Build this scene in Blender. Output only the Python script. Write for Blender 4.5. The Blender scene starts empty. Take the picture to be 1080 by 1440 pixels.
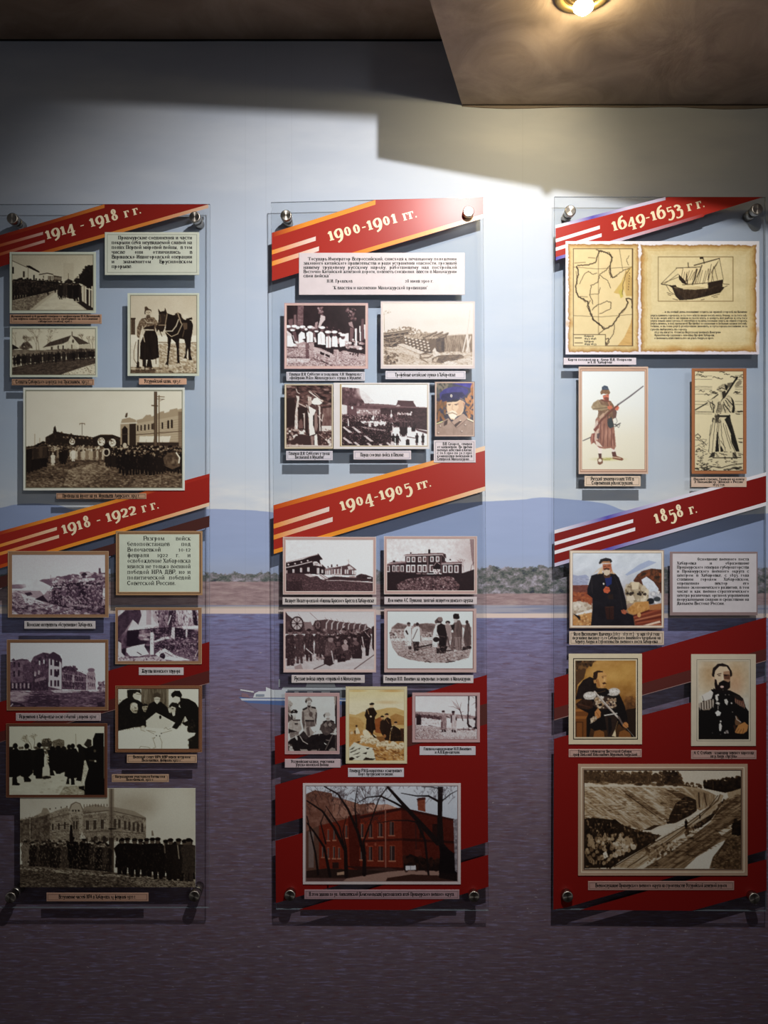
import bpy, math
import numpy as np
from mathutils import Vector

# ---------------------------------------------------------------- frame of the place
# wall in the plane y = 0, the viewer stands 1.8 m in front of it (negative y), eye height 1.6 m, z up
DIST, EYE, FPX = 1.8, 1.6, 1080.0
PX = DIST / FPX                       # metres on the wall for one pixel of the 1080 x 1440 photograph
scn = bpy.context.scene
COL = scn.collection

# ---------------------------------------------------------------- camera
cd = bpy.data.cameras.new('camera'); cam = bpy.data.objects.new('camera', cd); COL.objects.link(cam)
cam.location = (0, -DIST, EYE); cam.rotation_euler = (math.pi / 2, 0, 0)
cd.sensor_fit = 'VERTICAL'; cd.sensor_height = 36.0; cd.lens = 36.0 * FPX / 1440.0; cd.clip_start = .02
scn.camera = cam

# ---------------------------------------------------------------- view, world, lamps
scn.view_settings.view_transform = 'Standard'; scn.view_settings.look = 'None'
scn.view_settings.gamma = 1.0; scn.view_settings.use_curve_mapping = False
scn.view_settings.exposure = 0.0
w = bpy.data.worlds.new('room_air'); scn.world = w; w.use_nodes = True
bgn = w.node_tree.nodes['Background']; bgn.inputs[0].default_value = (.96, .95, .98, 1); bgn.inputs[1].default_value = .085

LAMP = Vector((.32, -1.40, EYE + 1.27))
ld = bpy.data.lights.new('track_spot_lamp', 'SPOT'); lo = bpy.data.objects.new('track_spot_lamp', ld); COL.objects.link(lo)
lo.location = LAMP; ld.energy = 124; ld.color = (1.0, .985, .96); ld.shadow_soft_size = .016
ld.spot_size = math.radians(80); ld.spot_blend = 1.0
lo.rotation_euler = (Vector((.10, 0, EYE + .20)) - LAMP).to_track_quat('-Z', 'Y').to_euler()

# added fill spot behind the viewer, no lamp known there; lightens the shadows
l2 = bpy.data.lights.new('added_fill_spot', 'SPOT'); o2 = bpy.data.objects.new('added_fill_spot', l2); COL.objects.link(o2)
o2.location = (.88, -3.2, 2.25); l2.energy = 74; l2.color = (1.0, .98, .97); l2.shadow_soft_size = .11
l2.spot_size = math.radians(38); l2.spot_blend = 1.0
o2.rotation_euler = (Vector((.05, 0, 1.64)) - o2.location).to_track_quat('-Z', 'Y').to_euler()

# ---------------------------------------------------------------- helpers
def lin(c):
    """display colour 0..255 -> linear"""
    c = np.asarray(c, float) / 255.
    return np.where(c <= .04045, c / 12.92, ((c + .055) / 1.055) ** 2.4)

def WX(px, d=0.): return (px - 540.) / FPX * (DIST - d)
def WZ(py, d=0.): return EYE + (720. - py) / FPX * (DIST - d)

MATS = {}
def mat(name, col, rough=.5, metal=0., spec=.4, var=.04, scale=60., coat=0.):
    """painted / printed surface with a little procedural unevenness"""
    if name in MATS: return MATS[name]
    m = bpy.data.materials.new(name); m.use_nodes = True; nt = m.node_tree; b = nt.nodes['Principled BSDF']
    c = lin(col)
    tc = nt.nodes.new('ShaderNodeTexCoord'); n = nt.nodes.new('ShaderNodeTexNoise'); n.inputs['Scale'].default_value = scale; n.inputs['Detail'].default_value = 4
    nt.links.new(tc.outputs['Object'], n.inputs['Vector'])
    mx = nt.nodes.new('ShaderNodeMix'); mx.data_type = 'RGBA'
    mx.inputs[6].default_value = (*np.clip(c * (1 - var * 2), 0, 1), 1); mx.inputs[7].default_value = (*np.clip(c * (1 + var * 2), 0, 1), 1)
    nt.links.new(n.outputs[0], mx.inputs[0]); nt.links.new(mx.outputs[2], b.inputs['Base Color'])
    b.inputs['Roughness'].default_value = rough; b.inputs['Metallic'].default_value = metal; b.inputs['Specular IOR Level'].default_value = spec
    if coat: b.inputs['Coat Weight'].default_value = coat; b.inputs['Coat Roughness'].default_value = .12
    MATS[name] = m; return m

def print_mat(name, rough=.32, spec=.35, grain=.05):
    """ink on film: the colours laid down on the print, with fine paper grain"""
    if name in MATS: return MATS[name]
    m = bpy.data.materials.new(name); m.use_nodes = True; nt = m.node_tree; b = nt.nodes['Principled BSDF']
    a = nt.nodes.new('ShaderNodeAttribute'); a.attribute_name = 'ink'
    n = nt.nodes.new('ShaderNodeTexNoise'); n.inputs['Scale'].default_value = 900; n.inputs['Detail'].default_value = 2
    mp = nt.nodes.new('ShaderNodeMapRange'); mp.inputs[3].default_value = 1 - grain; mp.inputs[4].default_value = 1 + grain
    tc = nt.nodes.new('ShaderNodeTexCoord'); nt.links.new(tc.outputs['Object'], n.inputs['Vector'])
    nt.links.new(n.outputs[0], mp.inputs[0])
    mx = nt.nodes.new('ShaderNodeVectorMath'); mx.operation = 'SCALE'
    nt.links.new(a.outputs['Color'], mx.inputs[0]); nt.links.new(mp.outputs[0], mx.inputs[3]); nt.links.new(mx.outputs[0], b.inputs['Base Color'])
    b.inputs['Roughness'].default_value = rough; b.inputs['Specular IOR Level'].default_value = spec
    MATS[name] = m; return m

def mesh(name, V, F, m, parent=None, smooth=False, mi=None):
    me = bpy.data.meshes.new(name); me.from_pydata([tuple(map(float, v)) for v in V], [], [tuple(map(int, f)) for f in F])
    for q in (m if isinstance(m, (list, tuple)) else [m]): me.materials.append(q)
    if mi is not None: me.polygons.foreach_set('material_index', mi)
    if smooth: me.polygons.foreach_set('use_smooth', [True] * len(F))
    me.update()
    o = bpy.data.objects.new(name, me); COL.objects.link(o)
    if parent is not None:
        o.parent = parent
        pl = parent.matrix_basis.translation
        if parent.parent is not None: pl = pl + parent.parent.matrix_basis.translation
        me.transform(__import__('mathutils').Matrix.Translation(-pl))
    return o

def ink(o, cols):
    at = o.data.color_attributes.new('ink', 'FLOAT_COLOR', 'POINT')
    c = np.ones((len(o.data.vertices), 4), np.float32); c[:, :3] = cols
    at.data.foreach_set('color', c.ravel())

def thing(name, label, cat, loc, group=None):
    o = bpy.data.objects.new(name, None); o.empty_display_size = .05; COL.objects.link(o)
    o.location = loc; o['label'] = label; o['category'] = cat
    if group: o['group'] = group
    return o

def struct(o): o['kind'] = 'structure'; return o

def prism_y(poly, y0, y1):
    """polygon in x,z (counted as seen from the viewer) made into a slab from y0 (front, nearer the viewer) to y1"""
    n = len(poly)
    V = [(x, y0, z) for x, z in poly] + [(x, y1, z) for x, z in poly]
    F = [list(range(n)), list(range(2 * n - 1, n - 1, -1))] + [[i, i + n, (i + 1) % n + n, (i + 1) % n] for i in range(n)]
    return V, F

def prism_z(poly, z0, z1):
    n = len(poly)
    V = [(x, y, z0) for x, y in poly] + [(x, y, z1) for x, y in poly]
    F = [list(range(n - 1, -1, -1)), list(range(n, 2 * n))] + [[i, (i + 1) % n, (i + 1) % n + n, i + n] for i in range(n)]
    return V, F

def rect_px(l, t, r, b, d): return [(WX(l, d), WZ(b, d)), (WX(r, d), WZ(b, d)), (WX(r, d), WZ(t, d)), (WX(l, d), WZ(t, d))]

def plate(name, l, t, r, b, d0, d1, m, parent, bev=.0005):
    """thin rectangular plate standing from depth d0 to d1 in front of the wall, its front edges eased"""
    x0, x1, z0, z1 = WX(l, d1), WX(r, d1), WZ(b, d1), WZ(t, d1); e = min(bev, (d1 - d0) * .6)
    V = [(x0, -d0, z0), (x1, -d0, z0), (x1, -d0, z1), (x0, -d0, z1), (x0, -d1 + e, z0), (x1, -d1 + e, z0), (x1, -d1 + e, z1), (x0, -d1 + e, z1),
         (x0 + e, -d1, z0 + e), (x1 - e, -d1, z0 + e), (x1 - e, -d1, z1 - e), (x0 + e, -d1, z1 - e)]
    F = [[3, 2, 1, 0], [8, 9, 10, 11]]
    for i in range(4):
        j = (i + 1) % 4; F += [[i, j, 4 + j, 4 + i], [4 + i, 4 + j, 8 + j, 8 + i]]
    return mesh(name, V, F, m, parent)

def ring(name, R0, R1, d0, d1, m, parent):
    """rectangular border between R0 (outer) and R1 (inner), both (l,t,r,b) in photo pixels"""
    def q(R, d): return [(WX(R[0], d), WZ(R[3], d)), (WX(R[2], d), WZ(R[3], d)), (WX(R[2], d), WZ(R[1], d)), (WX(R[0], d), WZ(R[1], d))]
    a, b = q(R0, d1), q(R1, d1)
    V = [(x, -d0, z) for x, z in a] + [(x, -d1, z) for x, z in a] + [(x, -d1, z) for x, z in b] + [(x, -d0, z) for x, z in b]
    F = []
    for i in range(4):
        j = (i + 1) % 4
        for k in range(3): F.append([k * 4 + i, k * 4 + j, k * 4 + 4 + j, k * 4 + 4 + i])
    return mesh(name, V, F, m, parent)

def lathe_y(prof, n=28):
    """profile of (radius, y) turned about the y axis"""
    V, F = [], []
    for r, y in prof:
        for i in range(n): a = 2 * math.pi * i / n; V.append((r * math.cos(a), y, r * math.sin(a)))
    for k in range(len(prof) - 1):
        for i in range(n): j = (i + 1) % n; F.append([k * n + i, k * n + j, (k + 1) * n + j, (k + 1) * n + i])
    F.append(list(range(n))[::-1]); F.append([(len(prof) - 1) * n + i for i in range(n)])
    return V, F

def lathe_z(prof, n=32, cap0=True, cap1=True):
    V, F = [], []
    for r, z in prof:
        for i in range(n): a = 2 * math.pi * i / n; V.append((r * math.cos(a), r * math.sin(a), z))
    for k in range(len(prof) - 1):
        for i in range(n): j = (i + 1) % n; F.append([k * n + i, k * n + j, (k + 1) * n + j, (k + 1) * n + i])
    if cap0: F.append(list(range(n))[::-1])
    if cap1: F.append([(len(prof) - 1) * n + i for i in range(n)])
    return V, F
# ---------------------------------------------------------------- painter: flat prints (old photographs) as colour per vertex
_rt = np.random.RandomState(7).rand(256, 256)
def vnoise(x, y, seed=0):
    x = x + seed * 17.31; y = y + seed * 5.77
    xi = np.floor(x).astype(int); yi = np.floor(y).astype(int)
    fx = x - xi; fy = y - yi
    fx = fx * fx * (3 - 2 * fx); fy = fy * fy * (3 - 2 * fy)
    x0 = xi & 255; x1 = (xi + 1) & 255; y0 = yi & 255; y1 = (yi + 1) & 255
    return ((_rt[y0, x0] * (1 - fx) + _rt[y0, x1] * fx) * (1 - fy) + (_rt[y1, x0] * (1 - fx) + _rt[y1, x1] * fx) * fy)

def fnoise(x, y, seed=0, oc=3):
    s = 0; a = 1; t = 0
    for i in range(oc):
        s = s + a * vnoise(x * 2 ** i, y * 2 ** i, seed + i * 3); t += a; a *= .6
    return s / t

def pts(s):
    if isinstance(s, str):
        return np.array([[float(c) for c in q.split(',')] for q in s.split()])
    return np.array(s, float)

class Paint:
    """x, y are in the coordinates of a working grid; the rectangle (l,t,r,b) is the print; n samples per grid unit"""
    def __init__(s, l, t, r, b, k, rgb=False, seed=1, res=1.25):
        s.l, s.t = l, t
        s.g = 2 * res / k
        s.w = max(8, int(round((r - l) * s.g / 2))) * 2; s.h = max(8, int(round((b - t) * s.g / 2))) * 2
        s.sx = s.w / (r - l); s.sy = s.h / (b - t)
        s.c = 3 if rgb else 1
        s.b = np.ones((s.h, s.w, s.c)) * .8
        s.R = np.random.RandomState(seed); s.seed = seed
        s.r, s.bt = r, b
    def val(s, v):
        if isinstance(v, tuple): return np.array(v, float) / 255.
        return np.full(s.c, float(v))
    def put(s, y0, x0, m, v, a):
        m = m[..., None] * a
        q = s.b[y0:y0 + m.shape[0], x0:x0 + m.shape[1]]
        q += (s.val(v) - q) * m
    def mask(s, p):
        p = (pts(p) - [s.l, s.t]) * [s.sx, s.sy]
        x0 = max(0, int(p[:, 0].min()) - 1); x1 = min(s.w, int(p[:, 0].max()) + 2)
        y0 = max(0, int(p[:, 1].min()) - 1); y1 = min(s.h, int(p[:, 1].max()) + 2)
        if x1 <= x0 or y1 <= y0: return None
        W = x1 - x0
        acc = np.zeros((y1 - y0, W + 1), int)
        q = np.roll(p, -1, 0)
        for (ax, ay), (bx, by) in zip(p, q):
            if ay == by: continue
            lo, hi = (ay, by) if ay < by else (by, ay)
            r0 = max(y0, int(np.ceil(lo - .5))); r1 = min(y1, int(np.ceil(hi - .5)))
            if r1 <= r0: continue
            rr = np.arange(r0, r1)
            xx = ax + (rr + .5 - ay) * (bx - ax) / (by - ay)
            np.add.at(acc, (rr - y0, np.clip(np.ceil(xx - .5).astype(int) - x0, 0, W)), 1)
        return y0, x0, (np.cumsum(acc, 1)[:, :W] % 2).astype(float)
    def P(s, p, v, a=1.):
        m = s.mask(p)
        if m: s.put(m[0], m[1], m[2], v, a)
    def R4(s, x0, y0, x1, y1, v, a=1.):
        s.P([[x0, y0], [x1, y0], [x1, y1], [x0, y1]], v, a)
    def bg(s, *st):
        ys = (np.arange(s.h) + .5) / s.h
        n = len(st); k = np.linspace(0, 1, n)
        V = np.array([s.val(v) for v in st])
        for c in range(s.c): s.b[:, :, c] = np.interp(ys, k, V[:, c])[:, None]
    def L(s, p, w, v, a=1., w2=None):
        p = (pts(p) - [s.l, s.t]) * [s.sx, s.sy]; w = w * s.sx; w2 = w if w2 is None else w2 * s.sx
        n = len(p) - 1
        for i in range(n):
            (ax, ay), (bx, by) = p[i], p[i + 1]
            wa = w + (w2 - w) * i / n; wb = w + (w2 - w) * (i + 1) / n; mw = max(wa, wb) / 2 + 1.5
            x0 = max(0, int(min(ax, bx) - mw)); x1 = min(s.w, int(max(ax, bx) + mw) + 1)
            y0 = max(0, int(min(ay, by) - mw)); y1 = min(s.h, int(max(ay, by) + mw) + 1)
            if x1 <= x0 or y1 <= y0: continue
            X = np.arange(x0, x1) + .5; Y = (np.arange(y0, y1) + .5)[:, None]
            dx, dy = bx - ax, by - ay; q = dx * dx + dy * dy + 1e-9
            t = np.clip(((X - ax) * dx + (Y - ay) * dy) / q, 0, 1)
            d = np.hypot(X - ax - t * dx, Y - ay - t * dy)
            hw = (wa + (wb - wa) * t) / 2
            m = np.clip(hw - d + .5, 0, 1) * np.minimum(1, hw * 2)
            s.put(y0, x0, m, v, a)
    def E(s, cx, cy, rx, ry, v, a=1., rot=0, soft=0):
        cx = (cx - s.l) * s.sx; cy = (cy - s.t) * s.sy; rx *= s.sx; ry *= s.sy
        mr = max(rx, ry) * (1 + soft) + 2
        x0 = max(0, int(cx - mr)); x1 = min(s.w, int(cx + mr) + 1); y0 = max(0, int(cy - mr)); y1 = min(s.h, int(cy + mr) + 1)
        if x1 <= x0 or y1 <= y0: return
        X = np.arange(x0, x1) + .5 - cx; Y = (np.arange(y0, y1) + .5)[:, None] - cy
        if rot:
            c, n = math.cos(rot), math.sin(rot); X, Y = X * c + Y * n, -X * n + Y * c
        d = np.sqrt((X / rx) ** 2 + (Y / ry) ** 2)
        m = np.clip((1 + soft - d) / (2 * soft), 0, 1) if soft else np.clip((1 - d) * min(rx, ry) + .5, 0, 1)
        s.put(y0, x0, m, v, a)
    def N(s, p, amp, sx, sy=None, ang=0, seed=0, thr=None, v=0.):
        """noise: adds amp*(noise-.5); with thr paints v where noise > thr"""
        sy = sy or sx
        m = s.mask(p) if p is not None else (0, 0, np.ones((s.h, s.w)))
        if not m: return
        y0, x0, mm = m
        X = (np.arange(x0, x0 + mm.shape[1])[None] / s.sx); Y = (np.arange(y0, y0 + mm.shape[0])[:, None] / s.sy)
        c, n = math.cos(ang), math.sin(ang)
        z = fnoise((X * c + Y * n) / sx, (-X * n + Y * c) / sy, s.seed + seed)
        if thr is None:
            q = s.b[y0:y0 + mm.shape[0], x0:x0 + mm.shape[1]]
            q += (amp * (z - .5) * 2 * mm)[..., None]
            np.clip(q, 0, 1, out=q)
        else:
            s.put(y0, x0, mm * np.clip((z - thr) * 14, 0, 1), v, amp)
    def D(s, p, n, r0, r1, v0, v1, a=.9, asp=1., rot=0):
        """n random specks inside the polygon"""
        q = pts(p); m = s.mask(p)
        if not m: return
        y0, x0, mm = m
        ys, xs = np.nonzero(mm)
        if len(xs) == 0: return
        k = s.R.randint(0, len(xs), n)
        for i in k:
            r = s.R.uniform(r0, r1)
            v = s.R.uniform(v0, v1) if not isinstance(v0, tuple) else tuple(np.array(v0) + (np.array(v1) - np.array(v0)) * s.R.rand())
            s.E(s.l + (x0 + xs[i]) / s.sx, s.t + (y0 + ys[i]) / s.sy, r * asp, r, v, a, rot)
    def man(s, x, y, h, v=.1, w=.3, head=.35, hat=None, legs=True, lean=0, a=1.):
        """standing figure, feet at (x,y), height h"""
        hat = v if hat is None else hat
        W = w * h / 2; lx = lean * h
        if legs:
            s.P([[x - W * .55, y], [x - W * .5, y - .3 * h], [x + W * .5, y - .3 * h], [x + W * .6, y], [x + W * .15, y], [x, y - .25 * h], [x - W * .1, y]], v, a)
        yb = y - (.2 if legs else 0) * h
        s.P([[x - W * .85, yb], [x - W * .72 + lx * .5, y - .52 * h], [x - W + lx, y - .74 * h], [x - W * .6 + lx, y - .84 * h], [x + lx, y - .86 * h], [x + W * .6 + lx, y - .84 * h],
             [x + W + lx, y - .74 * h], [x + W * .75 + lx * .5, y - .5 * h], [x + W * .9, yb]], v, a)
        s.E(x + lx, y - .91 * h, .06 * h, .07 * h, head, a)
        if hat is not False:
            s.E(x + lx, y - .955 * h, .072 * h, .045 * h, hat, a)
    def crowd(s, x0, y0, x1, y1, n, h, v0=.05, v1=.2, w=.32, head=.4, jit=.3, h2=None, hat=None, legs=True):
        k = s.R.rand(n); k.sort()
        o = np.argsort(s.R.rand(n))
        for i in o:
            t = (i + s.R.uniform(-jit, jit) + .5) / n
            hh = (h + ((h2 or h) - h) * t) * s.R.uniform(.92, 1.06)
            v = s.R.uniform(v0, v1)
            s.man(x0 + (x1 - x0) * t, y0 + (y1 - y0) * t + s.R.uniform(-.03, .05) * hh, hh, v, w, s.R.uniform(head * .6, head * 1.3), hat if hat is not None else v * .7, legs)
    def tree(s, x, y, ln, ang, dep, w, v, spr=.45, a=.9):
        x2 = x + ln * math.sin(ang); y2 = y - ln * math.cos(ang)
        s.L([[x, y], [x2, y2]], w, v, a, w * .7)
        if dep > 0:
            for k in range(2 if s.R.rand() < .6 else 3):
                s.tree(x2, y2, ln * s.R.uniform(.6, .85), ang + s.R.uniform(-spr, spr) * 1.5, dep - 1, max(w * .62, .8 / s.sx), v, spr, a)
    def bush(s, p, v0, v1, r, n):
        s.D(p, n, r * .5, r, v0, v1, .85)
    def W(s, x0, y0, x1, y1, n, w, h, v, fr=None, fw=0, h2=None, w2=None, arch=False):
        for i in range(n):
            t = i / max(1, n - 1)
            x = x0 + (x1 - x0) * t; y = y0 + (y1 - y0) * t; hh = h + ((h2 or h) - h) * t; ww = w + ((w2 or w) - w) * t
            if fr is not None: s.R4(x - ww / 2 - fw, y - hh / 2 - fw, x + ww / 2 + fw, y + hh / 2 + fw, fr)
            s.R4(x - ww / 2, y - hh / 2, x + ww / 2, y + hh / 2, v)
            if arch: s.E(x, y - hh / 2, ww / 2, ww / 2, v)
    def fleck(s, p, v=.62, a=.75, sx=6, sy=9, thr=.6, seed=9):
        s.N(p, a, sx, sy, 0, seed, thr, v); s.N(p, a * .8, sx * .6, sy * .7, 0, seed + 5, thr + .02, .04)
    def soft(s, n=1):
        for i in range(n):
            p = np.pad(s.b, ((1, 1), (1, 1), (0, 0)), 'edge')
            s.b = (p[:-2, 1:-1] + p[2:, 1:-1] + p[1:-1, :-2] + p[1:-1, 2:] + 4 * p[1:-1, 1:-1]) / 8
    def out(s, ramp=None):
        b = s.b.reshape(s.h // 2, 2, s.w // 2, 2, s.c).mean((1, 3))
        if s.c == 1:
            R = np.array(ramp, float) / 255.
            g = np.clip(b[..., 0], 0, 1); g = g + .55 * (g * g * (3 - 2 * g) - g); k = np.linspace(0, 1, len(R))
            b = np.stack([np.interp(g, k, R[:, c]) for c in range(3)], -1)
        else: b = np.clip(b, 0, 1); b = b + .3 * (b * b * (3 - 2 * b) - b)
        return np.clip(b, 0, 1)
# ---------------------------------------------------------------- lettering: a bold serif cut from strokes (V stem, T thin, K thick, H bar, C curve, O bowl, S serif)
GL = {
 'а': '.86|C .1,.74 .25,.95 .5,.95 .62,.75;V .62 0 .8 b;C .62,.55 .3,.55 .1,.3 .22,.03 .48,.06 .62,.25',
 'б': '.96|O .48 .48 .38 .48;C .1,.6 .15,1.15 .5,1.3 .82,1.42', 'в': '.9|V .22 0 1;C .22,.97 .7,1 .7,.55 .25,.53;C .25,.53 .84,.52 .8,.02 .22,.03',
 'г': '.76|V .22 0 1;H .22 .94 .72;T .7,.98 .7,.68', 'д': '1|H 0 .06 .98;T .04,.06 .04,-.25;T .94,.06 .94,-.25;V .72 0 1 n;C .28,1 .28,.4 .12,.05;H .2 .95 .82',
 'е': '.86|C .12,.52 .76,.52 .7,.9 .42,.98 .1,.6 .16,.15 .5,.02 .8,.2', 'ж': '1.2|V .6 0 1;T .12,1 .6,.5;K .6,.5 1.08,0;T 1.08,1 .6,.5;K .6,.5 .12,0;S .1 1;S 1.1 1;S .1 0;S 1.1 0',
 'з': '.8|C .1,.8 .35,.98 .65,.82 .6,.58 .3,.52;C .3,.52 .78,.5 .7,.08 .35,.02 .08,.2', 'и': '1.06|V .22 0 1;V .84 0 1;T .24,.1 .82,.92',
 'й': '1.06|V .22 0 1;V .84 0 1;T .24,.1 .82,.92;C .32,1.4 .53,1.2 .74,1.4', 'к': '.94|V .22 0 1;T .28,.5 .78,1;K .34,.52 .86,0;S .8 1;S .88 0',
 'л': '1|V .78 0 1;C .32,1 .32,.4 .22,.06 .04,.06;H .25 .95 .8', 'м': '1.22|T .14,0 .2,1;K .2,1 .62,.08;T .62,.08 1.02,1;V 1.04 0 1;S .14 0;S .18 1',
 'н': '1.06|V .22 0 1;V .84 0 1;H .22 .5 .84', 'о': '.94|O .47 .5 .38 .5', 'п': '1.06|V .22 0 1;V .84 0 1;H .22 .94 .84', 'р': '1|V .22 -.45 1;O .56 .5 .34 .5',
 'с': '.84|C .78,.78 .5,.98 .13,.7 .13,.3 .5,.02 .8,.2', 'т': '.9|V .45 0 1;H .05 .94 .85;T .06,.98 .06,.7;T .84,.98 .84,.7', 'у': '.92|K .12,1 .5,.1;C .84,1 .4,-.2 .25,-.42 .06,-.36;S .12 1;S .84 1',
 'ф': '1.3|V .65 -.45 1.4;O .36 .5 .28 .48;O .94 .5 .28 .48', 'х': '.94|K .14,1 .8,0;T .8,1 .12,0;S .12 1;S .82 1;S .1 0;S .82 0', 'ц': '1.06|V .22 0 1;V .82 0 1;H .2 .05 1;T .98,.1 .98,-.25',
 'ч': '1|V .76 0 1;C .22,1 .22,.5 .45,.4 .76,.5;S .22 1', 'ш': '1.34|V .22 0 1;V .66 0 1;V 1.1 0 1;H .22 .05 1.1', 'щ': '1.42|V .22 0 1;V .66 0 1;V 1.1 0 1;H .22 .05 1.32;T 1.3,.1 1.3,-.25',
 'ъ': '1|V .4 0 1;H .05 .94 .4;T .06,.98 .06,.72;C .4,.55 .9,.55 .9,.02 .4,.03', 'ы': '1.2|V .2 0 1;C .2,.55 .66,.55 .66,.02 .2,.03;V 1 0 1', 'ь': '.86|V .22 0 1;C .22,.55 .8,.55 .8,.02 .22,.03',
 'э': '.86|C .1,.8 .4,.98 .76,.7 .76,.3 .4,.02 .08,.2;H .3 .5 .78', 'ю': '1.34|V .22 0 1;H .22 .5 .55;O .88 .5 .34 .5', 'я': '.94|V .7 0 1;C .7,.96 .2,.98 .16,.55 .7,.5;K .46,.5 .12,0;S .1 0',
 'ё': '.86|C .12,.52 .76,.52 .7,.9 .42,.98 .1,.6 .16,.15 .5,.02 .8,.2;O .25 1.3 .05 .05;O .62 1.3 .05 .05', 'ѣ': '1|V .4 0 1.35;H .08 .95 .8;C .4,.55 .9,.55 .9,.02 .4,.03',
 'А': '1.02|T .1,0 .5,1;K .5,1 .92,0;H .24 .34 .8;S .08 0;S .94 0', 'Б': '.9|V .22 0 1;H .22 .95 .76;T .76,.98 .76,.76;C .22,.55 .84,.55 .84,.02 .22,.03',
 'Е': '.86|V .22 0 1;H .22 .95 .76;T .76,.98 .76,.76;H .22 .5 .62;H .22 .05 .8;T .8,.02 .8,.27', 'Р': '.86|V .22 0 1;C .22,.97 .82,1 .82,.46 .22,.48', 'У': '.94|K .12,1 .52,.38;C .86,1 .46,.2 .3,.02 .1,.08;S .12 1;S .86 1',
 'Ф': '1.1|V .55 0 1;O .55 .52 .46 .33', 'С': '.9|C .8,.76 .5,.98 .13,.7 .13,.3 .5,.02 .82,.22', 'О': '1|O .5 .5 .42 .5', 'X': '.94|K .14,1 .8,0;T .8,1 .12,0', 'V': '.92|K .12,1 .46,0;T .82,1 .46,0;S .12 1;S .82 1', 'I': '.46|V .23 0 1',
 '0': '.98|O .49 .5 .4 .5', '1': '.68|V .36 0 1 b;T .08,.78 .36,1', '2': '.88|C .12,.76 .36,.98 .72,.82 .6,.45 .1,.08;H .1 .07 .82', '3': '.86|C .12,.84 .4,.98 .7,.72 .36,.4;C .36,.4 .82,.32 .74,-.25 .36,-.42 .06,-.32',
 '4': '1|T .64,1 .06,.1;H .04 .08 .96;V .66 -.42 1 b', '5': '.86|C .24,.52 .68,.56 .78,.02 .45,-.4 .08,-.34;T .24,1 .24,.5;H .22 .95 .76', '6': '.98|C .76,1.38 .34,1.15 .12,.6 .2,.12 .5,.02 .84,.3 .74,.78 .45,.86 .16,.6',
 '7': '.9|H .08 .94 .84;K .82,.95 .36,-.4;T .1,.98 .1,.74', '8': '.96|O .48 1.06 .31 .34;O .48 .38 .39 .38', '9': '.98|C .22,-.38 .64,-.15 .86,.4 .78,.88 .48,.98 .14,.7 .24,.22 .53,.14 .82,.4',
 '-': '.56|H .08 .46 .5', '–': '.8|H .08 .46 .74', '.': '.36|O .18 .1 .07 .07', ',': '.36|O .18 .1 .07 .07;T .22,.08 .12,-.25', ':': '.4|O .2 .1 .07 .07;O .2 .7 .07 .07', '"': '.5|T .14,1.4 .14,1.05;T .34,1.4 .34,1.05',
 '(': '.5|C .4,1.5 .14,1 .14,.2 .4,-.3', ')': '.5|C .1,1.5 .36,1 .36,.2 .1,-.3', '«': '.7|T .32,.85 .1,.5;T .1,.5 .32,.15;T .58,.85 .36,.5;T .36,.5 .58,.15', '»': '.7|T .1,.85 .32,.5;T .32,.5 .1,.15;T .36,.85 .58,.5;T .58,.5 .36,.15',
}
_GC = {}
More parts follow.
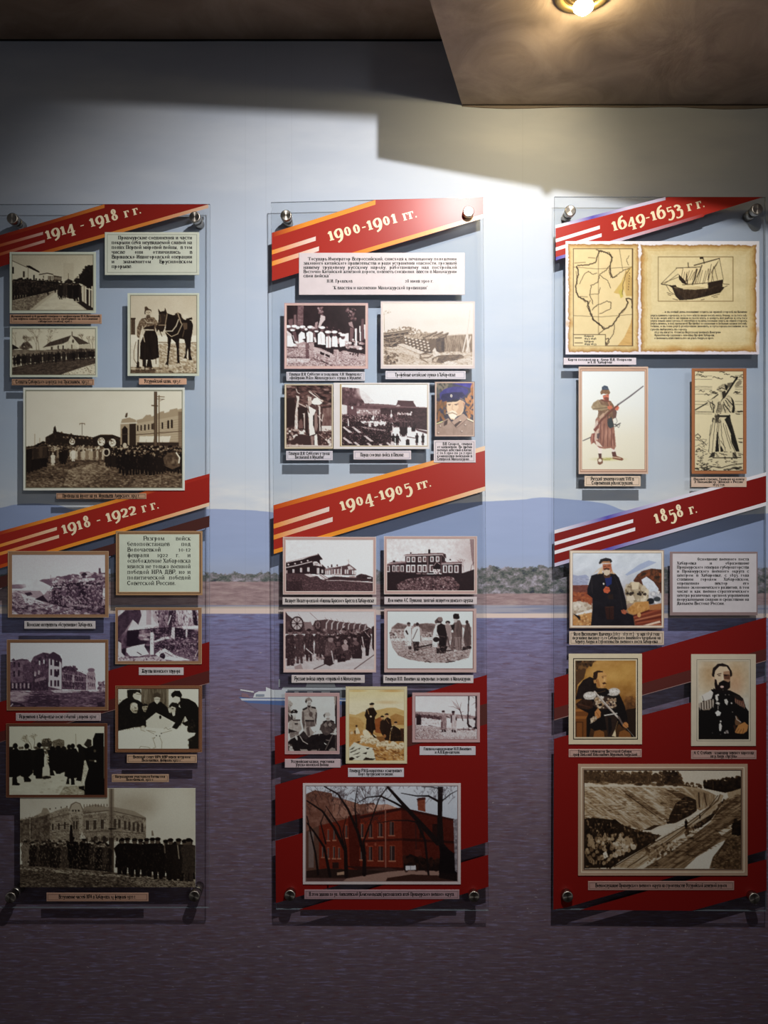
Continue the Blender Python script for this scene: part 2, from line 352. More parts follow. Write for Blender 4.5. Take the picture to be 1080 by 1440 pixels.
def glyph(ch, bold=.24):
    """unit outline pieces (quads) of one letter and its advance"""
    k = (ch, bold)
    if k in _GC: return _GC[k]
    up = False; src = ch
    if ch not in GL:
        lo = ch.lower()
        if lo in GL: src, up = lo, True
        else: _GC[k] = ([], .5); return _GC[k]
    elif ch.isalpha() and ch.isupper(): up = True
    adv, body = GL[src].split('|'); Q = []; th, tn = bold, .1 + (bold - .24) * .55
    def strip(P, wd):
        P = np.array(P); n = len(P)
        d = np.gradient(P, axis=0); d /= np.hypot(d[:, 0], d[:, 1])[:, None] + 1e-9
        if wd is None: wd = tn + (th - tn) * np.abs(d[:, 1]) ** 1.4
        else: wd = np.full(n, wd)
        nn = np.stack([-d[:, 1], d[:, 0]], 1) * wd[:, None] / 2
        A, B = P + nn, P - nn
        for i in range(n - 1): Q.append([A[i], A[i + 1], B[i + 1], B[i]])
    def box(x0, y0, x1, y1): Q.append([(x0, y0), (x1, y0), (x1, y1), (x0, y1)])
    sh = .1
    for st in body.split(';'):
        t = st.split()
        if t[0] == 'V':
            x, y0, y1 = map(float, t[1:4]); f = t[4] if len(t) > 4 else 'tb'
            box(x - th / 2, y0, x + th / 2, y1)
            if 'b' in f: box(x - th / 2 - .1, y0, x + th / 2 + .1, y0 + sh)
            if 't' in f: box(x - th / 2 - .1, y1 - sh, x + th / 2 + .02, y1)
        elif t[0] in 'TK':
            strip([tuple(map(float, q.split(','))) for q in t[1:3]], tn * 1.05 if t[0] == 'T' else th * .95)
        elif t[0] == 'H':
            x0, y, x1 = map(float, t[1:4]); box(x0, y - .06, x1, y + .06)
        elif t[0] == 'S':
            x, y = map(float, t[1:3]); box(x - .15, y - (sh if y > .5 else 0), x + .15, y + (0 if y > .5 else sh))
        elif t[0] == 'O':
            cx, cy, rx, ry = map(float, t[1:5]); n = 15; a = np.linspace(0, 2 * np.pi, n)
            if rx < .1:
                box(cx - rx * 1.4, cy - ry * 1.4, cx + rx * 1.4, cy + ry * 1.4); continue
            dx = np.abs(np.cos(a)) ** 1.4; wd = tn + (th - tn) * dx
            o = np.stack([cx + rx * np.cos(a), cy + ry * np.sin(a)], 1); i_ = np.stack([cx + (rx - wd) * np.cos(a), cy + (ry - wd) * np.sin(a)], 1)
            for i in range(n - 1): Q.append([o[i], o[i + 1], i_[i + 1], i_[i]])
        elif t[0] == 'C':
            P = [np.array(tuple(map(float, q.split(',')))) for q in t[1:]]; P = [2 * P[0] - P[1]] + P + [2 * P[-1] - P[-2]]; out = []
            for i in range(1, len(P) - 2):
                for u in np.linspace(0, 1, 4, endpoint=False):
                    a, b, c, d = P[i - 1], P[i], P[i + 1], P[i + 2]
                    out.append(.5 * ((2 * b) + (c - a) * u + (2 * a - 5 * b + 4 * c - d) * u * u + (3 * b - a - 3 * c + d) * u ** 3))
            out.append(P[-2]); strip(out, None)
    adv = float(adv); Q = np.array(Q, float)
    if up: Q = Q * [1.18, 1.4]; adv *= 1.18
    _GC[k] = (Q, adv); return _GC[k]

TRK = .1
def wordw(s, bold=.24): return sum((glyph(c, bold)[1] + TRK) if c != ' ' else .55 for c in s)

class Letters:
    """collects glyph quads in photo pixels (x right, y down) and becomes one flat mesh a hair in front of its plate"""
    def __init__(s): s.q = []
    def line(s, txt, x, y, xh, width=None, mode='c', rot=0., bold=.24, squeeze=True):
        nat = wordw(txt, bold) * xh; sx = 1.; gap = 0.
        if width and mode == 'j':
            ns = txt.strip().count(' ')
            if nat > width: sx = width / nat
            elif ns: gap = (width - nat) / ns
        elif width and (squeeze or nat > width): sx = width / nat
        if mode == 'c': x = x - nat * sx / 2
        c, n = math.cos(rot), math.sin(rot); u = 0.
        for ch in txt:
            if ch == ' ': u += .55 * xh * sx + gap; continue
            Q, adv = glyph(ch, bold)
            if len(Q):
                gx = Q[..., 0] * xh * sx + u; gy = Q[..., 1] * xh
                s.q.append(np.stack([x + gx * c - gy * n, y - gx * n - gy * c], -1))
            u += (adv + TRK) * xh * sx
    def build(s, name, d, m, parent):
        q = np.concatenate(s.q); n = len(q); q = q.reshape(-1, 2)
        lift = np.repeat(np.arange(n) % 13, 4) * 5e-6      # overlapping strokes lie one over the other, like layers of ink
        V = np.stack([WX(q[:, 0], d), -d - lift, WZ(q[:, 1], d)], 1)
        return mesh(name, V, np.arange(n * 4).reshape(-1, 4), m, parent)
# ---------------------------------------------------------------- the room
def shadow_edge(px, py, zc):
    """where an edge at height zc must stand for the spot lamp to throw it on the wall at that place"""
    S = Vector((WX(px), 0, WZ(py))); t = (zc - S.z) / (LAMP.z - S.z)
    return (S.x + (LAMP.x - S.x) * t, S.y + (LAMP.y - S.y) * t)

def mural_mat():
    m = bpy.data.materials.new('river_mural_print'); m.use_nodes = True; nt = m.node_tree; b = nt.nodes['Principled BSDF']; L = nt.links.new
    g = nt.nodes.new('ShaderNodeTexCoord'); sp = nt.nodes.new('ShaderNodeSeparateXYZ'); L(g.outputs['Object'], sp.inputs[0])
    X, Z = sp.outputs[0], sp.outputs[2]
    def math_(op, a, b_=None, c_=None):
        n = nt.nodes.new('ShaderNodeMath'); n.operation = op
        for i, v in enumerate((a, b_, c_)):
            if v is None: continue
            if isinstance(v, (int, float)): n.inputs[i].default_value = v
            else: L(v, n.inputs[i])
        return n.outputs[0]
    def noise(sx, sz, det=4, off=0., rough=.55):
        mp = nt.nodes.new('ShaderNodeMapping'); mp.inputs['Scale'].default_value = (sx, 1, sz); mp.inputs['Location'].default_value = (off, off, 0); L(g.outputs['Object'], mp.inputs[0])
        n = nt.nodes.new('ShaderNodeTexNoise'); n.inputs['Scale'].default_value = 1; n.inputs['Detail'].default_value = det; n.inputs['Roughness'].default_value = rough; L(mp.outputs[0], n.inputs['Vector']); return n.outputs[0]
    def step(v, e, w_):            # 0 below e, 1 above e
        n = nt.nodes.new('ShaderNodeMapRange'); n.interpolation_type = 'SMOOTHSTEP'; L(v, n.inputs[0])
        if isinstance(e, (int, float)): n.inputs[1].default_value = e - w_; n.inputs[2].default_value = e + w_
        else: L(math_('SUBTRACT', e, w_), n.inputs[1]); L(math_('ADD', e, w_), n.inputs[2])
        return n.outputs[0]
    def mix(f, a, b_):
        n = nt.nodes.new('ShaderNodeMix'); n.data_type = 'RGBA'
        if isinstance(f, (int, float)): n.inputs[0].default_value = f
        else: L(f, n.inputs[0])
        for i, v in ((6, a), (7, b_)):
            if isinstance(v, tuple): n.inputs[i].default_value = (*lin(v), 1)
            else: L(v, n.inputs[i])
        return n.outputs[2]
    def ramp(v, stops):
        n = nt.nodes.new('ShaderNodeValToRGB'); e = n.color_ramp.elements
        while len(e) < len(stops): e.new(.5)
        for q, (p, c) in zip(e, stops): q.position = p; q.color = (*lin(c), 1)
        L(v, n.inputs[0]); return n.outputs[0]
    def zr(z0, z1): 
        n = nt.nodes.new('ShaderNodeMapRange'); L(Z, n.inputs[0]); n.inputs[1].default_value = z0; n.inputs[2].default_value = z1; return n.outputs[0]
    z = WZ
    sky = ramp(zr(z(720), z(40)), [(0, (216, 222, 230)), (.12, (200, 212, 228)), (.35, (190, 204, 224)), (.7, (186, 194, 208)), (1, (178, 184, 198))])
    cl = math_('MULTIPLY', step(noise(2.2, 7.5, 5, 3.1), .56, .12), step(Z, z(800), .12))
    sky = mix(math_('MULTIPLY', cl, .25), sky, (226, 228, 232))
    cb = math_('MULTIPLY', step(noise(5, 20, 4, 9.), .5, .14), math_('MULTIPLY', step(Z, z(722), .01), math_('SUBTRACT', 1., step(Z, z(682), .03))))
    sky = mix(math_('MULTIPLY', cb, .7), sky, (238, 238, 236))
    # hills: outline read along the wall
    fc = nt.nodes.new('ShaderNodeFloatCurve'); cu = fc.mapping.curves[0]
    prof = [(-240, 716), (-60, 718), (0, 714), (50, 708), (100, 716), (170, 726), (230, 730), (290, 716), (340, 717), (400, 722), (470, 728), (560, 716), (640, 708), (684, 705), (740, 702), (760, 700), (800, 702), (850, 708), (890, 720), (980, 726), (1080, 722), (1320, 716)]
    for i, (px, py) in enumerate(prof):
        xx, yy = (px + 240) / 1560., (740 - py) / 60.
        if i < 2: cu.points[i].location = (xx, yy)
        else: cu.points.new(xx, yy)
    fc.mapping.update()
    xr = nt.nodes.new('ShaderNodeMapRange'); L(X, xr.inputs[0]); xr.inputs[1].default_value = WX(-240); xr.inputs[2].default_value = WX(1320); L(xr.outputs[0], fc.inputs['Value'])
    hz = math_('ADD', math_('MULTIPLY', fc.outputs[0], 60 * PX), z(740))
    hz = math_('ADD', hz, math_('MULTIPLY', math_('SUBTRACT', noise(28, 1, 3, 2.), .5), .004))
    hill = ramp(zr(z(812), z(700)), [(0, (176, 186, 210)), (.3, (168, 184, 220)), (1, (164, 178, 214))])
    hill = mix(math_('MULTIPLY', step(noise(9, 60, 4, 5.), .5, .2), .14), hill, (140, 156, 196))
    c = mix(step(Z, hz, .0012), hill, sky)
    # tree belt
    tz = math_('ADD', z(806), math_('MULTIPLY', math_('SUBTRACT', noise(42, 42, 5, 7., .6), .5), .045))
    tz = math_('ADD', tz, math_('MULTIPLY', step(X, WX(560), .3), .014))
    nt_ = noise(44, 62, 6, 1., .72)
    trees = ramp(nt_, [(.36, (62, 66, 80)), (.46, (104, 110, 104)), (.54, (142, 136, 142)), (.64, (188, 182, 196))])
    c = mix(step(Z, tz, .002), trees, c)
    lz = math_('ADD', z(818), math_('MULTIPLY', step(X, WX(560), .1), -.028))
    field = ramp(noise(22, 130, 5, 4., .7), [(.3, (136, 112, 116)), (.5, (172, 146, 148)), (.7, (194, 172, 170))])
    c = mix(step(Z, math_('ADD', lz, math_('MULTIPLY', math_('SUBTRACT', noise(40, 1, 3, 3.), .5), .006)), .0016), field, c)
    st = math_('MULTIPLY', step(X, WX(560), .15), .012)
    sz = math_('SUBTRACT', z(855.5), st)
    river = mix(step(noise(6, 160, 3, 8.), .5, .1), (146, 150, 176), (178, 176, 190))
    c = mix(step(Z, z(851), .0012), river, c)
    c = mix(math_('MULTIPLY', math_('SUBTRACT', 1., step(X, WX(560), .15)), step(Z, z(857), .001)), c, mix(step(Z, z(853), .001), (206, 190, 180), c))
    c = mix(step(Z, sz, .0012), (238, 216, 206), c)
    # water
    wz = math_('SUBTRACT', z(863), math_('MULTIPLY', step(X, WX(560), .15), .010))
    water = ramp(zr(z(1480), z(863)), [(0, (112, 96, 106)), (.55, (124, 106, 118)), (.8, (140, 124, 146)), (.92, (142, 136, 176)), (1, (142, 146, 192))])
    rp = noise(18, 150, 5, 2., .65)
    water = mix(math_('MULTIPLY', step(rp, .5, .12), .8), water, mix(.5, water, (86, 66, 84)))
    water = mix(math_('MULTIPLY', step(noise(30, 210, 4, 6.), .60, .08), .40), water, (110, 66, 62))
    water = mix(math_('MULTIPLY', step(noise(26, 240, 4, 11.), .60, .09), .38), water, (160, 156, 204))
    water = mix(math_('MULTIPLY', step(noise(60, 190, 3, 15.), .70, .04), .5), water, (200, 190, 196))
    c = mix(step(Z, wz, .0016), water, c)
    # film joints, barely visible
    jt = None
    for px in (345, 374, 410, 735):
        q = math_('COMPARE', X, WX(px), .0006); jt = q if jt is None else math_('MAXIMUM', jt, q)
    c = mix(math_('MULTIPLY', jt, .10), c, (70, 74, 90))
    L(c, b.inputs['Base Color']); b.inputs['Roughness'].default_value = .62; b.inputs['Specular IOR Level'].default_value = .25
    bp = nt.nodes.new('ShaderNodeBump'); bp.inputs['Strength'].default_value = .06; bp.inputs['Distance'].default_value = .01; L(noise(7, 7, 3, 1.), bp.inputs['Height']); L(bp.outputs[0], b.inputs['Normal'])
    return m

def plaster_mat(name, c0, c1, c2):
    m = bpy.data.materials.new(name); m.use_nodes = True; nt = m.node_tree; b = nt.nodes['Principled BSDF']; L = nt.links.new
    tc = nt.nodes.new('ShaderNodeTexCoord'); n = nt.nodes.new('ShaderNodeTexNoise'); n.inputs['Scale'].default_value = 5.5; n.inputs['Detail'].default_value = 7; n.inputs['Distortion'].default_value = 1.6; n.inputs['Roughness'].default_value = .6
    L(tc.outputs['Object'], n.inputs['Vector'])
    r = nt.nodes.new('ShaderNodeValToRGB'); e = r.color_ramp.elements; e[0].position = .34; e[0].color = (*lin(c0), 1); e[1].position = .68; e[1].color = (*lin(c2), 1); q = e.new(.5); q.color = (*lin(c1), 1)
    L(n.outputs[0], r.inputs[0]); L(r.outputs[0], b.inputs['Base Color']); b.inputs['Roughness'].default_value = .75; b.inputs['Specular IOR Level'].default_value = .2
    bp = nt.nodes.new('ShaderNodeBump'); bp.inputs['Strength'].default_value = .12; bp.inputs['Distance'].default_value = .02; L(n.outputs[0], bp.inputs['Height']); L(bp.outputs[0], b.inputs['Normal'])
    return m

WALLM = mural_mat()
V, F = prism_y([(-3.2, 0), (3.2, 0), (3.2, 3.4), (-3.2, 3.4)], 0, .15)
wall = struct(mesh('wall_back', V, F, WALLM))
V, F = prism_z([(-3.2, -4.2), (3.2, -4.2), (3.2, 0), (-3.2, 0)], -.1, 0)
struct(mesh('floor', V, F, mat('floor_boards', (70, 58, 50), .5)))
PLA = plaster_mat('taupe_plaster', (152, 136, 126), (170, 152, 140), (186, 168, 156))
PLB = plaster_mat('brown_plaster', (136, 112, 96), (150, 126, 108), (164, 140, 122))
ZS, ZL = EYE + .953, WZ(56)
k0 = shadow_edge(530, 223, ZS); k1 = shadow_edge(790, 270, ZS)
sl = (k1[1] - k0[1]) / (k1[0] - k0[0])
V, F = prism_z([(WX(650), 0), k0, (1.6, k0[1] + sl * (1.6 - k0[0])), (3.2, k0[1] + sl * (1.6 - k0[0])), (3.2, 0)], ZS, EYE + 1.45)
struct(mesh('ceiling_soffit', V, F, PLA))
a0 = shadow_edge(0, 95, ZL); a1 = shadow_edge(530, 150, ZL); sl2 = (a1[1] - a0[1]) / (a1[0] - a0[0])
V, F = prism_z([(-3.2, 0), (-3.2, max(-.9, a0[1] + sl2 * (-3.2 - a0[0])) if sl2 < 0 else a0[1]), a0, (.45, a0[1] + sl2 * (.45 - a0[0])), (.45, 0)], ZL, EYE + 1.45)
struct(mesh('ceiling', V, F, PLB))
V, F = prism_z([(-3.2, -4.2), (3.2, -4.2), (3.2, 0), (-3.2, 0)], 3.4, 3.5)
struct(mesh('ceiling_upper', V, F, mat('upper_ceiling_paint', (120, 110, 104), .8)))
# small fixings hanging on the ceiling edges, seen only as bumps in the shadow line
for i_, (px, py, zc) in enumerate(((255, 122, ZL), (770, 266, ZS))):
    e = shadow_edge(px, py, zc); V, F = lathe_z([(.004, -.012), (.0075, -.010), (.0085, -.003), (.0085, .0)], 12)
    struct(mesh('trim_%d' % (4 + i_), [(p[0] + e[0], p[1] + e[1] + .012, p[2] + zc) for p in V], F, mat('fixing_metal', (120, 116, 112), .4, .6)))
# cornice seams where the plaster meets the mural film
R = np.random.RandomState(4)
def seam(name, x0, x1, z, drop, m, amp, dark):
    xs = np.linspace(x0, x1, 60); lo = [z - drop - abs(math.sin(i * .37) + .6 * math.sin(i * .91)) * amp for i in range(60)]
    poly = [(x, l) for x, l in zip(xs, lo)] + [(x1, z), (x0, z)]
    V, F = prism_y(poly, -.0025, 0); return struct(mesh(name, V, F, m))
SEAM = mat('seam_gap', (26, 22, 22), .9); CRUST = mat('plaster_crust', (124, 112, 104), .85, var=.12, scale=30)
seam('trim_1', WX(650), 3.2, ZS, .0030, CRUST, .0042, 0)
seam('trim_2', -3.2, WX(650), ZL, .0030, SEAM, .0006, 0)
V, F = prism_y([(WX(650), ZS - .0016), (3.2, ZS - .0016), (3.2, ZS), (WX(650), ZS)], -.004, -.0025); struct(mesh('trim_3', V, F, SEAM))

# the painted boat on the mural (flat print, part of the wall)
def decal(name, polys):
    V, F, C = [], [], []
    for pl, c in polys:
        i = len(V); q = pts(pl); k = len(F)
        V += [(WX(x), -.0004 - .00012 * k, WZ(y)) for x, y in q]; F.append(list(range(i, i + len(q)))); C += [lin(c)] * len(q)
    o = mesh(name, V, F, print_mat('mural_ink', .6, .2), wall); ink(o, np.array(C)); return o
decal('boat_print', [
    ('336,980 352,982 500,980 500,990 470,996 400,993 352,989 340,985', (96, 122, 178)), ('345,988 400,992 500,991 500,1002 420,1006 365,999', (126, 116, 140)), ('338,982 500,984 500,986 340,985', (214, 220, 232)),
    ('356,981 358,975 364,972 374,972 374,966 384,970 396,970 398,966 430,966 432,960 470,960 472,966 500,966 500,982', (226, 230, 234)), ('338,969 357,972 357,974 338,971', (220, 222, 226)), ('340,974 348,976 352,981 340,980', (150, 120, 130)),
    ('392,955 394,955 394,966 392,966', (210, 214, 220)), ('402,972 414,972 414,977 402,977', (90, 100, 124)), ('420,972 432,972 432,977 420,977', (90, 100, 124)), ('440,972 452,972 452,977 440,977', (90, 100, 124)), ('464,972 478,972 478,978 464,978', (90, 100, 124)),
    ('360,976 372,976 372,979 360,979', (150, 160, 176))])

# ---------------------------------------------------------------- downlight in the soffit
bx, by = .367, -(DIST - 1.414)
dl = thing('downlight', 'round recessed ceiling lamp with a glowing warm bulb in the low soffit', 'lamp', (bx, by, ZS))
def at(V, x, y, z): return [(p[0] + x, p[1] + y, p[2] + z) for p in V]
BRASS = mat('aged_brass', (150, 128, 84), .35, .9); 
V, F = lathe_z([(.036, .004), (.037, -.0035), (.043, -.0055), (.049, -.0045), (.052, -.001), (.052, .001)], 40, False, False)
mesh('ring', at(V, bx, by, ZS), F, BRASS, dl, True)
V, F = lathe_z([(.0365, .0004), (.030, -.002), (.024, -.0024), (.0235, .0006)], 40, True, False)
mesh('reflector', at(V, bx, by, ZS - .0005), F, mat('dark_reflector', (60, 50, 34), .3, .8), dl, True)
V, F = lathe_z([(.010, -.001), (.010, -.010), (.0085, -.012)], 20)
mesh('socket', at(V, bx, by, ZS), F, mat('bulb_socket', (120, 104, 70), .4, .7), dl, True)
bm = bpy.data.materials.new('lit_bulb'); bm.use_nodes = True; nb = bm.node_tree; nb.nodes.remove(nb.nodes['Principled BSDF'])
em = nb.nodes.new('ShaderNodeEmission'); em.inputs[0].default_value = (1, .78, .40, 1); em.inputs[1].default_value = 190; nb.links.new(em.outputs[0], nb.nodes['Material Output'].inputs[0])
V, F = lathe_z([(.0085, -.012), (.015, -.016), (.0185, -.021), (.0180, -.026), (.013, -.031), (.0075, -.035), (.0035, -.038), (.0008, -.0395)], 24)
mesh('bulb', at(V, bx, by, ZS), F, bm, dl, True)

bl = bpy.data.lights.new('downlight_beam', 'SPOT'); bo = bpy.data.objects.new('downlight_beam', bl); COL.objects.link(bo)
bo.location = (bx - .004, by + .004, ZS - .043); bl.energy = 3.3; bl.color = (1, .80, .46); bl.shadow_soft_size = .008; bl.spot_size = math.radians(98); bl.spot_blend = 1
bo.rotation_euler = (Vector((WX(700), 0, WZ(240))) - bo.location).to_track_quat('-Z', 'Y').to_euler()

# ---------------------------------------------------------------- glass panels
GB, GF = .029, .035                   # back and front face of the panes, distance from the wall
def pane_mats():
    g = bpy.data.materials.new('clear_acrylic'); g.use_nodes = True; nt = g.node_tree; nt.nodes.remove(nt.nodes['Principled BSDF'])
    tr = nt.nodes.new('ShaderNodeBsdfTransparent'); tr.inputs[0].default_value = (.955, .965, .972, 1)
    gl = nt.nodes.new('ShaderNodeBsdfGlossy'); gl.inputs['Roughness'].default_value = .06
    lw = nt.nodes.new('ShaderNodeLayerWeight'); pw = nt.nodes.new('ShaderNodeMath'); pw.operation = 'POWER'; pw.inputs[1].default_value = 5; nt.links.new(lw.outputs['Facing'], pw.inputs[0])
    fr = nt.nodes.new('ShaderNodeMath'); fr.operation = 'MULTIPLY_ADD'; fr.inputs[1].default_value = .96; fr.inputs[2].default_value = .035; nt.links.new(pw.outputs[0], fr.inputs[0])
    n = nt.nodes.new('ShaderNodeTexNoise'); n.inputs['Scale'].default_value = 3; tc = nt.nodes.new('ShaderNodeTexCoord'); nt.links.new(tc.outputs['Object'], n.inputs['Vector'])
    bp = nt.nodes.new('ShaderNodeBump'); bp.inputs['Strength'].default_value = .01; nt.links.new(n.outputs[0], bp.inputs['Height']); nt.links.new(bp.outputs[0], gl.inputs['Normal'])
    mx = nt.nodes.new('ShaderNodeMixShader'); nt.links.new(fr.outputs[0], mx.inputs[0]); nt.links.new(tr.outputs[0], mx.inputs[1]); nt.links.new(gl.outputs[0], mx.inputs[2]); nt.links.new(mx.outputs[0], nt.nodes['Material Output'].inputs[0])
    e = bpy.data.materials.new('acrylic_edge'); e.use_nodes = True; nt = e.node_tree; b = nt.nodes['Principled BSDF']; b.inputs['Roughness'].default_value = .25
    n = nt.nodes.new('ShaderNodeTexNoise'); n.inputs['Scale'].default_value = 40; tc = nt.nodes.new('ShaderNodeTexCoord'); nt.links.new(tc.outputs['Object'], n.inputs['Vector'])
    r = nt.nodes.new('ShaderNodeValToRGB'); r.color_ramp.elements[0].color = (*lin((104, 116, 126)), 1); r.color_ramp.elements[1].color = (*lin((150, 160, 168)), 1); nt.links.new(n.outputs[0], r.inputs[0]); nt.links.new(r.outputs[0], b.inputs['Base Color'])
    t2 = nt.nodes.new('ShaderNodeBsdfTransparent'); m2 = nt.nodes.new('ShaderNodeMixShader'); m2.inputs[0].default_value = .72
    nt.links.new(t2.outputs[0], m2.inputs[1]); nt.links.new(b.outputs[0], m2.inputs[2]); nt.links.new(m2.outputs[0], nt.nodes['Material Output'].inputs[0])
    return g, e
GLASS, EDGE = pane_mats()

def steel_mat():
    m = bpy.data.materials.new('brushed_steel'); m.use_nodes = True; nt = m.node_tree; b = nt.nodes['Principled BSDF']
    n = nt.nodes.new('ShaderNodeTexNoise'); n.inputs['Scale'].default_value = 160; tc = nt.nodes.new('ShaderNodeTexCoord'); nt.links.new(tc.outputs['Object'], n.inputs['Vector'])
    r = nt.nodes.new('ShaderNodeValToRGB'); r.color_ramp.elements[0].color = (*lin((150, 142, 132)), 1); r.color_ramp.elements[1].color = (*lin((196, 188, 178)), 1); nt.links.new(n.outputs[0], r.inputs[0]); nt.links.new(r.outputs[0], b.inputs['Base Color'])
    b.inputs['Metallic'].default_value = 1; b.inputs['Roughness'].default_value = .34; b.inputs['Anisotropic'].default_value = .85
    tg = nt.nodes.new('ShaderNodeTangent'); tg.direction_type = 'RADIAL'; tg.axis = 'Y'; nt.links.new(tg.outputs[0], b.inputs['Tangent'])
    return m
STEEL = steel_mat()

def standoff(px, py, parent):
    """spacer bolt: barrel from the wall to the pane, wider cap in front; the centre is where the cap shows"""
    x, z = WX(px, .050), WZ(py, .050); h = bpy.data.objects.new('standoff', None); COL.objects.link(h); h.parent = parent
    h.empty_display_size = .02; h.location = Vector((x, 0, z)) - parent.location
    def part(nm, prof):
        V, F = lathe_y(prof, 30); me = bpy.data.meshes.new(nm); me.from_pydata(V, [], F); me.materials.append(STEEL)
        me.polygons.foreach_set('use_smooth', [len(f) == 4 for f in F]); o = bpy.data.objects.new(nm, me); COL.objects.link(o); o.parent = h
    part('barrel', [(.0112, -.0003), (.0112, -.0288)])
    part('cap', [(.0125, -.0352), (.0128, -.037), (.0128, -.0480), (.0122, -.0492), (.0108, -.0498)])

def ribbon(parent, name, poly, col, d=GF + .00016):
    V, F = prism_y([(WX(x, d), WZ(y, d)) for x, y in poly], -d, -GF - .00003)
    o = mesh(name, V, F, print_mat('ribbon_film', .29, .22, .03), parent); ink(o, np.tile(lin(col), (len(V), 1))); return o

def strip(parent, name, a, b, th, cols, d=GF + .00022):
    """line from a to b (upper edge, photo pixels) th high, its colour running through cols"""
    n = 24; V, F, C = [], [], []
    cc = np.array([lin(c) for c in cols]); kk = np.linspace(0, 1, len(cols))
    for i in range(n + 1):
        t = i / n; x = a[0] + (b[0] - a[0]) * t; y = a[1] + (b[1] - a[1]) * t
        c = [np.interp(t, kk, cc[:, j]) for j in range(3)]
        for yy in (y, y + th): V.append((WX(x, d), -d, WZ(yy, d))); C.append(c)
        if i: k = i * 2; F.append([k - 2, k - 1, k + 1, k])
    o = mesh(name, V, F, print_mat('ribbon_film', .29, .22, .03), parent); ink(o, np.array(C)); return o

CREAM = mat('cream_ink', (244, 226, 190), .3); LET = {}
def heading(parent, name, txt, a, b, xh):
    r = math.atan2(a[1] - b[1], b[0] - a[0]); L = Letters()
    num, suf = txt.split('г', 1); num = num.rstrip(); suf = 'г' + suf          # the year mark is set smaller than the figures
    W_ = math.hypot(b[0] - a[0], b[1] - a[1]); w1 = wordw(num, .33); w2 = wordw(suf, .33) * .78; g_ = .62; f = W_ / (w1 + g_ + w2)
    L.line(num, a[0], a[1], xh, w1 * f, 'l', r, .33)
    u = (w1 + g_) * f; L.line(suf, a[0] + u * math.cos(r), a[1] - u * math.sin(r), xh * .78, w2 * f, 'l', r, .33); return L.build(name, GF + .0003, CREAM, parent)

RED, RED2, MAR = (168, 46, 36), (128, 25, 22), (78, 44, 40)
OR, ORD, PALE = (238, 150, 52), (196, 76, 32), (236, 206, 176)
PANELS = {}
def panel(key, q, label, bolts):
    """q = four corners of the pane (lt, rt, rb, lb) in photo pixels"""
    loc = (WX((q[3][0] + q[2][0]) / 2, GF), -.032, WZ((q[3][1] + q[2][1]) / 2, GF))
    t = thing('display_panel', label, 'display panel', loc); PANELS[key] = t
    poly = [(WX(x, GF), WZ(y, GF)) for x, y in q][::-1]
    V, F = prism_y(poly, -GF, -GB)
    mesh('pane', V, F, [GLASS, EDGE], t, mi=[0, 0] + [1] * 4)
    for b_ in bolts: standoff(*b_, t)
    return t

def hexs(*v): return list(v)
# left panel
t = panel('A', [(-3, 287), (295, 286.7), (294, 1277), (-4, 1277)], 'clear panel headed 1914 - 1918 and 1918 - 1922, at the left end of the row', [(16.7, 306.7), (273.6, 304.7), (14, 1263), (273, 1261)])
ribbon(t, 'ribbon', [(-3, 332), (146, 287.3), (293, 287.3), (-3, 376)], (134, 34, 28))
strip(t, 'ribbon_edge', (-3, 331.5), (147, 287.3), 5, [(134, 34, 28), (160, 66, 36), (212, 128, 56)]); strip(t, 'ribbon_edge', (40, 359), (293, 287.5), 5, [(170, 80, 36), (206, 124, 54), (212, 130, 60), (214, 176, 150)])
strip(t, 'ribbon_stripe', (-3, 344), (60.5, 326), 4, [(176, 84, 44), (188, 120, 96), (206, 172, 160)]); strip(t, 'ribbon_stripe', (-3, 356.5), (63, 337), 4, [(176, 84, 44), (188, 120, 96), (206, 172, 160)])
heading(t, 'heading', '1914 - 1918 г г.', (65.3, 336.7), (200, 299.5), 11.6)
ribbon(t, 'ribbon', [(-3, 749), (294.6, 667), (294.5, 708.5), (-3, 798)], (156, 40, 32))
strip(t, 'ribbon_edge', (-3, 748), (294.6, 666), 5, [RED, OR, OR, RED, RED]); strip(t, 'ribbon_edge', (-3, 795), (294.5, 706.5), 5, [ORD, OR, OR, PALE])
strip(t, 'ribbon_stripe', (-3, 766), (80, 741), 4.5, [OR, (236, 170, 120), PALE]); strip(t, 'ribbon_stripe', (-3, 777.5), (83, 752), 4.5, [OR, (236, 170, 120), PALE])
heading(t, 'heading', '1918 - 1922 г г.', (88.3, 751), (225, 714.4), 12)
ribbon(t, 'dark_ribbon', [(-3, 812), (294.5, 725), (294.4, 741), (-3, 828)], MAR)
ribbon(t, 'ribbon', [(-3, 988), (294.4, 902.5), (294.3, 942.8), (-3, 1030)], RED2)
ribbon(t, 'dark_ribbon', [(-3, 1030), (294.3, 942.8), (294.3, 960.6), (-3, 1045)], (92, 42, 38))
strip(t, 'ribbon_edge', (-3, 1044), (294.3, 960), 1., [(120, 90, 86), (150, 120, 116)])
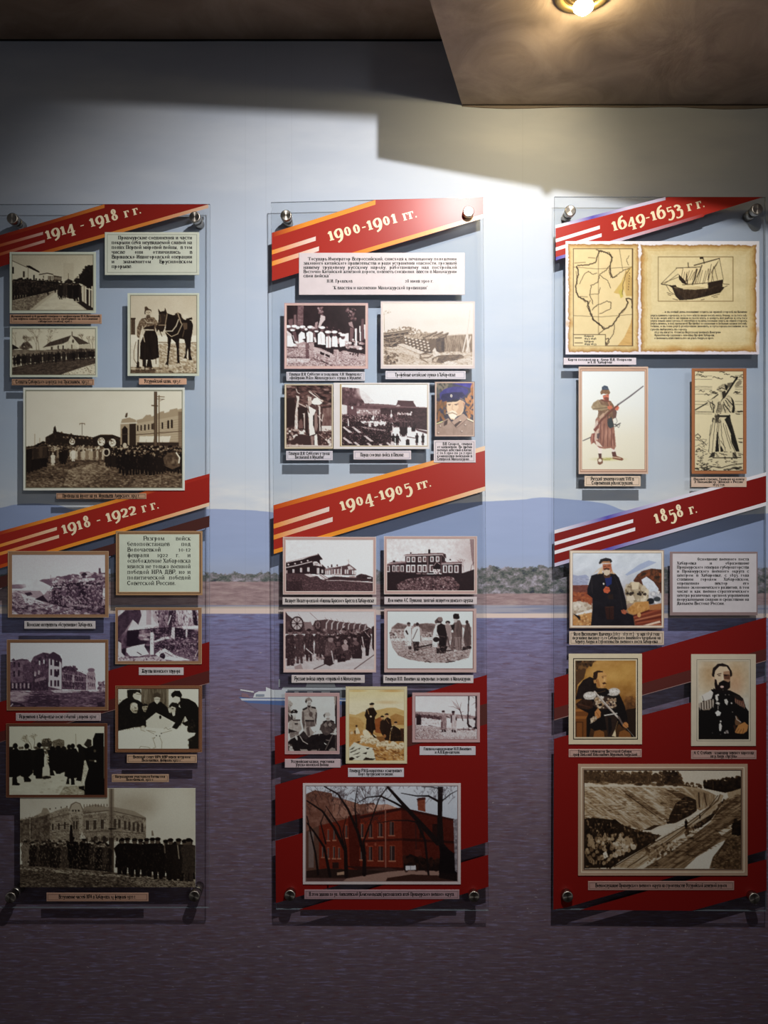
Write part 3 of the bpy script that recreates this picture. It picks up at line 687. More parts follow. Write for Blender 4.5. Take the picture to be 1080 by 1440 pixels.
# middle panel
t = panel('B', [(381, 284.2), (679.3, 277.3), (687.3, 1281), (388.2, 1279)], 'clear panel headed 1900-1901 and 1904-1905, in the middle of the row', [(402, 302.5), (658.9, 297), (407.6, 1259.9), (666.9, 1261.6)])
ribbon(t, 'ribbon', [(382.2, 328), (527, 281), (679.2, 277.5), (679.4, 307), (382.6, 395)], RED)
strip(t, 'ribbon_edge', (382.2, 327.5), (528, 281.2), 6.5, [RED, OR, OR, OR]); strip(t, 'ribbon_edge', (455, 367), (679.4, 301), 6, [ORD, OR, OR, PALE])
strip(t, 'ribbon_stripe', (382.4, 352), (444, 332.5), 6, [OR, (232, 180, 150), (234, 214, 206)]); strip(t, 'ribbon_stripe', (382.4, 367.5), (448.5, 346.5), 6.5, [OR, (232, 180, 150), (234, 214, 206)])
heading(t, 'heading', '1900-1901 гг.', (463, 339), (588, 305), 13)
ribbon(t, 'ribbon', [(384.6, 711), (682, 628), (682.4, 686), (385, 777)], RED)
strip(t, 'ribbon_edge', (384.6, 710.5), (682, 627), 6.5, [ORD, OR, OR, PALE]); strip(t, 'ribbon_edge', (385, 773), (682.4, 684), 6, [OR, OR, OR, OR, PALE])
strip(t, 'ribbon_stripe', (384.8, 737), (463, 712.5), 6.5, [OR, (236, 190, 160), (234, 214, 206)]); strip(t, 'ribbon_stripe', (384.8, 752.5), (467.8, 727), 6.5, [OR, (236, 190, 160), (234, 214, 206)])
heading(t, 'heading', '1904-1905 гг.', (479.6, 718.4), (608, 683.5), 12.6)
ribbon(t, 'ribbon', [(386.4, 1035.6), (684.8, 949), (685, 989), (386.8, 1075)], RED2)
ribbon(t, 'dark_ribbon', [(520, 1036.6), (685, 989), (685.2, 1018), (520, 1066)], (88, 48, 44))
ribbon(t, 'ribbon', [(387, 1104), (685.2, 1018), (686.4, 1184), (460, 1249.5), (460, 1161), (460, 1140), (387.4, 1161)], RED2)
ribbon(t, 'ribbon', [(387.4, 1182.5), (462, 1160.5), (462, 1248.5), (388, 1270)], RED2)
ribbon(t, 'ribbon', [(686.6, 1202), (687, 1247), (574, 1279.8), (420, 1279.2)], RED2)
# right panel
t = panel('C', [(780, 276.3), (1076.5, 277), (1078, 1281.6), (778, 1279.3)], 'clear panel headed 1649-1653 and 1858, at the right end of the row', [(802.4, 296), (1065.3, 293.7), (798.5, 1261.5), (1061.3, 1264)])
LAV, VIO, WHI = (206, 200, 222), (88, 80, 172), (234, 230, 236)
ribbon(t, 'ribbon', [(781.4, 320), (939, 277.2), (1073, 277.2), (781.6, 366)], RED)
strip(t, 'ribbon_edge', (781.4, 316.5), (936, 276.8), 4.5, [WHI, VIO, LAV, (190, 180, 200)]); strip(t, 'ribbon_edge', (781.6, 361.5), (990, 300), 4.5, [VIO, LAV, (196, 150, 160), RED])
strip(t, 'ribbon_stripe', (781.4, 336), (843.5, 317), 5, [WHI, WHI]); strip(t, 'ribbon_stripe', (781.4, 348), (846, 328), 5, [WHI, WHI])
heading(t, 'heading', '1649-1653 г г.', (862, 325), (992.6, 290.6), 12.6)
ribbon(t, 'ribbon', [(779.8, 748), (1077.4, 667), (1077.4, 709), (779.8, 795)], RED2)
strip(t, 'ribbon_edge', (779.8, 745.5), (1077.4, 664), 5, [WHI, VIO, LAV, WHI, WHI]); strip(t, 'ribbon_edge', (779.8, 792), (1077.4, 706), 5, [LAV, VIO, LAV, WHI, WHI])
strip(t, 'ribbon_stripe', (779.8, 762), (890.4, 730), 5, [WHI, WHI]); strip(t, 'ribbon_stripe', (779.8, 774.5), (893.3, 741.5), 5, [WHI, WHI])
heading(t, 'heading', '1858 г.', (921.5, 736.4), (982, 720.5), 13)
ribbon(t, 'ribbon', [(779.2, 953.5), (1077.6, 868), (1077.6, 912), (779.2, 996)], RED2)
ribbon(t, 'dark_ribbon', [(779.2, 996), (1077.6, 912), (1077.6, 929), (779.2, 1012.6)], (96, 46, 42))
strip(t, 'ribbon_edge', (779.2, 1012), (1077.6, 928.4), 1., [(150, 120, 116), (160, 130, 126)])
ribbon(t, 'ribbon', [(779, 1039), (1077.7, 959.5), (1077.9, 1195.5), (797, 1276), (778.2, 1279)], RED2)
ribbon(t, 'ribbon', [(816, 1279.6), (917, 1251), (1077.9, 1208.5), (1078, 1252), (973, 1280.8)], RED2)

# ---------------------------------------------------------------- captions and text boards
INKM = mat('black_ink', (12, 10, 10), .5); INKB = mat('dark_brown_ink', (30, 20, 14), .5)
D0 = GF + .00035
def caption(rect, lines, col, label, border=None, xh=None, wf=.88, group=None, name='caption_plate', d0=D0):
    l, t_, r, b = rect
    o = thing(name, label, 'caption', (WX((l + r) / 2, d0), -d0, WZ(b, d0)), group)
    m = mat('plate_%d_%d_%d' % col, col, .45)
    d1 = d0 + .0012
    plate('plate', l, t_, r, b, d0, d1, m, o)
    if border:
        k = max(1., min(2.2, (b - t_) * .15)); ring('border_line', (l + k, t_ + k, r - k, b - k), (l + k + .55, t_ + k + .55, r - k - .55, b - k - .55), d1, d1 + .0001, mat('rule_%d_%d_%d' % border, border, .5), o)
    n = len(lines); h = b - t_; pitch = h / (n + .55 if n > 1 else 1.0)
    xh = xh or (min(3.7, pitch * .62)); W = (r - l) * wf; L = Letters(); nat = max(wordw(q) for q in lines) * xh; f = min(1.25, W / nat)
    for i, q in enumerate(lines):
        y = t_ + h / 2 + (i - (n - 1) / 2) * pitch * .96 + xh * .5
        L.line(q, (l + r) / 2, y, xh, wordw(q) * xh * f, bold=.38)
    L.build('lettering', d1 + .00012, INKM, o)
    return o

TAN, PNK, GRY, WHT, BUF = (190, 150, 122), (206, 188, 188), (214, 206, 206), (222, 216, 218), (206, 184, 160)
CAPS = [
 ((13.6, 442, 142.8, 455.3), ['Командующий 9-й армией генерал от инфантерии П.А.Лечицкий', '(на первом плане) проводит смотр прибывших на пополнение', 'сибирских полков, 1916 г.'], TAN, 'brown three-line caption plate under the photograph of a street lined by troops', (90, 60, 44), .96),
 ((16.4, 533, 132.2, 541.7), ['Солдаты Сибирского корпуса под Праснышем, 1915 г.'], TAN, 'brown caption plate under the photograph of soldiers lined up before a white church', (90, 60, 44), .9),
 ((195.3, 532, 262.2, 540.8), ['Уссурийский казак, 1915 г.'], (212, 168, 140), 'small tan caption plate under the man holding a dark horse', None, .78),
 ((79, 693.6, 205.6, 701.7), ['Проводы на фронт на ул. Муравьева-Амурского, 1914 г.'], TAN, 'tan caption plate overlapping the red ribbon, under the large photograph of a crowded square', (100, 70, 50), .86),
 ((34, 873.4, 134, 884.3), ['Японские интервенты обстреливают Хабаровск'], GRY, 'pale caption plate under the photograph of soldiers round a wheeled gun', None, .92),
 ((195, 938.8, 258, 949.4), ['Жертвы японского террора'], GRY, 'pale caption plate under the photograph of felled timber and bodies', None, .86),
 ((22.2, 1002.9, 141.5, 1013.7), ['Разрушения в Хабаровске после событий 5 апреля 1920г.'], PNK, 'pale caption plate under the photograph of a ruined brick corner building', (150, 130, 130), .92),
 ((178.2, 1061.3, 276.7, 1073), ['Военный совет НРА ДВР перед штурмом', 'Волочаевки, февраль 1922 г.'], (206, 170, 140), 'buff two-line caption plate under the photograph of men round a map table', (120, 96, 76), .82),
 ((157, 1089, 237.2, 1100), ['Награждения участников битвы под', 'Волочаевкой, 1922 г.'], (200, 164, 136), 'buff two-line caption plate standing free above the lowest photograph of its panel', (120, 96, 76), .88),
 ((65.3, 1255.7, 208.6, 1267.6), ['Вступление частей НРА в Хабаровск 14 февраля 1922 г.'], (200, 158, 136), 'brown caption plate between the bottom bolts of the 1914 - 1918 panel', (120, 90, 76), .76),
 ((402.6, 522.9, 513.2, 535.6), ['Генерал Д.И. Субботич и полковник А.И. Иишенков с', 'офицерами Южно-Маньчжурского отряда в Мукдене.'], (204, 200, 208), 'pale two-line caption plate under the photograph of men in white coats and caps', (150, 150, 166), .92),
 ((542, 521.7, 654.9, 533.3), ['Трофейные китайские пушки в Хабаровске.'], (216, 210, 218), 'pale caption plate under the photograph of stacked cannons', (150, 150, 166), .76),
 ((402.3, 634.1, 467.8, 647.3), ['Генерал Д.И. Субботич у трона', 'Богдыхана в Мукдене'], (208, 202, 210), 'pale two-line caption plate under the narrow photograph of a carved throne', (150, 150, 166), .88),
 ((497, 633.7, 578.2, 646.3), ['Парад союзных войск в Пекине.'], (222, 210, 214), 'pale caption plate under the photograph of troops parading before a gate tower', (130, 130, 160), .76),
 ((397.2, 840, 529.2, 850.3), ['Лазарет Нижегородской общины Красного Креста в Хабаровске'], (216, 206, 204), 'pale caption plate under the photograph of a dark timber house with an outside stair', None, .95),
 ((540.4, 839.4, 670.7, 849.9), ['Дом имени А.С. Пушкина, занятый лазаретом дамского кружка'], (216, 204, 206), 'pale caption plate under the photograph of a two-storey house with white window frames', None, .92),
 ((409.9, 949.3, 512.9, 960.4), ['Русские войска перед отправкой в Маньчжурию.'], (210, 200, 200), 'pale caption plate under the photograph of troops in greatcoats before carts', None, .92),
 ((539, 949.6, 665.8, 960.7), ['Генерал Н.П. Линевич на передовых позициях в Маньчжурии.'], (216, 206, 206), 'pale caption plate under the oval-faded photograph of officers in a field', None, .95),
 ((400.5, 1067.4, 478.9, 1079.6), ['Уссурийские казаки, участники', 'русско-японской войны.'], (206, 184, 188), 'pinkish two-line caption plate under the photograph of three soldiers', None, .78),
 ((489.3, 1080.2, 568, 1092.8), ['Генерал Р.И.Кондратенко осматривает', 'Порт-Артурские позиции.'], (214, 208, 214), 'pale two-line caption plate under the cream-mounted photograph of officers on a hill', None, .94),
 ((590, 1049.7, 668.9, 1062), ['Главнокомандующие Н.П.Линевич', 'и А.Н.Куропаткин.'], (210, 206, 212), 'pale two-line caption plate under the photograph of two officers by bare trees', None, .85),
 ((428, 1251.3, 646, 1264.5), ['В этом здании по ул. Алексеевской (Комсомольская) располагался штаб Приамурского военного округа.'], (172, 140, 146), 'long mauve caption plate under the colour photograph of a red brick building', (120, 96, 100), .94),
 ((792.6, 503, 894.8, 513), ['Карта походов на р. Амур В.Д. Пояркова', 'и Е.П. Хабарова'], (218, 208, 216), 'pale two-line caption plate under the old map on parchment', None, .88),
 ((822, 669.4, 901, 684), ['Русский землепроходец XVII в.', 'Современная реконструкция.'], (218, 196, 174), 'buff two-line caption plate under the colour picture of a man with a long musket', (150, 130, 110), .78),
 ((972.3, 670.9, 1050, 685), ['Рядовой стрелец. Гравюра из книги', 'Э. Пальмквиста "Записки о России"', '1674 год.'], (214, 186, 166), 'buff three-line caption plate under the engraving of a man with an axe', None, .92),
 ((800.5, 887.7, 933.8, 907), ['Яков Васильевич Дьяченко (1817 - 1871 гг.) - 31 мая 1858 года', 'возглавил высадку 13-го Сибирского линейного батальона на', 'берегу Амура и строительство военного поста Хабаровка'], (216, 196, 176), 'buff three-line caption plate under the painting of a bearded old man', (130, 110, 90), .93),
 ((799.8, 1053.5, 902.5, 1064.9), ['Генерал-губернатор Восточной Сибири,', 'граф Николай Николаевич Муравьев-Амурский'], (200, 164, 152), 'pinkish two-line caption plate under the portrait of a seated officer with a sword', (130, 90, 86), .88),
 ((972, 1055.2, 1063.9, 1067.6), ['А. С. Стабаев – командир первого парохода', 'на р.Амур «Аргунь»'], (196, 160, 150), 'pinkish two-line caption plate under the portrait of a bearded officer with medals', (140, 104, 98), .92),
 ((827, 1239.3, 1032.5, 1252), ['Военнослужащие Приамурского военного округа на строительстве Уссурийской железной дороги'], (184, 146, 136), 'long caption plate under the photograph of a railway cutting', (110, 84, 78), .9),
]
for rc, ln, c, lb, bd, wf in CAPS: caption(rc, ln, c, lb, bd, wf=wf)
caption((610, 619, 669, 650.5), ['       В.В. Сахаров - генерал'], (220, 208, 212), 'pale six-line caption plate under the portrait of a moustached man in a cap', (140, 130, 140), wf=.01) if False else None

def board(rect, lines, col, label, l, r, y0, pitch, xh, ink_=INKM, inset=None, frame=None, rule=None, bold=.33, d0=D0):
    """text board: lines = (text, mode) with mode j (justified), l, c or r"""
    o = thing('text_board', label, 'text board', (WX((rect[0] + rect[2]) / 2, d0), -d0, WZ(rect[3], d0))); d1 = d0 + .0016
    plate('plate', *rect, d0, d1, mat('board_%d_%d_%d' % col, col, .4), o)
    if frame:
        for i, (a, b_, c) in enumerate(frame): ring('frame', a, b_, d1, d1 + .0007 - .0002 * i, mat('frame_%d_%d_%d' % c, c, .4), o)
    if rule: ring('border_line', rule[0], rule[1], d1, d1 + .0001, mat('rule_%d_%d_%d' % rule[2], rule[2], .5), o)
    L = Letters(); y = y0
    for q in lines:
        s, mo = q[0], q[1]; x = q[2] if len(q) > 2 else l; wd = q[3] if len(q) > 3 else None
        L.line(s.strip(), x if mo != 'c' else (l + r) / 2, y, xh, (r - x) if mo == 'j' else wd, mo, 0, bold); y += pitch if len(q) < 5 else q[4]
    L.build('lettering', d1 + .00012, ink_, o); return o

board((147.2, 326.4, 280, 386.7), [('Приамурские соединения и части', 'j', 166), ('покрыли себя неувядаемой славой на', 'j'), ('полях Первой мировой войны,  в том', 'j'), ('числе они отличились в', 'j'), ('Варшавско-Ивангородской операции', 'j'), ('и знаменитом Брусиловском', 'j'), ('прорыве.', 'l')],
      (212, 216, 200), 'cream text board of seven lines under the 1914 - 1918 heading', 157, 270.4, 336.6, 6.72, 3.6, rule=((150.5, 329.5, 277, 383.5), (151.3, 330.3, 276.2, 382.7), (160, 164, 148)))
board((163, 746.7, 284.7, 837), [('Разгром войск', 'j', 201.5), ('белоповстанцев под', 'j'), ('Волочаевкой 10-12', 'j'), ('февраля 1922 г. и', 'j'), ('освобождение Хабаровска', 'j'), ('явился не только военной', 'j'), ('победой НРА ДВР, но и', 'j'), ('политической победой', 'j'), ('Советской России.', 'l')],
      (214, 222, 204), 'greenish-white text board in a brown frame under the 1918 - 1922 heading', 179, 268.4, 759.8, 7.86, 4.1, frame=[((163, 746.7, 284.7, 837), (165.6, 749.3, 282.1, 834.4), (176, 138, 100)), ((165.6, 749.3, 282.1, 834.4), (166.6, 750.3, 281.1, 833.4), (64, 44, 32)), ((166.6, 750.3, 281.1, 833.4), (167.8, 751.4, 280, 832.2), (196, 160, 120))], bold=.25)
board((420.4, 355.4, 653.6, 414.6), [('"Государь Император Всероссийский, снисходя к печальному положению', 'j', 432.5), ('законного китайского правительства и ради устранения опасности, грозящей', 'j'), ('нашему трудовому русскому народу, работающему над постройкой', 'j'), ('Восточно-Китайской железной дороги, повелеть соизволил: ввести в Маньчжурию', 'j'), ('свои войска"', 'l', 426.8, None, 7.4), ('Н.И. Гродеков', 'l', 459.6, 36, 0), ('28 июня 1900 г.', 'l', 569.6, 40, 9.4), ('"К властям и населению Маньчжурской провинции"', 'c', 0, 134)],
      (212, 200, 203), 'pale pink text board of quoted lines under the 1900-1901 heading', 426.8, 642.8, 366.2, 5.95, 3.3)
board((942.2, 775.8, 1065.4, 865.3), [('Основание военного поста', 'j', 980.5), ('Хабаровка и образование', 'j'), ('Приамурского генерал-губернаторства', 'j'), ('и Приамурского военного округа с', 'j'), ('центром в Хабаровке, с 1893 года', 'j'), ('ставшим городом Хабаровском,', 'j'), ('определило вектор его', 'j'), ('военно-экономического развития, в том', 'j'), ('числе и как военно-стратегического', 'j'), ('центра различных органов управления', 'j'), ('вооруженными силами и средствами на', 'j'), ('Дальнем Востоке России.', 'l')],
      (214, 208, 212), 'pale grey text board of twelve lines beside the painting of the bearded old man', 952, 1053.5, 788.2, 5.66, 2.95, frame=[((942.2, 775.8, 1065.4, 865.3), (945.9, 778.2, 1064, 860.9), (150, 128, 128))])
o = caption((610, 619, 669, 650.5), ['В.В.'], (220, 208, 212), 'pale six-line caption plate under the portrait of a moustached man in a cap', (140, 130, 140))
for c_ in list(o.children):
    if c_.name.startswith('lettering'): bpy.data.objects.remove(c_)
L = Letters()
for i, (s_, mo, x_) in enumerate([('В.В. Сахаров - генерал', 'j', 622.5), ('от кавалерии. Во время', 'j', 614.7), ('военных действий в Китае,', 'j', 614.7), ('с 20.8.1900 по 10.2.1901', 'j', 614.7), ('командовал войсками в', 'j', 614.7), ('Северной Маньчжурии.', 'l', 614.7)]):
    L.line(s_, x_, 626 + i * 4.25, 2.7, (664 - x_) if mo == 'j' else 46, mo, 0, .36)
L.build('lettering', D0 + .0013, INKM, o)

# ---------------------------------------------------------------- the prints; every function draws one picture
SEPIA = [(18, 13, 12), (88, 74, 62), (172, 160, 134), (238, 234, 208)]
SEPIA2 = [(20, 13, 11), (98, 78, 60), (182, 164, 134), (242, 240, 222)]
PLUM = [(30, 18, 32), (110, 84, 102), (186, 166, 174), (238, 246, 248)]
GREY = [(22, 18, 17), (96, 84, 76), (170, 160, 148), (222, 228, 218)]
ROSE = [(24, 14, 18), (104, 76, 80), (188, 166, 166), (240, 246, 250)]
BROWN = [(16, 10, 8), (94, 70, 48), (176, 150, 116), (240, 236, 222)]

def pic_street(p):
    p.bg(.74, .84, .9)
    p.N(None, .05, 200, seed=1)
    p.R4(640, 215, 745, 380, .6, .25)
    p.P("125,190 400,305 400,420 125,420", .86)
    p.L("125,192 270,258", 5, .15); p.P("265,240 300,240 400,300 398,315 270,255", .12)
    p.L("285,262 285,380", 4, .3)
    for x, y, h in ((133, 290, 70), (241, 330, 62), (344, 360, 52)): p.R4(x - 9, y - h / 2, x + 9, y + h / 2, .12)
    p.P("398,330 430,318 480,318 535,330 535,415 398,415", .82); p.L("398,332 480,318 535,330", 9, .15)
    p.W(440, 355, 440, 355, 1, 9, 22, .2); p.W(490, 365, 528, 365, 4, 8, 38, .3)
    p.P("540,340 625,355 622,400 540,395", .35); p.L("540,342 625,357", 5, .1); p.W(556, 368, 612, 374, 5, 7, 24, .6)
    p.L("692,320 692,380", 4, .25); p.P("655,400 690,375 735,392 740,420 650,420", .2)
    p.P("125,590 330,545 560,490 640,480 740,520 800,600 940,690 125,690", .72)
    p.P("125,592 330,550 560,500 420,590 300,690 125,690", .5)
    p.N("125,592 330,550 560,500 420,590 300,690 125,690", .28, 14, 6, -.25)
    p.P("380,660 560,520 640,500 720,560 800,640 860,690 340,690", .82); p.N("380,660 560,520 640,500 720,560 800,640 860,690 340,690", .08, 60, 14)
    p.P("125,390 200,375 330,385 480,420 600,430 600,480 480,515 330,548 125,592", .1)
    p.crowd(135, 560, 590, 470, 40, 190, .05, .16, h2=80, head=.3)
    for x in range(150, 290, 28): p.L([[x, 548 - (x - 150) * .1], [x - 4, 575 - (x - 150) * .12]], 6, .7, .8)
    p.D("125,395 330,390 580,440 560,480 125,500", 120, 3, 7, .25, .5, .5)
    p.man(485, 542, 60, .1); p.man(560, 515, 70, .12)
    p.crowd(590, 560, 800, 580, 12, 160, .05, .25, head=.4, h2=175)
    p.man(615, 582, 170, .12, .32, .5); p.man(712, 575, 165, .08, .32, .45); p.man(770, 600, 190, .06, .4, .3)
    p.P("735,400 800,370 820,320 850,310 870,250 905,238 940,245 940,480 880,460 830,430 800,420", .08)
    p.D("735,400 820,320 870,245 940,240 940,300 820,400", 90, 6, 14, .04, .18, .8)
    p.P("800,450 860,440 940,480 940,690 870,650 800,600", .14)
    p.P("820,450 860,440 880,650 830,590", .62); p.L("865,470 940,490", 10, .85)
    for x, y0, y1 in ((838, 455, 600), (868, 458, 640), (905, 475, 655), (932, 455, 680)): p.L([[x, y0], [x, y1]], 13, .88)
    p.P("775,610 830,600 940,670 940,690 880,688", .15)
    p.fleck("125,395 330,400 590,440 590,470 125,560", .42, .6, 9, 14, .6)
    p.N(None, .05, 5)
    return SEPIA

def pic_church(p):
    p.bg(.86, .9, .92); p.N(None, .04, 120)
    for x, y, l, d in ((160, 290, 60, 4), (255, 300, 45, 5), (290, 300, 45, 5), (395, 310, 80, 5), (370, 300, 50, 4), (490, 300, 75, 5), (510, 310, 50, 4), (850, 290, 45, 5), (910, 290, 45, 5), (940, 290, 40, 4)):
        p.tree(x, y, l, p.R.uniform(-.1, .1), d, 7, .35, .35, .7)
    p.D("205,270 250,225 300,235 330,290 215,300", 120, 5, 12, .2, .5, .6)
    p.P("435,280 690,205 730,150 800,245 800,300 435,300", .84); p.N("435,280 690,205 730,150 800,245 800,320 435,300", .1, 20)
    p.P("430,280 500,225 720,155 690,215 640,240", .3); p.L("730,120 730,155", 8, .3); p.P("722,155 775,170 910,240 800,250", .32)
    p.N("430,280 500,225 720,155 690,215 640,240", .1, 9, 30)
    p.P("800,255 920,245 930,310 800,310", .75)
    p.W(525, 290, 590, 275, 2, 16, 36, .2); p.R4(633, 258, 648, 295, .2); p.R4(722, 250, 732, 290, .3); p.E(740, 215, 10, 18, .3)
    p.P("125,245 200,290 125,300", .12)
    p.P("125,300 420,305 640,295 963,290 963,380 125,380", .48); p.N("125,300 963,290 963,380 125,380", .16, 40, 12)
    p.R4(125, 370, 963, 470, .88)
    p.P("125,480 330,440 600,405 963,385 963,552 125,552", .32)
    p.N("125,480 330,440 600,405 963,385 963,552 125,552", .16, 26, 9, -.15)
    p.P("963,440 800,490 620,552 963,552", .86); p.D("963,440 800,490 640,552 963,552", 60, 3, 7, .3, .6, .6)
    p.crowd(140, 468, 960, 388, 34, 118, .07, .2, w=.36, head=.25, h2=90)
    p.D("600,300 900,290 940,320 640,330", 50, 5, 12, .15, .4, .6)
    p.fleck("125,480 330,440 963,390 963,440 620,552 125,552", .5, .5, 10, 5, .62); p.fleck("125,380 963,330 963,400 125,470", .35, .5, 10, 14, .66)
    p.N(None, .05, 5)
    return SEPIA

def pic_horse(p):
    p.bg(.76, .8, .86); p.N(None, .03, 150)
    p.R4(125, 600, 955, 700, .92); p.R4(130, 380, 180, 590, .3); p.R4(125, 378, 186, 395, .15); p.N("130,390 180,390 180,590 130,590", .1, 20, 8)
    p.P("125,720 955,690 955,1075 125,1075", .66); p.N("125,720 955,690 955,1075 125,1075", .34, 26, 16, .4)
    p.P("125,610 480,610 480,1000 125,1000", .9, .8)
    p.L("480,688 590,690", 12, .45); p.L("895,690 955,690", 10, .45)
    K = .07
    # horse
    p.P("590,320 660,345 720,330 800,400 890,410 915,470 905,560 890,640 880,760 885,850 905,910 860,915 850,830 850,760 830,860 835,905 790,900 815,840 820,720 800,650 740,640 735,780 745,960 748,990 700,985 712,940 705,760 690,690 640,640 630,700 610,860 600,995 545,995 580,930 595,740 590,630 560,560 575,430", K)
    p.P("470,260 500,300 550,290 560,250 578,300 590,340 600,420 560,470 550,520 530,555 490,550 465,500 475,420 480,330", .1)
    p.P("480,400 490,340 520,320 560,330 570,400 540,460 490,465", .2, .8); p.L("480,470 560,470 585,330", 12, .55); p.P("475,490 550,490 535,545 490,545", .15)
    p.L("495,330 505,420 480,450", 5, .45); p.E(555, 350, 9, 12, .3)
    p.L("560,545 650,545 700,480 750,340", 11, .8); p.L("560,550 640,615 720,580 775,460 720,350", 9, .7); p.L("495,550 520,610", 8, .12)
    p.P("680,330 720,310 760,330 780,400 750,420", .15); p.P("780,330 840,345 870,390 800,400", .82); p.P("820,390 900,370 905,400 830,410", .12); p.L("720,320 760,440", 14, .6)
    p.P("780,440 840,440 840,520 800,530", .35); p.L("800,540 780,620", 8, .4)
    p.E(570, 985, 26, 14, .75); p.E(727, 975, 24, 24, .72); p.E(808, 905, 26, 14, .85); p.R4(838, 800, 854, 890, .85); p.P("655,690 670,665 690,690", .9)
    # cossack
    p.P("310,540 430,530 465,620 485,880 400,910 290,910 240,900 245,700", .08)
    p.N("310,540 430,530 465,620 485,880 400,910 240,900", .08, 16, 120)
    p.P("300,380 345,365 420,372 460,420 475,470 465,520 440,500 430,540 290,540 275,470 250,560 235,640 205,620 205,500 235,420 265,385", .42)
    p.N("300,380 345,365 420,372 460,420 475,470 440,500 430,540 290,540 275,470 235,640 205,620 205,500 265,385", .3, 14)
    p.P("280,500 420,470 425,525 285,520", .12); p.L("275,530 410,530", 10, .85); p.L("270,535 300,680", 10, .75); p.L("320,470 275,520", 9, .7); p.L("300,400 330,440 400,440", 8, .75); p.P("440,500 470,450 480,520 455,560", .15)
    p.P("225,650 265,560 245,700 230,720", .8)
    p.E(345, 315, 38, 46, .72); p.P("318,355 375,355 370,380 325,380", .3); p.L("330,345 362,345", 10, .08); p.E(330, 308, 6, 4, .2); p.E(360, 308, 6, 4, .2); p.L("347,310 350,332", 5, .5)
    p.P("297,330 300,290 300,240 325,232 350,262 385,275 388,310 375,285 330,280 312,300 310,335", .28); p.N("297,330 300,240 350,262 388,310 312,300", .2, 9)
    p.L("190,680 165,800 165,900 200,960", 6, .25); p.L("222,660 215,950", 16, .08); p.P("205,930 230,930 235,1050 190,1050", .08)
    p.P("275,910 320,910 320,1000 300,1050 255,1040 275,1000", .1); p.E(280, 1015, 18, 24, .7); p.P("340,905 380,905 400,1010 430,1030 340,1040 320,1000", .08)
    p.L("430,560 445,960", 7, .12); p.D("125,1000 955,1000 955,1075 125,1075", 90, 6, 14, .2, .9, .6, 1.6); p.P("125,1040 440,1030 440,1075 125,1075", .2, .6)
    p.N(None, .04, 6)
    return SEPIA2

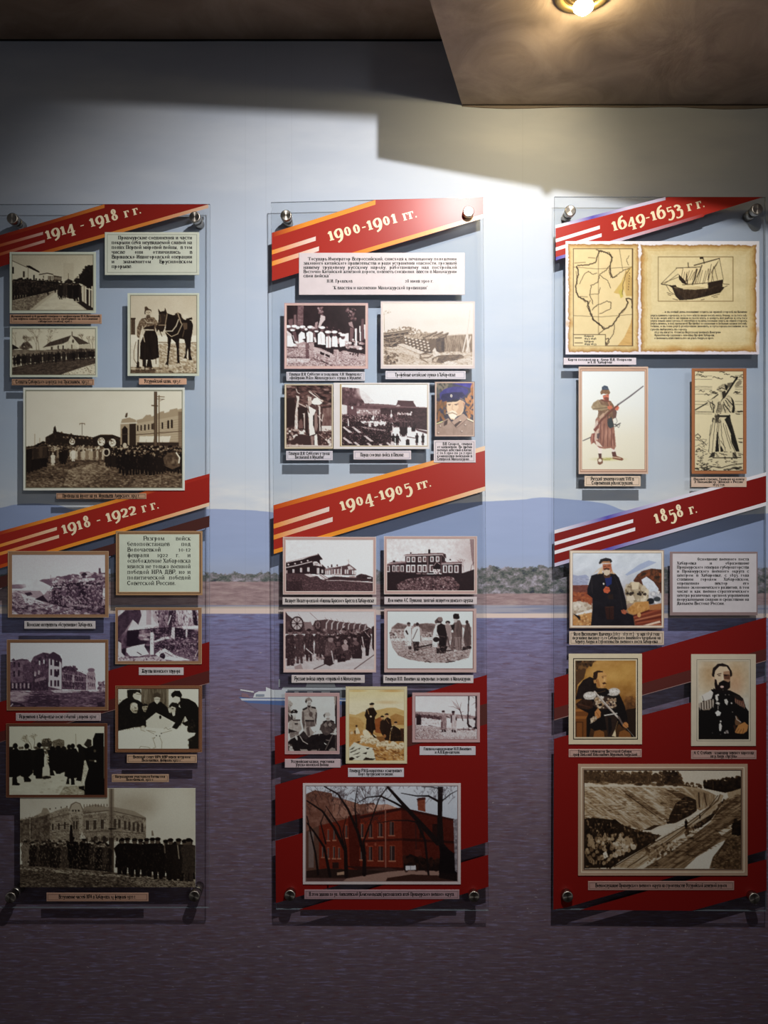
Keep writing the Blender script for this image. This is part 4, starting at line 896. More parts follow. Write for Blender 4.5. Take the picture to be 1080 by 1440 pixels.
def pic_sendoff(p):
    p.bg(.9, .93, .93); p.fleck("76,410 560,400 1010,420 1010,560 560,520 76,520", .78, .8, 5, 7, .63); p.fleck("72,500 560,500 1018,590 1018,650 72,650", .7, .7, 9, 4, .58); p.N(None, .02, 90)
    p.L("125,325 125,395", 2, .3); p.L("155,350 155,395", 2, .3)
    p.P("190,395 190,345 235,320 240,285 250,275 258,310 300,320 360,330 480,345 520,330 600,330 655,350 655,410 190,410", .13)
    p.D("190,340 260,310 400,330 650,345 650,400 190,400", 140, 2, 6, .08, .35, .8); p.W(300, 345, 470, 352, 8, 9, 9, .5)
    p.L("412,258 412,350", 3, .3); p.L("398,262 428,262", 4, .35); p.L("398,262 398,270", 3, .35); p.L("428,262 428,270", 3, .35)
    # station building
    p.P("740,260 950,185 1018,170 1018,410 740,410", .66); p.P("645,265 655,235 700,225 740,240 745,410 645,410", .6)
    p.P("890,190 910,185 912,200 940,195 945,178 990,168 995,185 1018,172 1018,210 740,262 745,240 780,232 800,210 830,208 835,220", .6)
    p.R4(700, 260, 740, 410, .18); p.P("655,295 672,275 690,295 690,400 655,400", .12); p.L("648,262 745,258", 7, .85); p.L("652,330 690,325", 4, .3); p.P("672,225 678,200 690,195 686,225", .3)
    for i in range(12): p.L([[742, 290 + i * 11], [1018, 232 + i * 15]], 1.5, .35, .6)
    p.W(750, 290, 838, 280, 5, 9, 34, .15); p.W(848, 280, 900, 274, 2, 10, 40, .15); p.W(936, 270, 957, 266, 2, 11, 46, .15, arch=True)
    p.L("742,330 1018,308", 5, .35); p.R4(996, 190, 1018, 410, .38, .6)
    for x in (762, 806, 862, 905): p.P([[x, 340], [x + 46, 338], [x + 36, 376], [x - 4, 376]], .9)
    p.R4(745, 376, 1000, 405, .2)
    p.R4(848, 68, 868, 400, .32); p.L("858,75 858,400", 6, .5, .5); p.L("836,152 870,155", 7, .3); p.L("880,92 880,400", 6, .35); p.L("866,98 912,100", 5, .4); p.L("868,112 912,114", 4, .4); p.L("885,125 905,115", 3, .4)
    # ground
    p.P("72,400 1018,400 1018,650 72,650", .36); p.P("330,540 520,490 600,520 500,600 430,650 300,640", .62, .5)
    p.N("72,400 1018,400 1018,650 72,650", .28, 12, 5); p.N("72,470 1018,470 1018,650 72,650", .15, 90, 40)
    p.crowd(190, 470, 560, 470, 60, 70, .06, .55, head=.7)
    p.crowd(340, 480, 560, 480, 26, 75, .3, .9, head=.8); p.D("200,395 560,395 560,430 200,430", 160, 3, 6, .1, .9, .8)
    p.crowd(76, 560, 190, 520, 16, 150, .04, .12, head=.3); p.crowd(80, 480, 200, 470, 20, 80, .05, .3)
    p.man(235, 515, 75, .85, .4, .6); p.man(300, 510, 105, .05, .4, .5); p.man(358, 490, 75, .9, .4, .8, .3); p.crowd(270, 505, 320, 500, 3, 95, .05, .1)
    p.crowd(560, 525, 1010, 560, 34, 135, .03, .13, head=.55, h2=165); p.crowd(640, 570, 900, 570, 10, 165, .02, .1, head=.5); p.D("560,400 1018,395 1018,470 560,460", 140, 2, 6, .1, .85, .7)
    p.D("560,430 1018,430 1018,560 560,530", 120, 2, 7, .04, .4, .5, .6)
    p.P("905,470 935,440 975,435 1005,460 1010,520 960,540 915,520", .35); p.N("905,470 975,435 1010,520 915,520", .2, 14); p.L("985,440 1005,470 1000,500", 8, .9)
    p.E(560, 435, 22, 26, .8); p.E(560, 437, 14, 18, .1); p.E(560, 400, 20, 14, .06); p.E(672, 395, 12, 16, .75)
    for x, y, r in ((529, 372, 22), (597, 378, 21), (352, 372, 17)):
        p.E(x, y, r, r * 1.15, .92); p.D([[x - r * .7, y - r * .8], [x + r * .7, y - r * .8], [x + r * .7, y + r * .6], [x - r * .7, y + r * .6]], 24, 2, 4, .2, .5, .8); p.E(x, y - 2, r * .35, r * .3, .9)
    p.D("72,560 1018,580 1018,650 72,650", 260, 1.5, 4, .15, .75, .5, 2.)
    return SEPIA2

def pic_guns(p):
    p.bg(.84, .93, .94); p.N(None, .02, 120)
    p.P("113,385 245,380 250,410 200,425 113,425", .5); p.R4(113, 425, 997, 470, .9); p.E(300, 380, 90, 50, .9, .8, soft=.4); p.N("113,330 480,330 480,450 113,450", .08, 50)
    p.P("370,350 400,335 480,330 600,305 660,292 700,310 770,290 800,268 830,290 900,285 940,270 997,275 997,420 480,400 400,360", .42)
    p.D("480,335 640,300 800,275 997,280 997,400 520,390", 200, 5, 16, .15, .95, .8, 1.8)
    p.P("770,290 800,268 830,285 820,300 770,300", .15); p.P("937,230 955,228 958,280 936,280", .25); p.L("482,295 482,340", 3, .4); p.P("600,305 670,295 680,340 610,345", .35)
    p.R4(780, 325, 900, 345, .88); p.P("113,440 380,445 450,520 700,560 997,520 997,668 113,668", .62)
    p.N("113,440 230,450 180,560 300,600 560,590 997,620 997,668 113,668", .42, 30, 10, .2)
    p.P("200,470 330,510 420,560 600,610 480,640 330,600 240,560", .88, .9); p.N("200,470 330,510 600,610 330,600", .1, 40, 10)
    p.P("230,465 290,455 310,480 260,495", .22); p.P("330,525 420,480 480,500 520,550 700,590 900,600 997,580 997,668 800,640 600,600 430,550", .14)
    p.P("410,490 450,445 500,450 510,530 450,540", .55); p.N("410,490 450,445 510,530", .2, 14)
    p.E(612, 425, 34, 58, .15); p.E(612, 425, 26, 48, .78); p.E(612, 425, 9, 14, .15)
    for a in range(6): p.L([[612, 425], [612 + 26 * math.cos(a * 1.05), 425 + 48 * math.sin(a * 1.05)]], 4, .2)
    p.P("640,370 760,365 780,420 700,500 640,480", .1); p.crowd(500, 560, 960, 590, 16, 170, .08, .4, head=.6, h2=230); p.crowd(840, 600, 960, 600, 4, 230, .1, .35, head=.6)
    for x in (600, 660, 720, 770): p.L([[x, 500], [x + 60, 560]], 13, .8, .8)
    p.D("500,420 960,400 980,580 540,580", 150, 4, 11, .05, .8, .6, 1.5); p.D("113,560 997,600 997,668 113,668", 120, 5, 14, .1, .8, .6, 2.2)
    p.fleck("500,340 997,320 997,640 430,560", .72, .8, 10, 14, .6); p.fleck("113,470 400,560 997,620 997,668 113,668", .2, .8, 22, 8, .6)
    p.N(None, .05, 7)
    return PLUM

def pic_felled(p):
    p.bg(.86, .8, .3, .25, .5); p.N(None, .25, 40, 60)
    p.P("190,95 340,92 370,215 320,240 265,190 190,300 113,390 113,160", .24); p.N("190,95 340,92 370,215 265,190 113,390 113,160", .1, 30)
    p.P("370,100 400,95 520,250 330,290 210,300 265,200 320,245", .86); p.R4(400, 95, 450, 240, .5, .5)
    p.P("520,95 700,95 740,260 530,280", .45); p.D("480,95 930,95 930,260 540,260", 130, 6, 20, .05, .9, .7, .5)
    p.P("630,100 700,100 690,230 620,250", .15); p.P("790,110 860,120 855,170 800,150", .85); p.P("865,95 910,95 925,250 880,245", .1); p.L("650,150 620,240", 12, .85); p.L("715,95 740,230", 20, .8)
    p.P("210,300 480,275 660,265 930,300 930,460 640,500 200,460", .13); p.D("330,290 930,300 930,450 420,460", 130, 5, 14, .1, .75, .6, 2.2)
    p.P("215,300 470,275 510,240 240,265", .9); p.P("205,310 330,310 330,450 205,460", .06); p.P("760,255 928,250 928,280 780,290", .92); p.P("690,270 760,280 800,380 690,370", .08)
    p.P("660,270 690,265 688,390 650,370", .85); p.P("805,170 830,170 815,370 800,370", .85); p.D("690,380 928,380 928,600 690,560", 200, 5, 12, .2, .75, .6, .8)
    p.P("480,410 560,370 620,362 655,385 600,385 485,420", .92); p.P("440,322 470,315 482,345 478,548 440,545", .95); p.L("478,345 478,545", 5, .6)
    p.P("200,480 260,460 390,435 380,460 430,540 330,560 240,560 200,520", .92); p.P("150,490 195,475 190,550 155,545", .1); p.P("120,410 150,430 150,520 190,570 113,590", .85); p.L("310,520 350,545", 8, .1)
    p.P("540,500 590,480 690,550 850,600 700,605 560,590 490,540", .93); p.E(565, 560, 28, 32, .08); p.L("590,520 660,560", 8, .4)
    p.P("113,590 520,560 600,600 600,610 113,610", .75); p.D("113,560 560,560 560,610 113,610", 120, 3, 8, .1, .9, .7)
    p.L("885,590 925,500", 6, .8); p.D("330,330 430,330 430,400 330,400", 30, 6, 16, .4, .9, .6, 2)
    p.fleck("380,260 930,280 930,600 560,560 460,460", .75, .7, 12, 8, .62); p.fleck("480,95 930,95 930,260 530,260", .9, .6, 7, 18, .6)
    p.N(None, .06, 7)
    return PLUM

def pic_ruin(p):
    p.bg(.9, .94, .96)
    p.P("97,275 180,250 260,250 300,290 300,550 97,550", .42); p.P("97,265 130,240 145,260 210,245 280,260", .25)
    p.P("290,280 320,225 410,185 440,190 470,205 500,180 560,210 590,250 590,540 290,560", .3)
    p.D("290,280 410,195 560,215 590,260 590,300 300,330", 90, 6, 14, .1, .4, .7)
    p.N("97,260 590,200 590,550 97,550", .16, 22, 30)
    p.P("465,245 575,275 585,300 585,540 460,510", .82)
    p.P("470,200 510,180 570,215 588,262 466,235", .22)
    for x in (487, 525, 552):
        for y in (280, 375, 480): p.R4(x - 10, y - 30, x + 10, y + 28, .2)
    p.P("515,270 560,280 560,320 515,315", .15); p.P("515,360 560,365 550,420 515,415", .15)
    p.W(138, 300, 180, 300, 2, 18, 50, .15); p.W(135, 390, 178, 385, 2, 18, 55, .15); p.W(376, 285, 416, 275, 2, 14, 40, .92); p.W(335, 390, 370, 375, 2, 18, 40, .7); p.R4(215, 300, 290, 480, .2, .5)
    p.P("97,470 300,470 300,550 97,550", .15); p.W(120, 500, 270, 500, 5, 16, 50, .65); p.P("320,440 400,415 450,430 460,545 310,545", .2); p.P("330,440 420,412 440,440 330,470", .5)
    p.P("590,330 640,315 680,325 720,320 730,365 760,370 800,390 820,400 820,545 590,535", .34); p.N("590,330 820,390 820,545 590,535", .2, 10, 26)
    p.D("590,330 640,310 730,320 740,370 590,350", 50, 5, 11, .1, .3, .8)
    p.W(610, 410, 780, 440, 9, 9, 40, .15); p.W(605, 490, 790, 495, 10, 9, 44, .15); p.L("590,380 820,420", 5, .6); p.L("590,455 820,465", 5, .6); p.R4(688, 400, 705, 530, .7); p.W(697, 500, 697, 500, 1, 12, 60, .1)
    p.P("825,390 850,345 870,335 895,360 905,400 910,540 825,545", .6); p.E(866, 352, 34, 18, .45); p.W(845, 420, 895, 430, 4, 8, 30, .25); p.W(845, 490, 895, 495, 4, 8, 34, .25); p.N("825,390 905,400 910,540 825,545", .18, 9)
    p.D("930,470 998,460 998,560 930,560", 70, 5, 12, .2, .6, .7)
    p.P("97,550 300,560 520,545 830,550 998,560 998,703 97,703", .34); p.N("97,550 998,550 998,703 97,703", .2, 70, 12, -.08); p.N("97,550 998,550 998,703 97,703", .12, 20, 6)
    p.P("480,545 560,540 780,560 620,570 520,570", .75); p.P("280,600 560,590 560,700 250,690", .18, .8); p.P("97,640 200,670 250,703 97,703", .12, .8); p.D("97,560 260,570 200,640 97,650", 40, 6, 16, .5, .8, .6, 3)
    p.P("840,540 940,540 930,560 850,560", .85); p.P("920,660 990,650 990,700 930,700", .1, .8); p.L("102,695 120,675", 8, .9); p.fleck("97,280 460,230 460,540 97,545", .62, .45, 9, 12, .62); p.fleck("590,340 910,380 910,540 590,540", .8, .5, 8, 14, .62); p.fleck("97,550 998,550 998,700 97,700", .7, .5, 40, 7, .62); p.N(None, .04, 6)
    return PLUM

def pic_council(p):
    p.bg(.9, .9); p.R4(350, 100, 630, 300, .42); p.N("350,100 630,100 630,300 350,300", .16, 10, 90); p.L("612,100 612,300", 12, .55); p.L("628,100 628,280", 8, .8)
    p.R4(117, 100, 215, 300, .88)
    D = .07
    p.P("215,185 300,200 360,240 400,330 400,490 117,530 117,260 160,215", D)
    p.P("205,110 240,105 340,108 350,150 320,200 280,215 230,210 210,185", .12); p.P("275,145 310,125 345,150 335,190 310,212 280,200 262,170", .82); p.L("300,150 340,155", 6, .4); p.P("275,110 340,110 350,150 310,130 280,150", .15)
    p.P("240,270 270,240 310,250 318,300 305,345 270,345 240,310", .72); p.E(275, 265, 36, 28, .85, .8); p.L("285,322 308,322", 7, .15); p.E(292, 292, 7, 4, .25); p.P("235,330 300,350 350,380 410,480 330,500 170,510 180,400", D)
    p.P("360,280 380,255 415,262 420,300 405,335 375,330 362,305", .62); p.P("355,270 385,245 420,258 415,270 370,275", .12); p.E(378, 290, 7, 4, .2); p.E(404, 290, 7, 4, .2); p.L("380,318 405,318", 6, .2)
    p.P("430,250 480,225 550,230 610,280 640,340 690,440 560,370 500,340 400,420 395,330", D)
    p.P("480,190 510,180 540,190 535,230 510,255 485,230", .8); p.P("470,185 475,150 510,135 545,150 548,190 520,178 490,180", .3); p.L("488,203 530,203", 5, .45)
    p.P("650,150 690,115 740,120 765,160 755,190 830,200 900,240 930,290 930,705 900,705 890,560 830,540 800,480 770,440 720,500 690,515 660,490 720,400 740,330 700,240", D)
    p.P("660,200 690,170 740,185 745,220 715,250 690,240 685,215", .85); p.P("648,165 690,115 740,118 765,160 745,185 700,170 670,190", .06); p.P("735,250 748,290 730,280", .85)
    p.P("630,270 660,235 710,240 740,300 740,400 690,440 640,400 620,350 650,340", .1); p.P("640,290 660,275 700,290 695,330 670,350 640,320", .75); p.P("660,340 695,330 690,370 670,375", .85); p.E(668, 300, 12, 5, .15); p.P("625,290 640,300 645,345 628,335", .8)
    p.P("830,540 930,540 930,705 830,705", .12); p.D("790,420 890,400 890,540 830,690", 60, 5, 12, .1, .3, .6)
    # maps
    p.P("117,525 300,485 400,490 405,420 500,345 560,370 680,440 660,490 710,510 740,470 820,475 810,540 900,545 890,570 820,610 822,705 117,705", .92)
    p.P("400,430 500,345 670,440 640,490 560,500 410,490", .84); p.E(543, 385, 12, 18, .05); p.P("345,480 375,468 395,490 380,525 350,515", .85); p.L("345,478 345,515 390,530", 4, .5)
    for q in ("420,520 495,535", "550,550 660,520", "580,505 600,490 620,510 650,500", "460,600 490,590 470,610 485,650 495,690 470,700", "540,590 560,640 555,700", "330,700 345,680 420,690 440,700", "290,490 340,480", "400,515 480,555"): p.L(q, 4, .3, .8)
    for x, y in ((553, 550), (537, 576), (503, 572)): p.E(x, y, 6, 6, .1)
    p.P("660,490 740,440 790,370 720,500", .06); p.L("795,380 740,490", 7, .75); p.P("795,375 820,420 780,440", .85); p.P("760,440 820,430 830,470 780,465", .1)
    p.fleck("117,200 420,330 400,490 117,530", .2, .5, 12, 16, .62)
    p.N(None, .03, 8)
    return [(14, 11, 10), (90, 78, 60), (180, 172, 144), (240, 244, 230)]

def pic_snow(p):
    p.bg(.9, .92, .9, .86)
    for x, y in ((270, 290), (300, 290), (320, 280)): p.tree(x, y, 45, p.R.uniform(-.3, .3), 4, 6, .35)
    p.P("395,270 395,225 410,195 465,190 470,215 500,225 490,275", .32); p.D("400,200 490,200 490,270 400,270", 40, 4, 9, .1, .7, .7)
    p.P("500,215 560,195 610,210 612,290 500,290", .45); p.N("500,215 610,210 612,290 500,290", .2, 8); p.L("718,150 722,260", 6, .6)
    p.D("88,280 700,280 700,330 88,330", 100, 8, 16, .08, .5, .8)
    p.P("88,460 990,460 990,727 88,727", .88); p.N("88,500 990,500 990,727 88,727", .07, 80, 30); p.P("610,650 790,640 800,727 560,727", .6, .8); p.N("600,640 800,640 800,727 580,727", .25, 14, 8)
    p.P("88,300 420,300 420,460 88,560", .1); p.P("450,300 640,300 640,500 560,530 470,470", .09)
    K = .07
    p.P("120,300 150,280 180,300 205,400 200,540 160,560 165,610 195,625 180,640 115,635 118,560 88,560 88,320", K); p.E(145, 262, 24, 26, K); p.E(105, 295, 18, 24, .1)
    p.P("225,310 280,300 310,400 315,520 270,560 298,585 290,605 228,605 225,560 195,550 210,420", K); p.E(254, 265, 24, 26, .06)
    p.P("335,300 400,285 425,340 405,480 400,575 340,575 335,545 315,540 320,420", K); p.E(372, 255, 23, 26, .06)
    p.P("470,300 525,290 530,480 505,500 520,545 475,545 470,470 445,400", K); p.E(498, 290, 26, 24, .06)
    p.P("535,290 590,280 625,330 620,490 580,510 575,530 535,530 515,490", K); p.E(552, 282, 24, 22, .06); p.E(605, 290, 22, 24, .1)
    p.P("640,290 720,285 760,350 760,560 705,570 710,630 675,635 672,570 655,575 660,625 625,625 640,560 612,550 625,350", K); p.E(655, 270, 20, 22, .08); p.E(690, 265, 22, 24, .06)
    p.P("740,270 770,260 830,290 810,520 770,600 720,590 760,480", .08); p.E(752, 265, 24, 20, .1)
    p.P("800,400 830,395 825,520 800,580 790,640 770,620 785,520", .8); p.N("800,400 830,395 825,520 790,640 770,620", .3, 12)
    p.P("795,250 830,195 868,205 870,260 830,280", .2); p.P("880,200 905,140 985,140 990,727 800,727 805,600 840,480 800,360 800,290 880,260", .05); p.N("880,200 905,140 985,140 990,200", .12, 10)
    p.L("850,400 910,405", 12, .35, .8); p.E(905, 407, 10, 10, .8); p.E(900, 310, 12, 14, .5, .7); p.P("745,650 800,640 800,690 750,670", .08)
    p.D("440,360 460,360 460,440 440,440", 10, 6, 10, .6, .9, .9); p.D("420,555 480,550 480,570 420,570", 10, 6, 12, .1, .3, .8, 2); p.D("330,600 600,560 600,700 380,720", 16, 4, 10, .6, .8, .5, 2)
    p.N(None, .03, 7)
    return [(15, 12, 11), (84, 74, 58), (174, 166, 138), (236, 238, 216)]

def pic_entry(p):
    p.bg(.8, .86, .9, .84); p.N(None, .05, 140); p.P("565,32 1023,32 1023,130 780,150 700,130 565,80", .78, .5)
    p.E(700, 130, 120, 60, .62, .6, soft=.5); p.E(930, 140, 90, 140, .92, .7, soft=.5)
    p.P("105,195 165,185 215,160 225,135 245,135 262,160 350,130 362,140 370,115 395,102 420,110 436,140 440,130 500,115 560,130 600,130 700,150 765,185 765,300 105,320", .58)
    p.N("105,190 360,130 765,185 765,310 105,320", .14, 26, 12); p.P("105,200 260,170 262,310 105,315", .42); p.N("105,200 260,170 262,310 105,315", .2, 10, 14)
    p.P("362,150 375,120 398,106 420,115 434,150 432,270 362,270", .68); p.L("362,150 375,118 398,104 420,113 435,148", 3, .35); p.W(382, 148, 412, 148, 3, 8, 10, .2)
    p.P("375,185 395,172 415,185 415,270 375,270", .55); p.W(388, 225, 402, 225, 2, 9, 42, .25)
    p.L("262,190 360,165", 4, .4); p.L("436,162 560,148 610,155 760,190", 4, .38); p.L("436,170 560,156", 2, .85); p.L("262,265 360,255", 3, .45); p.L("436,262 560,255 760,270", 4, .4)
    p.W(277, 235, 340, 228, 3, 10, 36, .28, .72, 2); p.W(458, 225, 535, 220, 3, 17, 50, .3, .75, 2); p.W(602, 215, 625, 218, 2, 12, 46, .3); p.W(655, 225, 745, 240, 5, 12, 46, .3)
    p.W(500, 305, 545, 305, 2, 22, 24, .2, arch=True); p.W(455, 300, 640, 300, 8, 10, 20, .3); p.W(262, 140, 350, 128, 4, 6, 8, .3); p.W(440, 122, 560, 120, 9, 4, 14, .35)
    p.L("157,160 157,300", 3, .75); p.L("145,185 172,185", 2, .4); p.R4(570, 32, 597, 480, .48, .75); p.L("583,40 583,470", 10, .36, .7); p.L("570,244 606,244", 7, .1); p.R4(570, 290, 597, 482, .2, .7)
    p.P("793,255 800,252 806,280 793,282", .5)
    p.P("105,430 300,435 560,470 1023,500 1023,550 105,550", .42); p.P("105,440 560,480 1023,505 1023,520 600,495 105,460", .7, .7); p.N("105,430 1023,470 1023,550 105,550", .25, 14, 5, .1); p.P("640,510 1023,505 1023,550 760,550", .62, .6)
    p.P("120,320 570,325 570,470 300,440 120,420", .12)
    p.crowd(125, 432, 570, 462, 34, 128, .06, .35, w=.36, head=.55, h2=150); p.D("110,300 560,310 560,345 110,330", 110, 3, 6, .15, .85, .7)
    p.D("270,340 560,350 560,430 270,410", 70, 2, 5, .1, .75, .6, .6)
    p.man(132, 440, 135, .5, .36, .4, .1); p.man(380, 450, 165, .05, .4, .3); p.man(440, 458, 165, .07, .4, .3); p.P("366,225 378,222 384,310 364,310", .08); p.P("415,295 430,262 452,295", .85); p.L("300,228 360,220", 5, .3)
    p.crowd(620, 482, 1010, 515, 12, 185, .05, .1, w=.42, head=.3, h2=215)
    for x, y, h, v in ((640, 482, 190, .05), (705, 487, 195, .06), (768, 492, 200, .06), (826, 500, 212, .07), (893, 508, 215, .1), (935, 505, 212, .12), (988, 520, 228, .24)): p.man(x, y, h, v, .38, .35, .06)
    p.L("930,330 938,400", 5, .6); p.L("860,320 864,370", 5, .5); p.N("950,340 1020,340 1020,520 950,520", .1, 8)
    p.fleck("110,310 570,330 570,460 120,425", .55, .7, 5, 10, .6); p.fleck("600,320 1020,340 1020,510 620,490", .3, .6, 5, 12, .66); p.fleck("105,190 360,140 765,190 765,310 105,320", .3, .5, 8, 6, .62); p.fleck("105,440 1023,510 1023,550 105,550", .2, .6, 12, 5, .55)
    p.N(None, .04, 4)
    return [(17, 12, 11), (92, 78, 64), (178, 166, 142), (240, 240, 222)]

def pic_whitecaps(p):
    p.bg(.12, .1, .12); p.N(None, .05, 60)
    p.P("220,118 285,118 280,330 215,330", .4); p.N("220,118 285,118 280,330 215,330", .14, 30, 12)
    p.P("180,215 205,210 210,335 178,335", .42); p.P("120,265 170,255 172,380 125,380", .4); p.P("340,330 430,330 430,400 340,400", .25)
    p.D("440,130 500,130 490,230 450,230", 20, 5, 14, .3, .75, .7); p.P("470,215 520,230 520,265 490,300 460,360 440,350 460,280", .72); p.P("410,300 440,285 435,360 405,370", .55); p.D("740,140 850,150 860,300 780,260", 28, 4, 14, .3, .75, .6); p.P("770,300 810,285 830,360 780,330", .55)
    p.P("790,350 830,360 820,500 790,500", .4); p.P("840,365 862,360 866,560 846,560", .88); p.P("890,335 905,332 908,500 893,500", .82); p.P("940,320 955,318 955,480 945,480", .85); p.P("910,260 940,255 940,480 915,500", .35)
    p.P("102,560 250,500 350,520 395,510 470,575 610,640 720,600 955,640 955,770 102,770", .6); p.N("102,550 395,520 610,640 955,610 955,770 102,770", .34, 16, 12)
    p.P("102,575 250,560 350,570 350,680 102,690", .58); p.N("102,575 350,570 350,680 102,690", .3, 12, 8); p.L("102,672 340,680", 9, .2); p.L("102,565 220,570", 8, .15); p.P("102,690 360,690 340,730 102,735", .78); p.N("102,690 360,690 340,730 102,735", .15, 14)
    p.P("390,560 610,640 610,690 570,690 470,640 390,620", .7); p.P("462,610 510,630 508,655 465,640", .06); p.P("522,635 572,655 568,680 520,655", .06); p.L("380,680 600,768", 6, .2); p.L("470,705 540,740", 8, .15)
    p.P("610,590 660,590 700,660 610,660", .62); p.P("710,605 900,640 955,690 955,720 720,660", .66); p.D("790,630 880,640 880,670 790,650", 10, 6, 10, .05, .15, .9); p.P("305,520 345,520 345,690 305,690", .3, .7); p.P("350,520 395,510 385,670 360,670", .6); p.L("655,600 655,700", 8, .75); p.P("395,520 520,540 610,600 605,640 480,580 400,560", .08)
    p.P("720,560 840,580 890,640 760,610", .1)
    WH = .93
    def coat(pts_, cap, face=(0, 0)):
        p.P(pts_, WH); p.E(cap[0], cap[1] + 24, 22, 24, .3); p.E(cap[0], cap[1], 32, 15, .95)
    coat("105,440 150,430 175,520 215,545 150,560 105,555", (115, 340)); p.P("102,380 150,420 160,440 105,440", .8)
    coat("165,440 190,410 220,480 225,530 190,510", (185, 338)); p.P("160,400 200,395 225,500 190,500", .35); p.E(165, 380, 26, 12, .92)
    coat("230,430 260,395 295,410 305,470 270,480 300,500 230,525", (273, 345)); p.E(222, 352, 22, 16, .9)
    coat("315,410 350,385 385,410 385,510 320,515", (357, 347)); p.E(310, 370, 18, 14, .9); p.L("350,410 355,500", 3, .5)
    p.P("385,400 410,410 425,500 405,510 390,470", .4); p.P("395,455 415,460 425,512 405,512", .85); p.E(425, 393, 24, 10, .9); p.E(388, 355, 20, 12, .75)
    coat("440,420 480,385 515,430 522,540 440,535", (487, 352)); p.L("470,420 480,520", 3, .55)
    coat("525,455 560,435 585,470 580,570 530,570", (548, 400)); p.P("548,440 560,440 560,570 550,570", .6)
    coat("590,460 620,425 650,455 655,562 590,560", (620, 400)); p.E(572, 400, 14, 12, .85)
    coat("665,470 700,450 735,470 740,550 680,565", (710, 432)); p.E(680, 413, 20, 9, .9); p.P("650,470 670,470 670,530 655,530", .6)
    p.P("735,420 775,410 775,515 745,540 730,480", .9); p.E(822, 483, 12, 10, .8); p.P("760,550 860,545 920,560 910,580 800,575", .7); p.D("740,500 930,500 930,590 750,580", 30, 5, 13, .5, .95, .8, 1.6)
    p.D("102,340 700,340 700,400 102,380", 20, 4, 9, .3, .6, .6)
    p.fleck("102,570 600,600 955,640 955,770 102,770", .85, .6, 9, 8, .62)
    p.N(None, .04, 7)
    return ROSE

def pic_cannons(p):
    p.bg(.97, .95, .93, .9); p.E(340, 290, 90, 40, .84, .5, soft=.5); p.E(800, 260, 140, 40, .88, .6, soft=.5); p.E(570, 280, 80, 40, .87, .5, soft=.5)
    p.D("105,150 190,150 180,200 110,200", 12, 3, 6, .3, .5, .6); p.L("108,170 112,360", 5, .55); p.L("980,150 950,400", 4, .72)
    p.bush("105,360 180,350 260,320 360,325 460,350 550,375 550,410 105,420", .3, .6, 9, 220)
    p.P("103,420 560,380 760,400 1003,395 1003,705 103,705", .74); p.N("103,520 1003,560 1003,705 103,705", .22, 26, 9, .1)
    p.P("720,410 860,395 1003,395 1003,580 720,570", .46); p.N("720,400 1003,390 1003,580 720,580", .24, 7, 40); p.L("720,410 1003,392", 8, .8)
    p.P("105,380 360,355 350,420 300,500 200,530 105,520", .3); p.N("105,380 360,355 300,500 105,520", .25, 30, 8, -.1)
    for a, b in (((105, 388), (370, 353)), ((110, 405), (360, 370)), ((105, 440), (300, 410)), ((105, 500), (250, 480)), ((180, 510), (260, 460))): p.L([a, b], 15, .28); p.L([(a[0], a[1] - 4), (b[0], b[1] - 4)], 5, .72)
    p.P("300,400 560,385 760,395 720,440 720,580 540,590 460,590 300,500", .34); p.P("300,405 560,385 740,400 700,440 560,440 340,440", .55); p.N("300,400 740,395 700,450 330,450", .3, 8, 26, .6)
    p.P("630,440 720,425 720,575 640,580", .3); p.N("630,440 720,425 720,575 640,580", .1, 20); p.P("690,470 720,470 720,560 690,560", .22)
    for i in range(7):
        for j in range(4): p.E(325 + i * 38 + j * 6, 420 + i * 9 + j * 29 + 10, 13, 13, .2); p.E(322 + i * 38 + j * 6, 414 + i * 9 + j * 29 + 10, 11, 9, .85)
    for a in ((640, 375), (700, 375), (755, 385), (600, 390)): p.L([(a[0] - 90, a[1] + 40), a], 18, .3); p.L([(a[0] - 90, a[1] + 35), (a[0], a[1] - 5)], 5, .6)
    p.P("240,505 470,580 470,650 250,560", .8); p.P("240,500 300,490 520,580 470,595", .86); p.L("240,505 470,600", 4, .4); p.P("470,595 530,590 620,600 560,640 470,640", .4); p.P("480,605 600,600 560,625 490,630", .75); p.L("470,640 540,675", 10, .35)
    p.P("600,560 625,530 640,570 680,590 690,620 640,640 600,600", .9); p.P("590,640 660,610 880,600 920,620 910,640 700,690 600,680", .36); p.N("590,640 920,610 910,640 700,690", .22, 40, 9, -.1); p.P("620,640 660,625 640,680 600,670", .7)
    p.P("715,680 760,665 860,690 830,703 720,700", .92); p.P("890,650 1003,630 1003,690 920,670", .84); p.L("700,590 870,575", 10, .8)
    for a, b in (((905, 575), (945, 400)), ((955, 580), (950, 400)), ((970, 575), (955, 400)), ((940, 570), (985, 420))): p.L([a, b], 11, .9)
    p.D("110,560 260,600 240,700 110,700", 110, 4, 12, .15, .6, .7); p.L("128,510 128,680", 7, .35); p.D("260,580 420,630 400,650 260,600", 30, 4, 9, .4, .7, .7)
    p.fleck("103,390 560,390 560,560 103,560", .75, .5, 9, 8, .62); p.fleck("103,540 1003,580 1003,705 103,705", .45, .5, 20, 7, .62)
    p.N(None, .04, 7)
    return [(30, 28, 40), (120, 102, 88), (190, 172, 154), (226, 221, 217)]

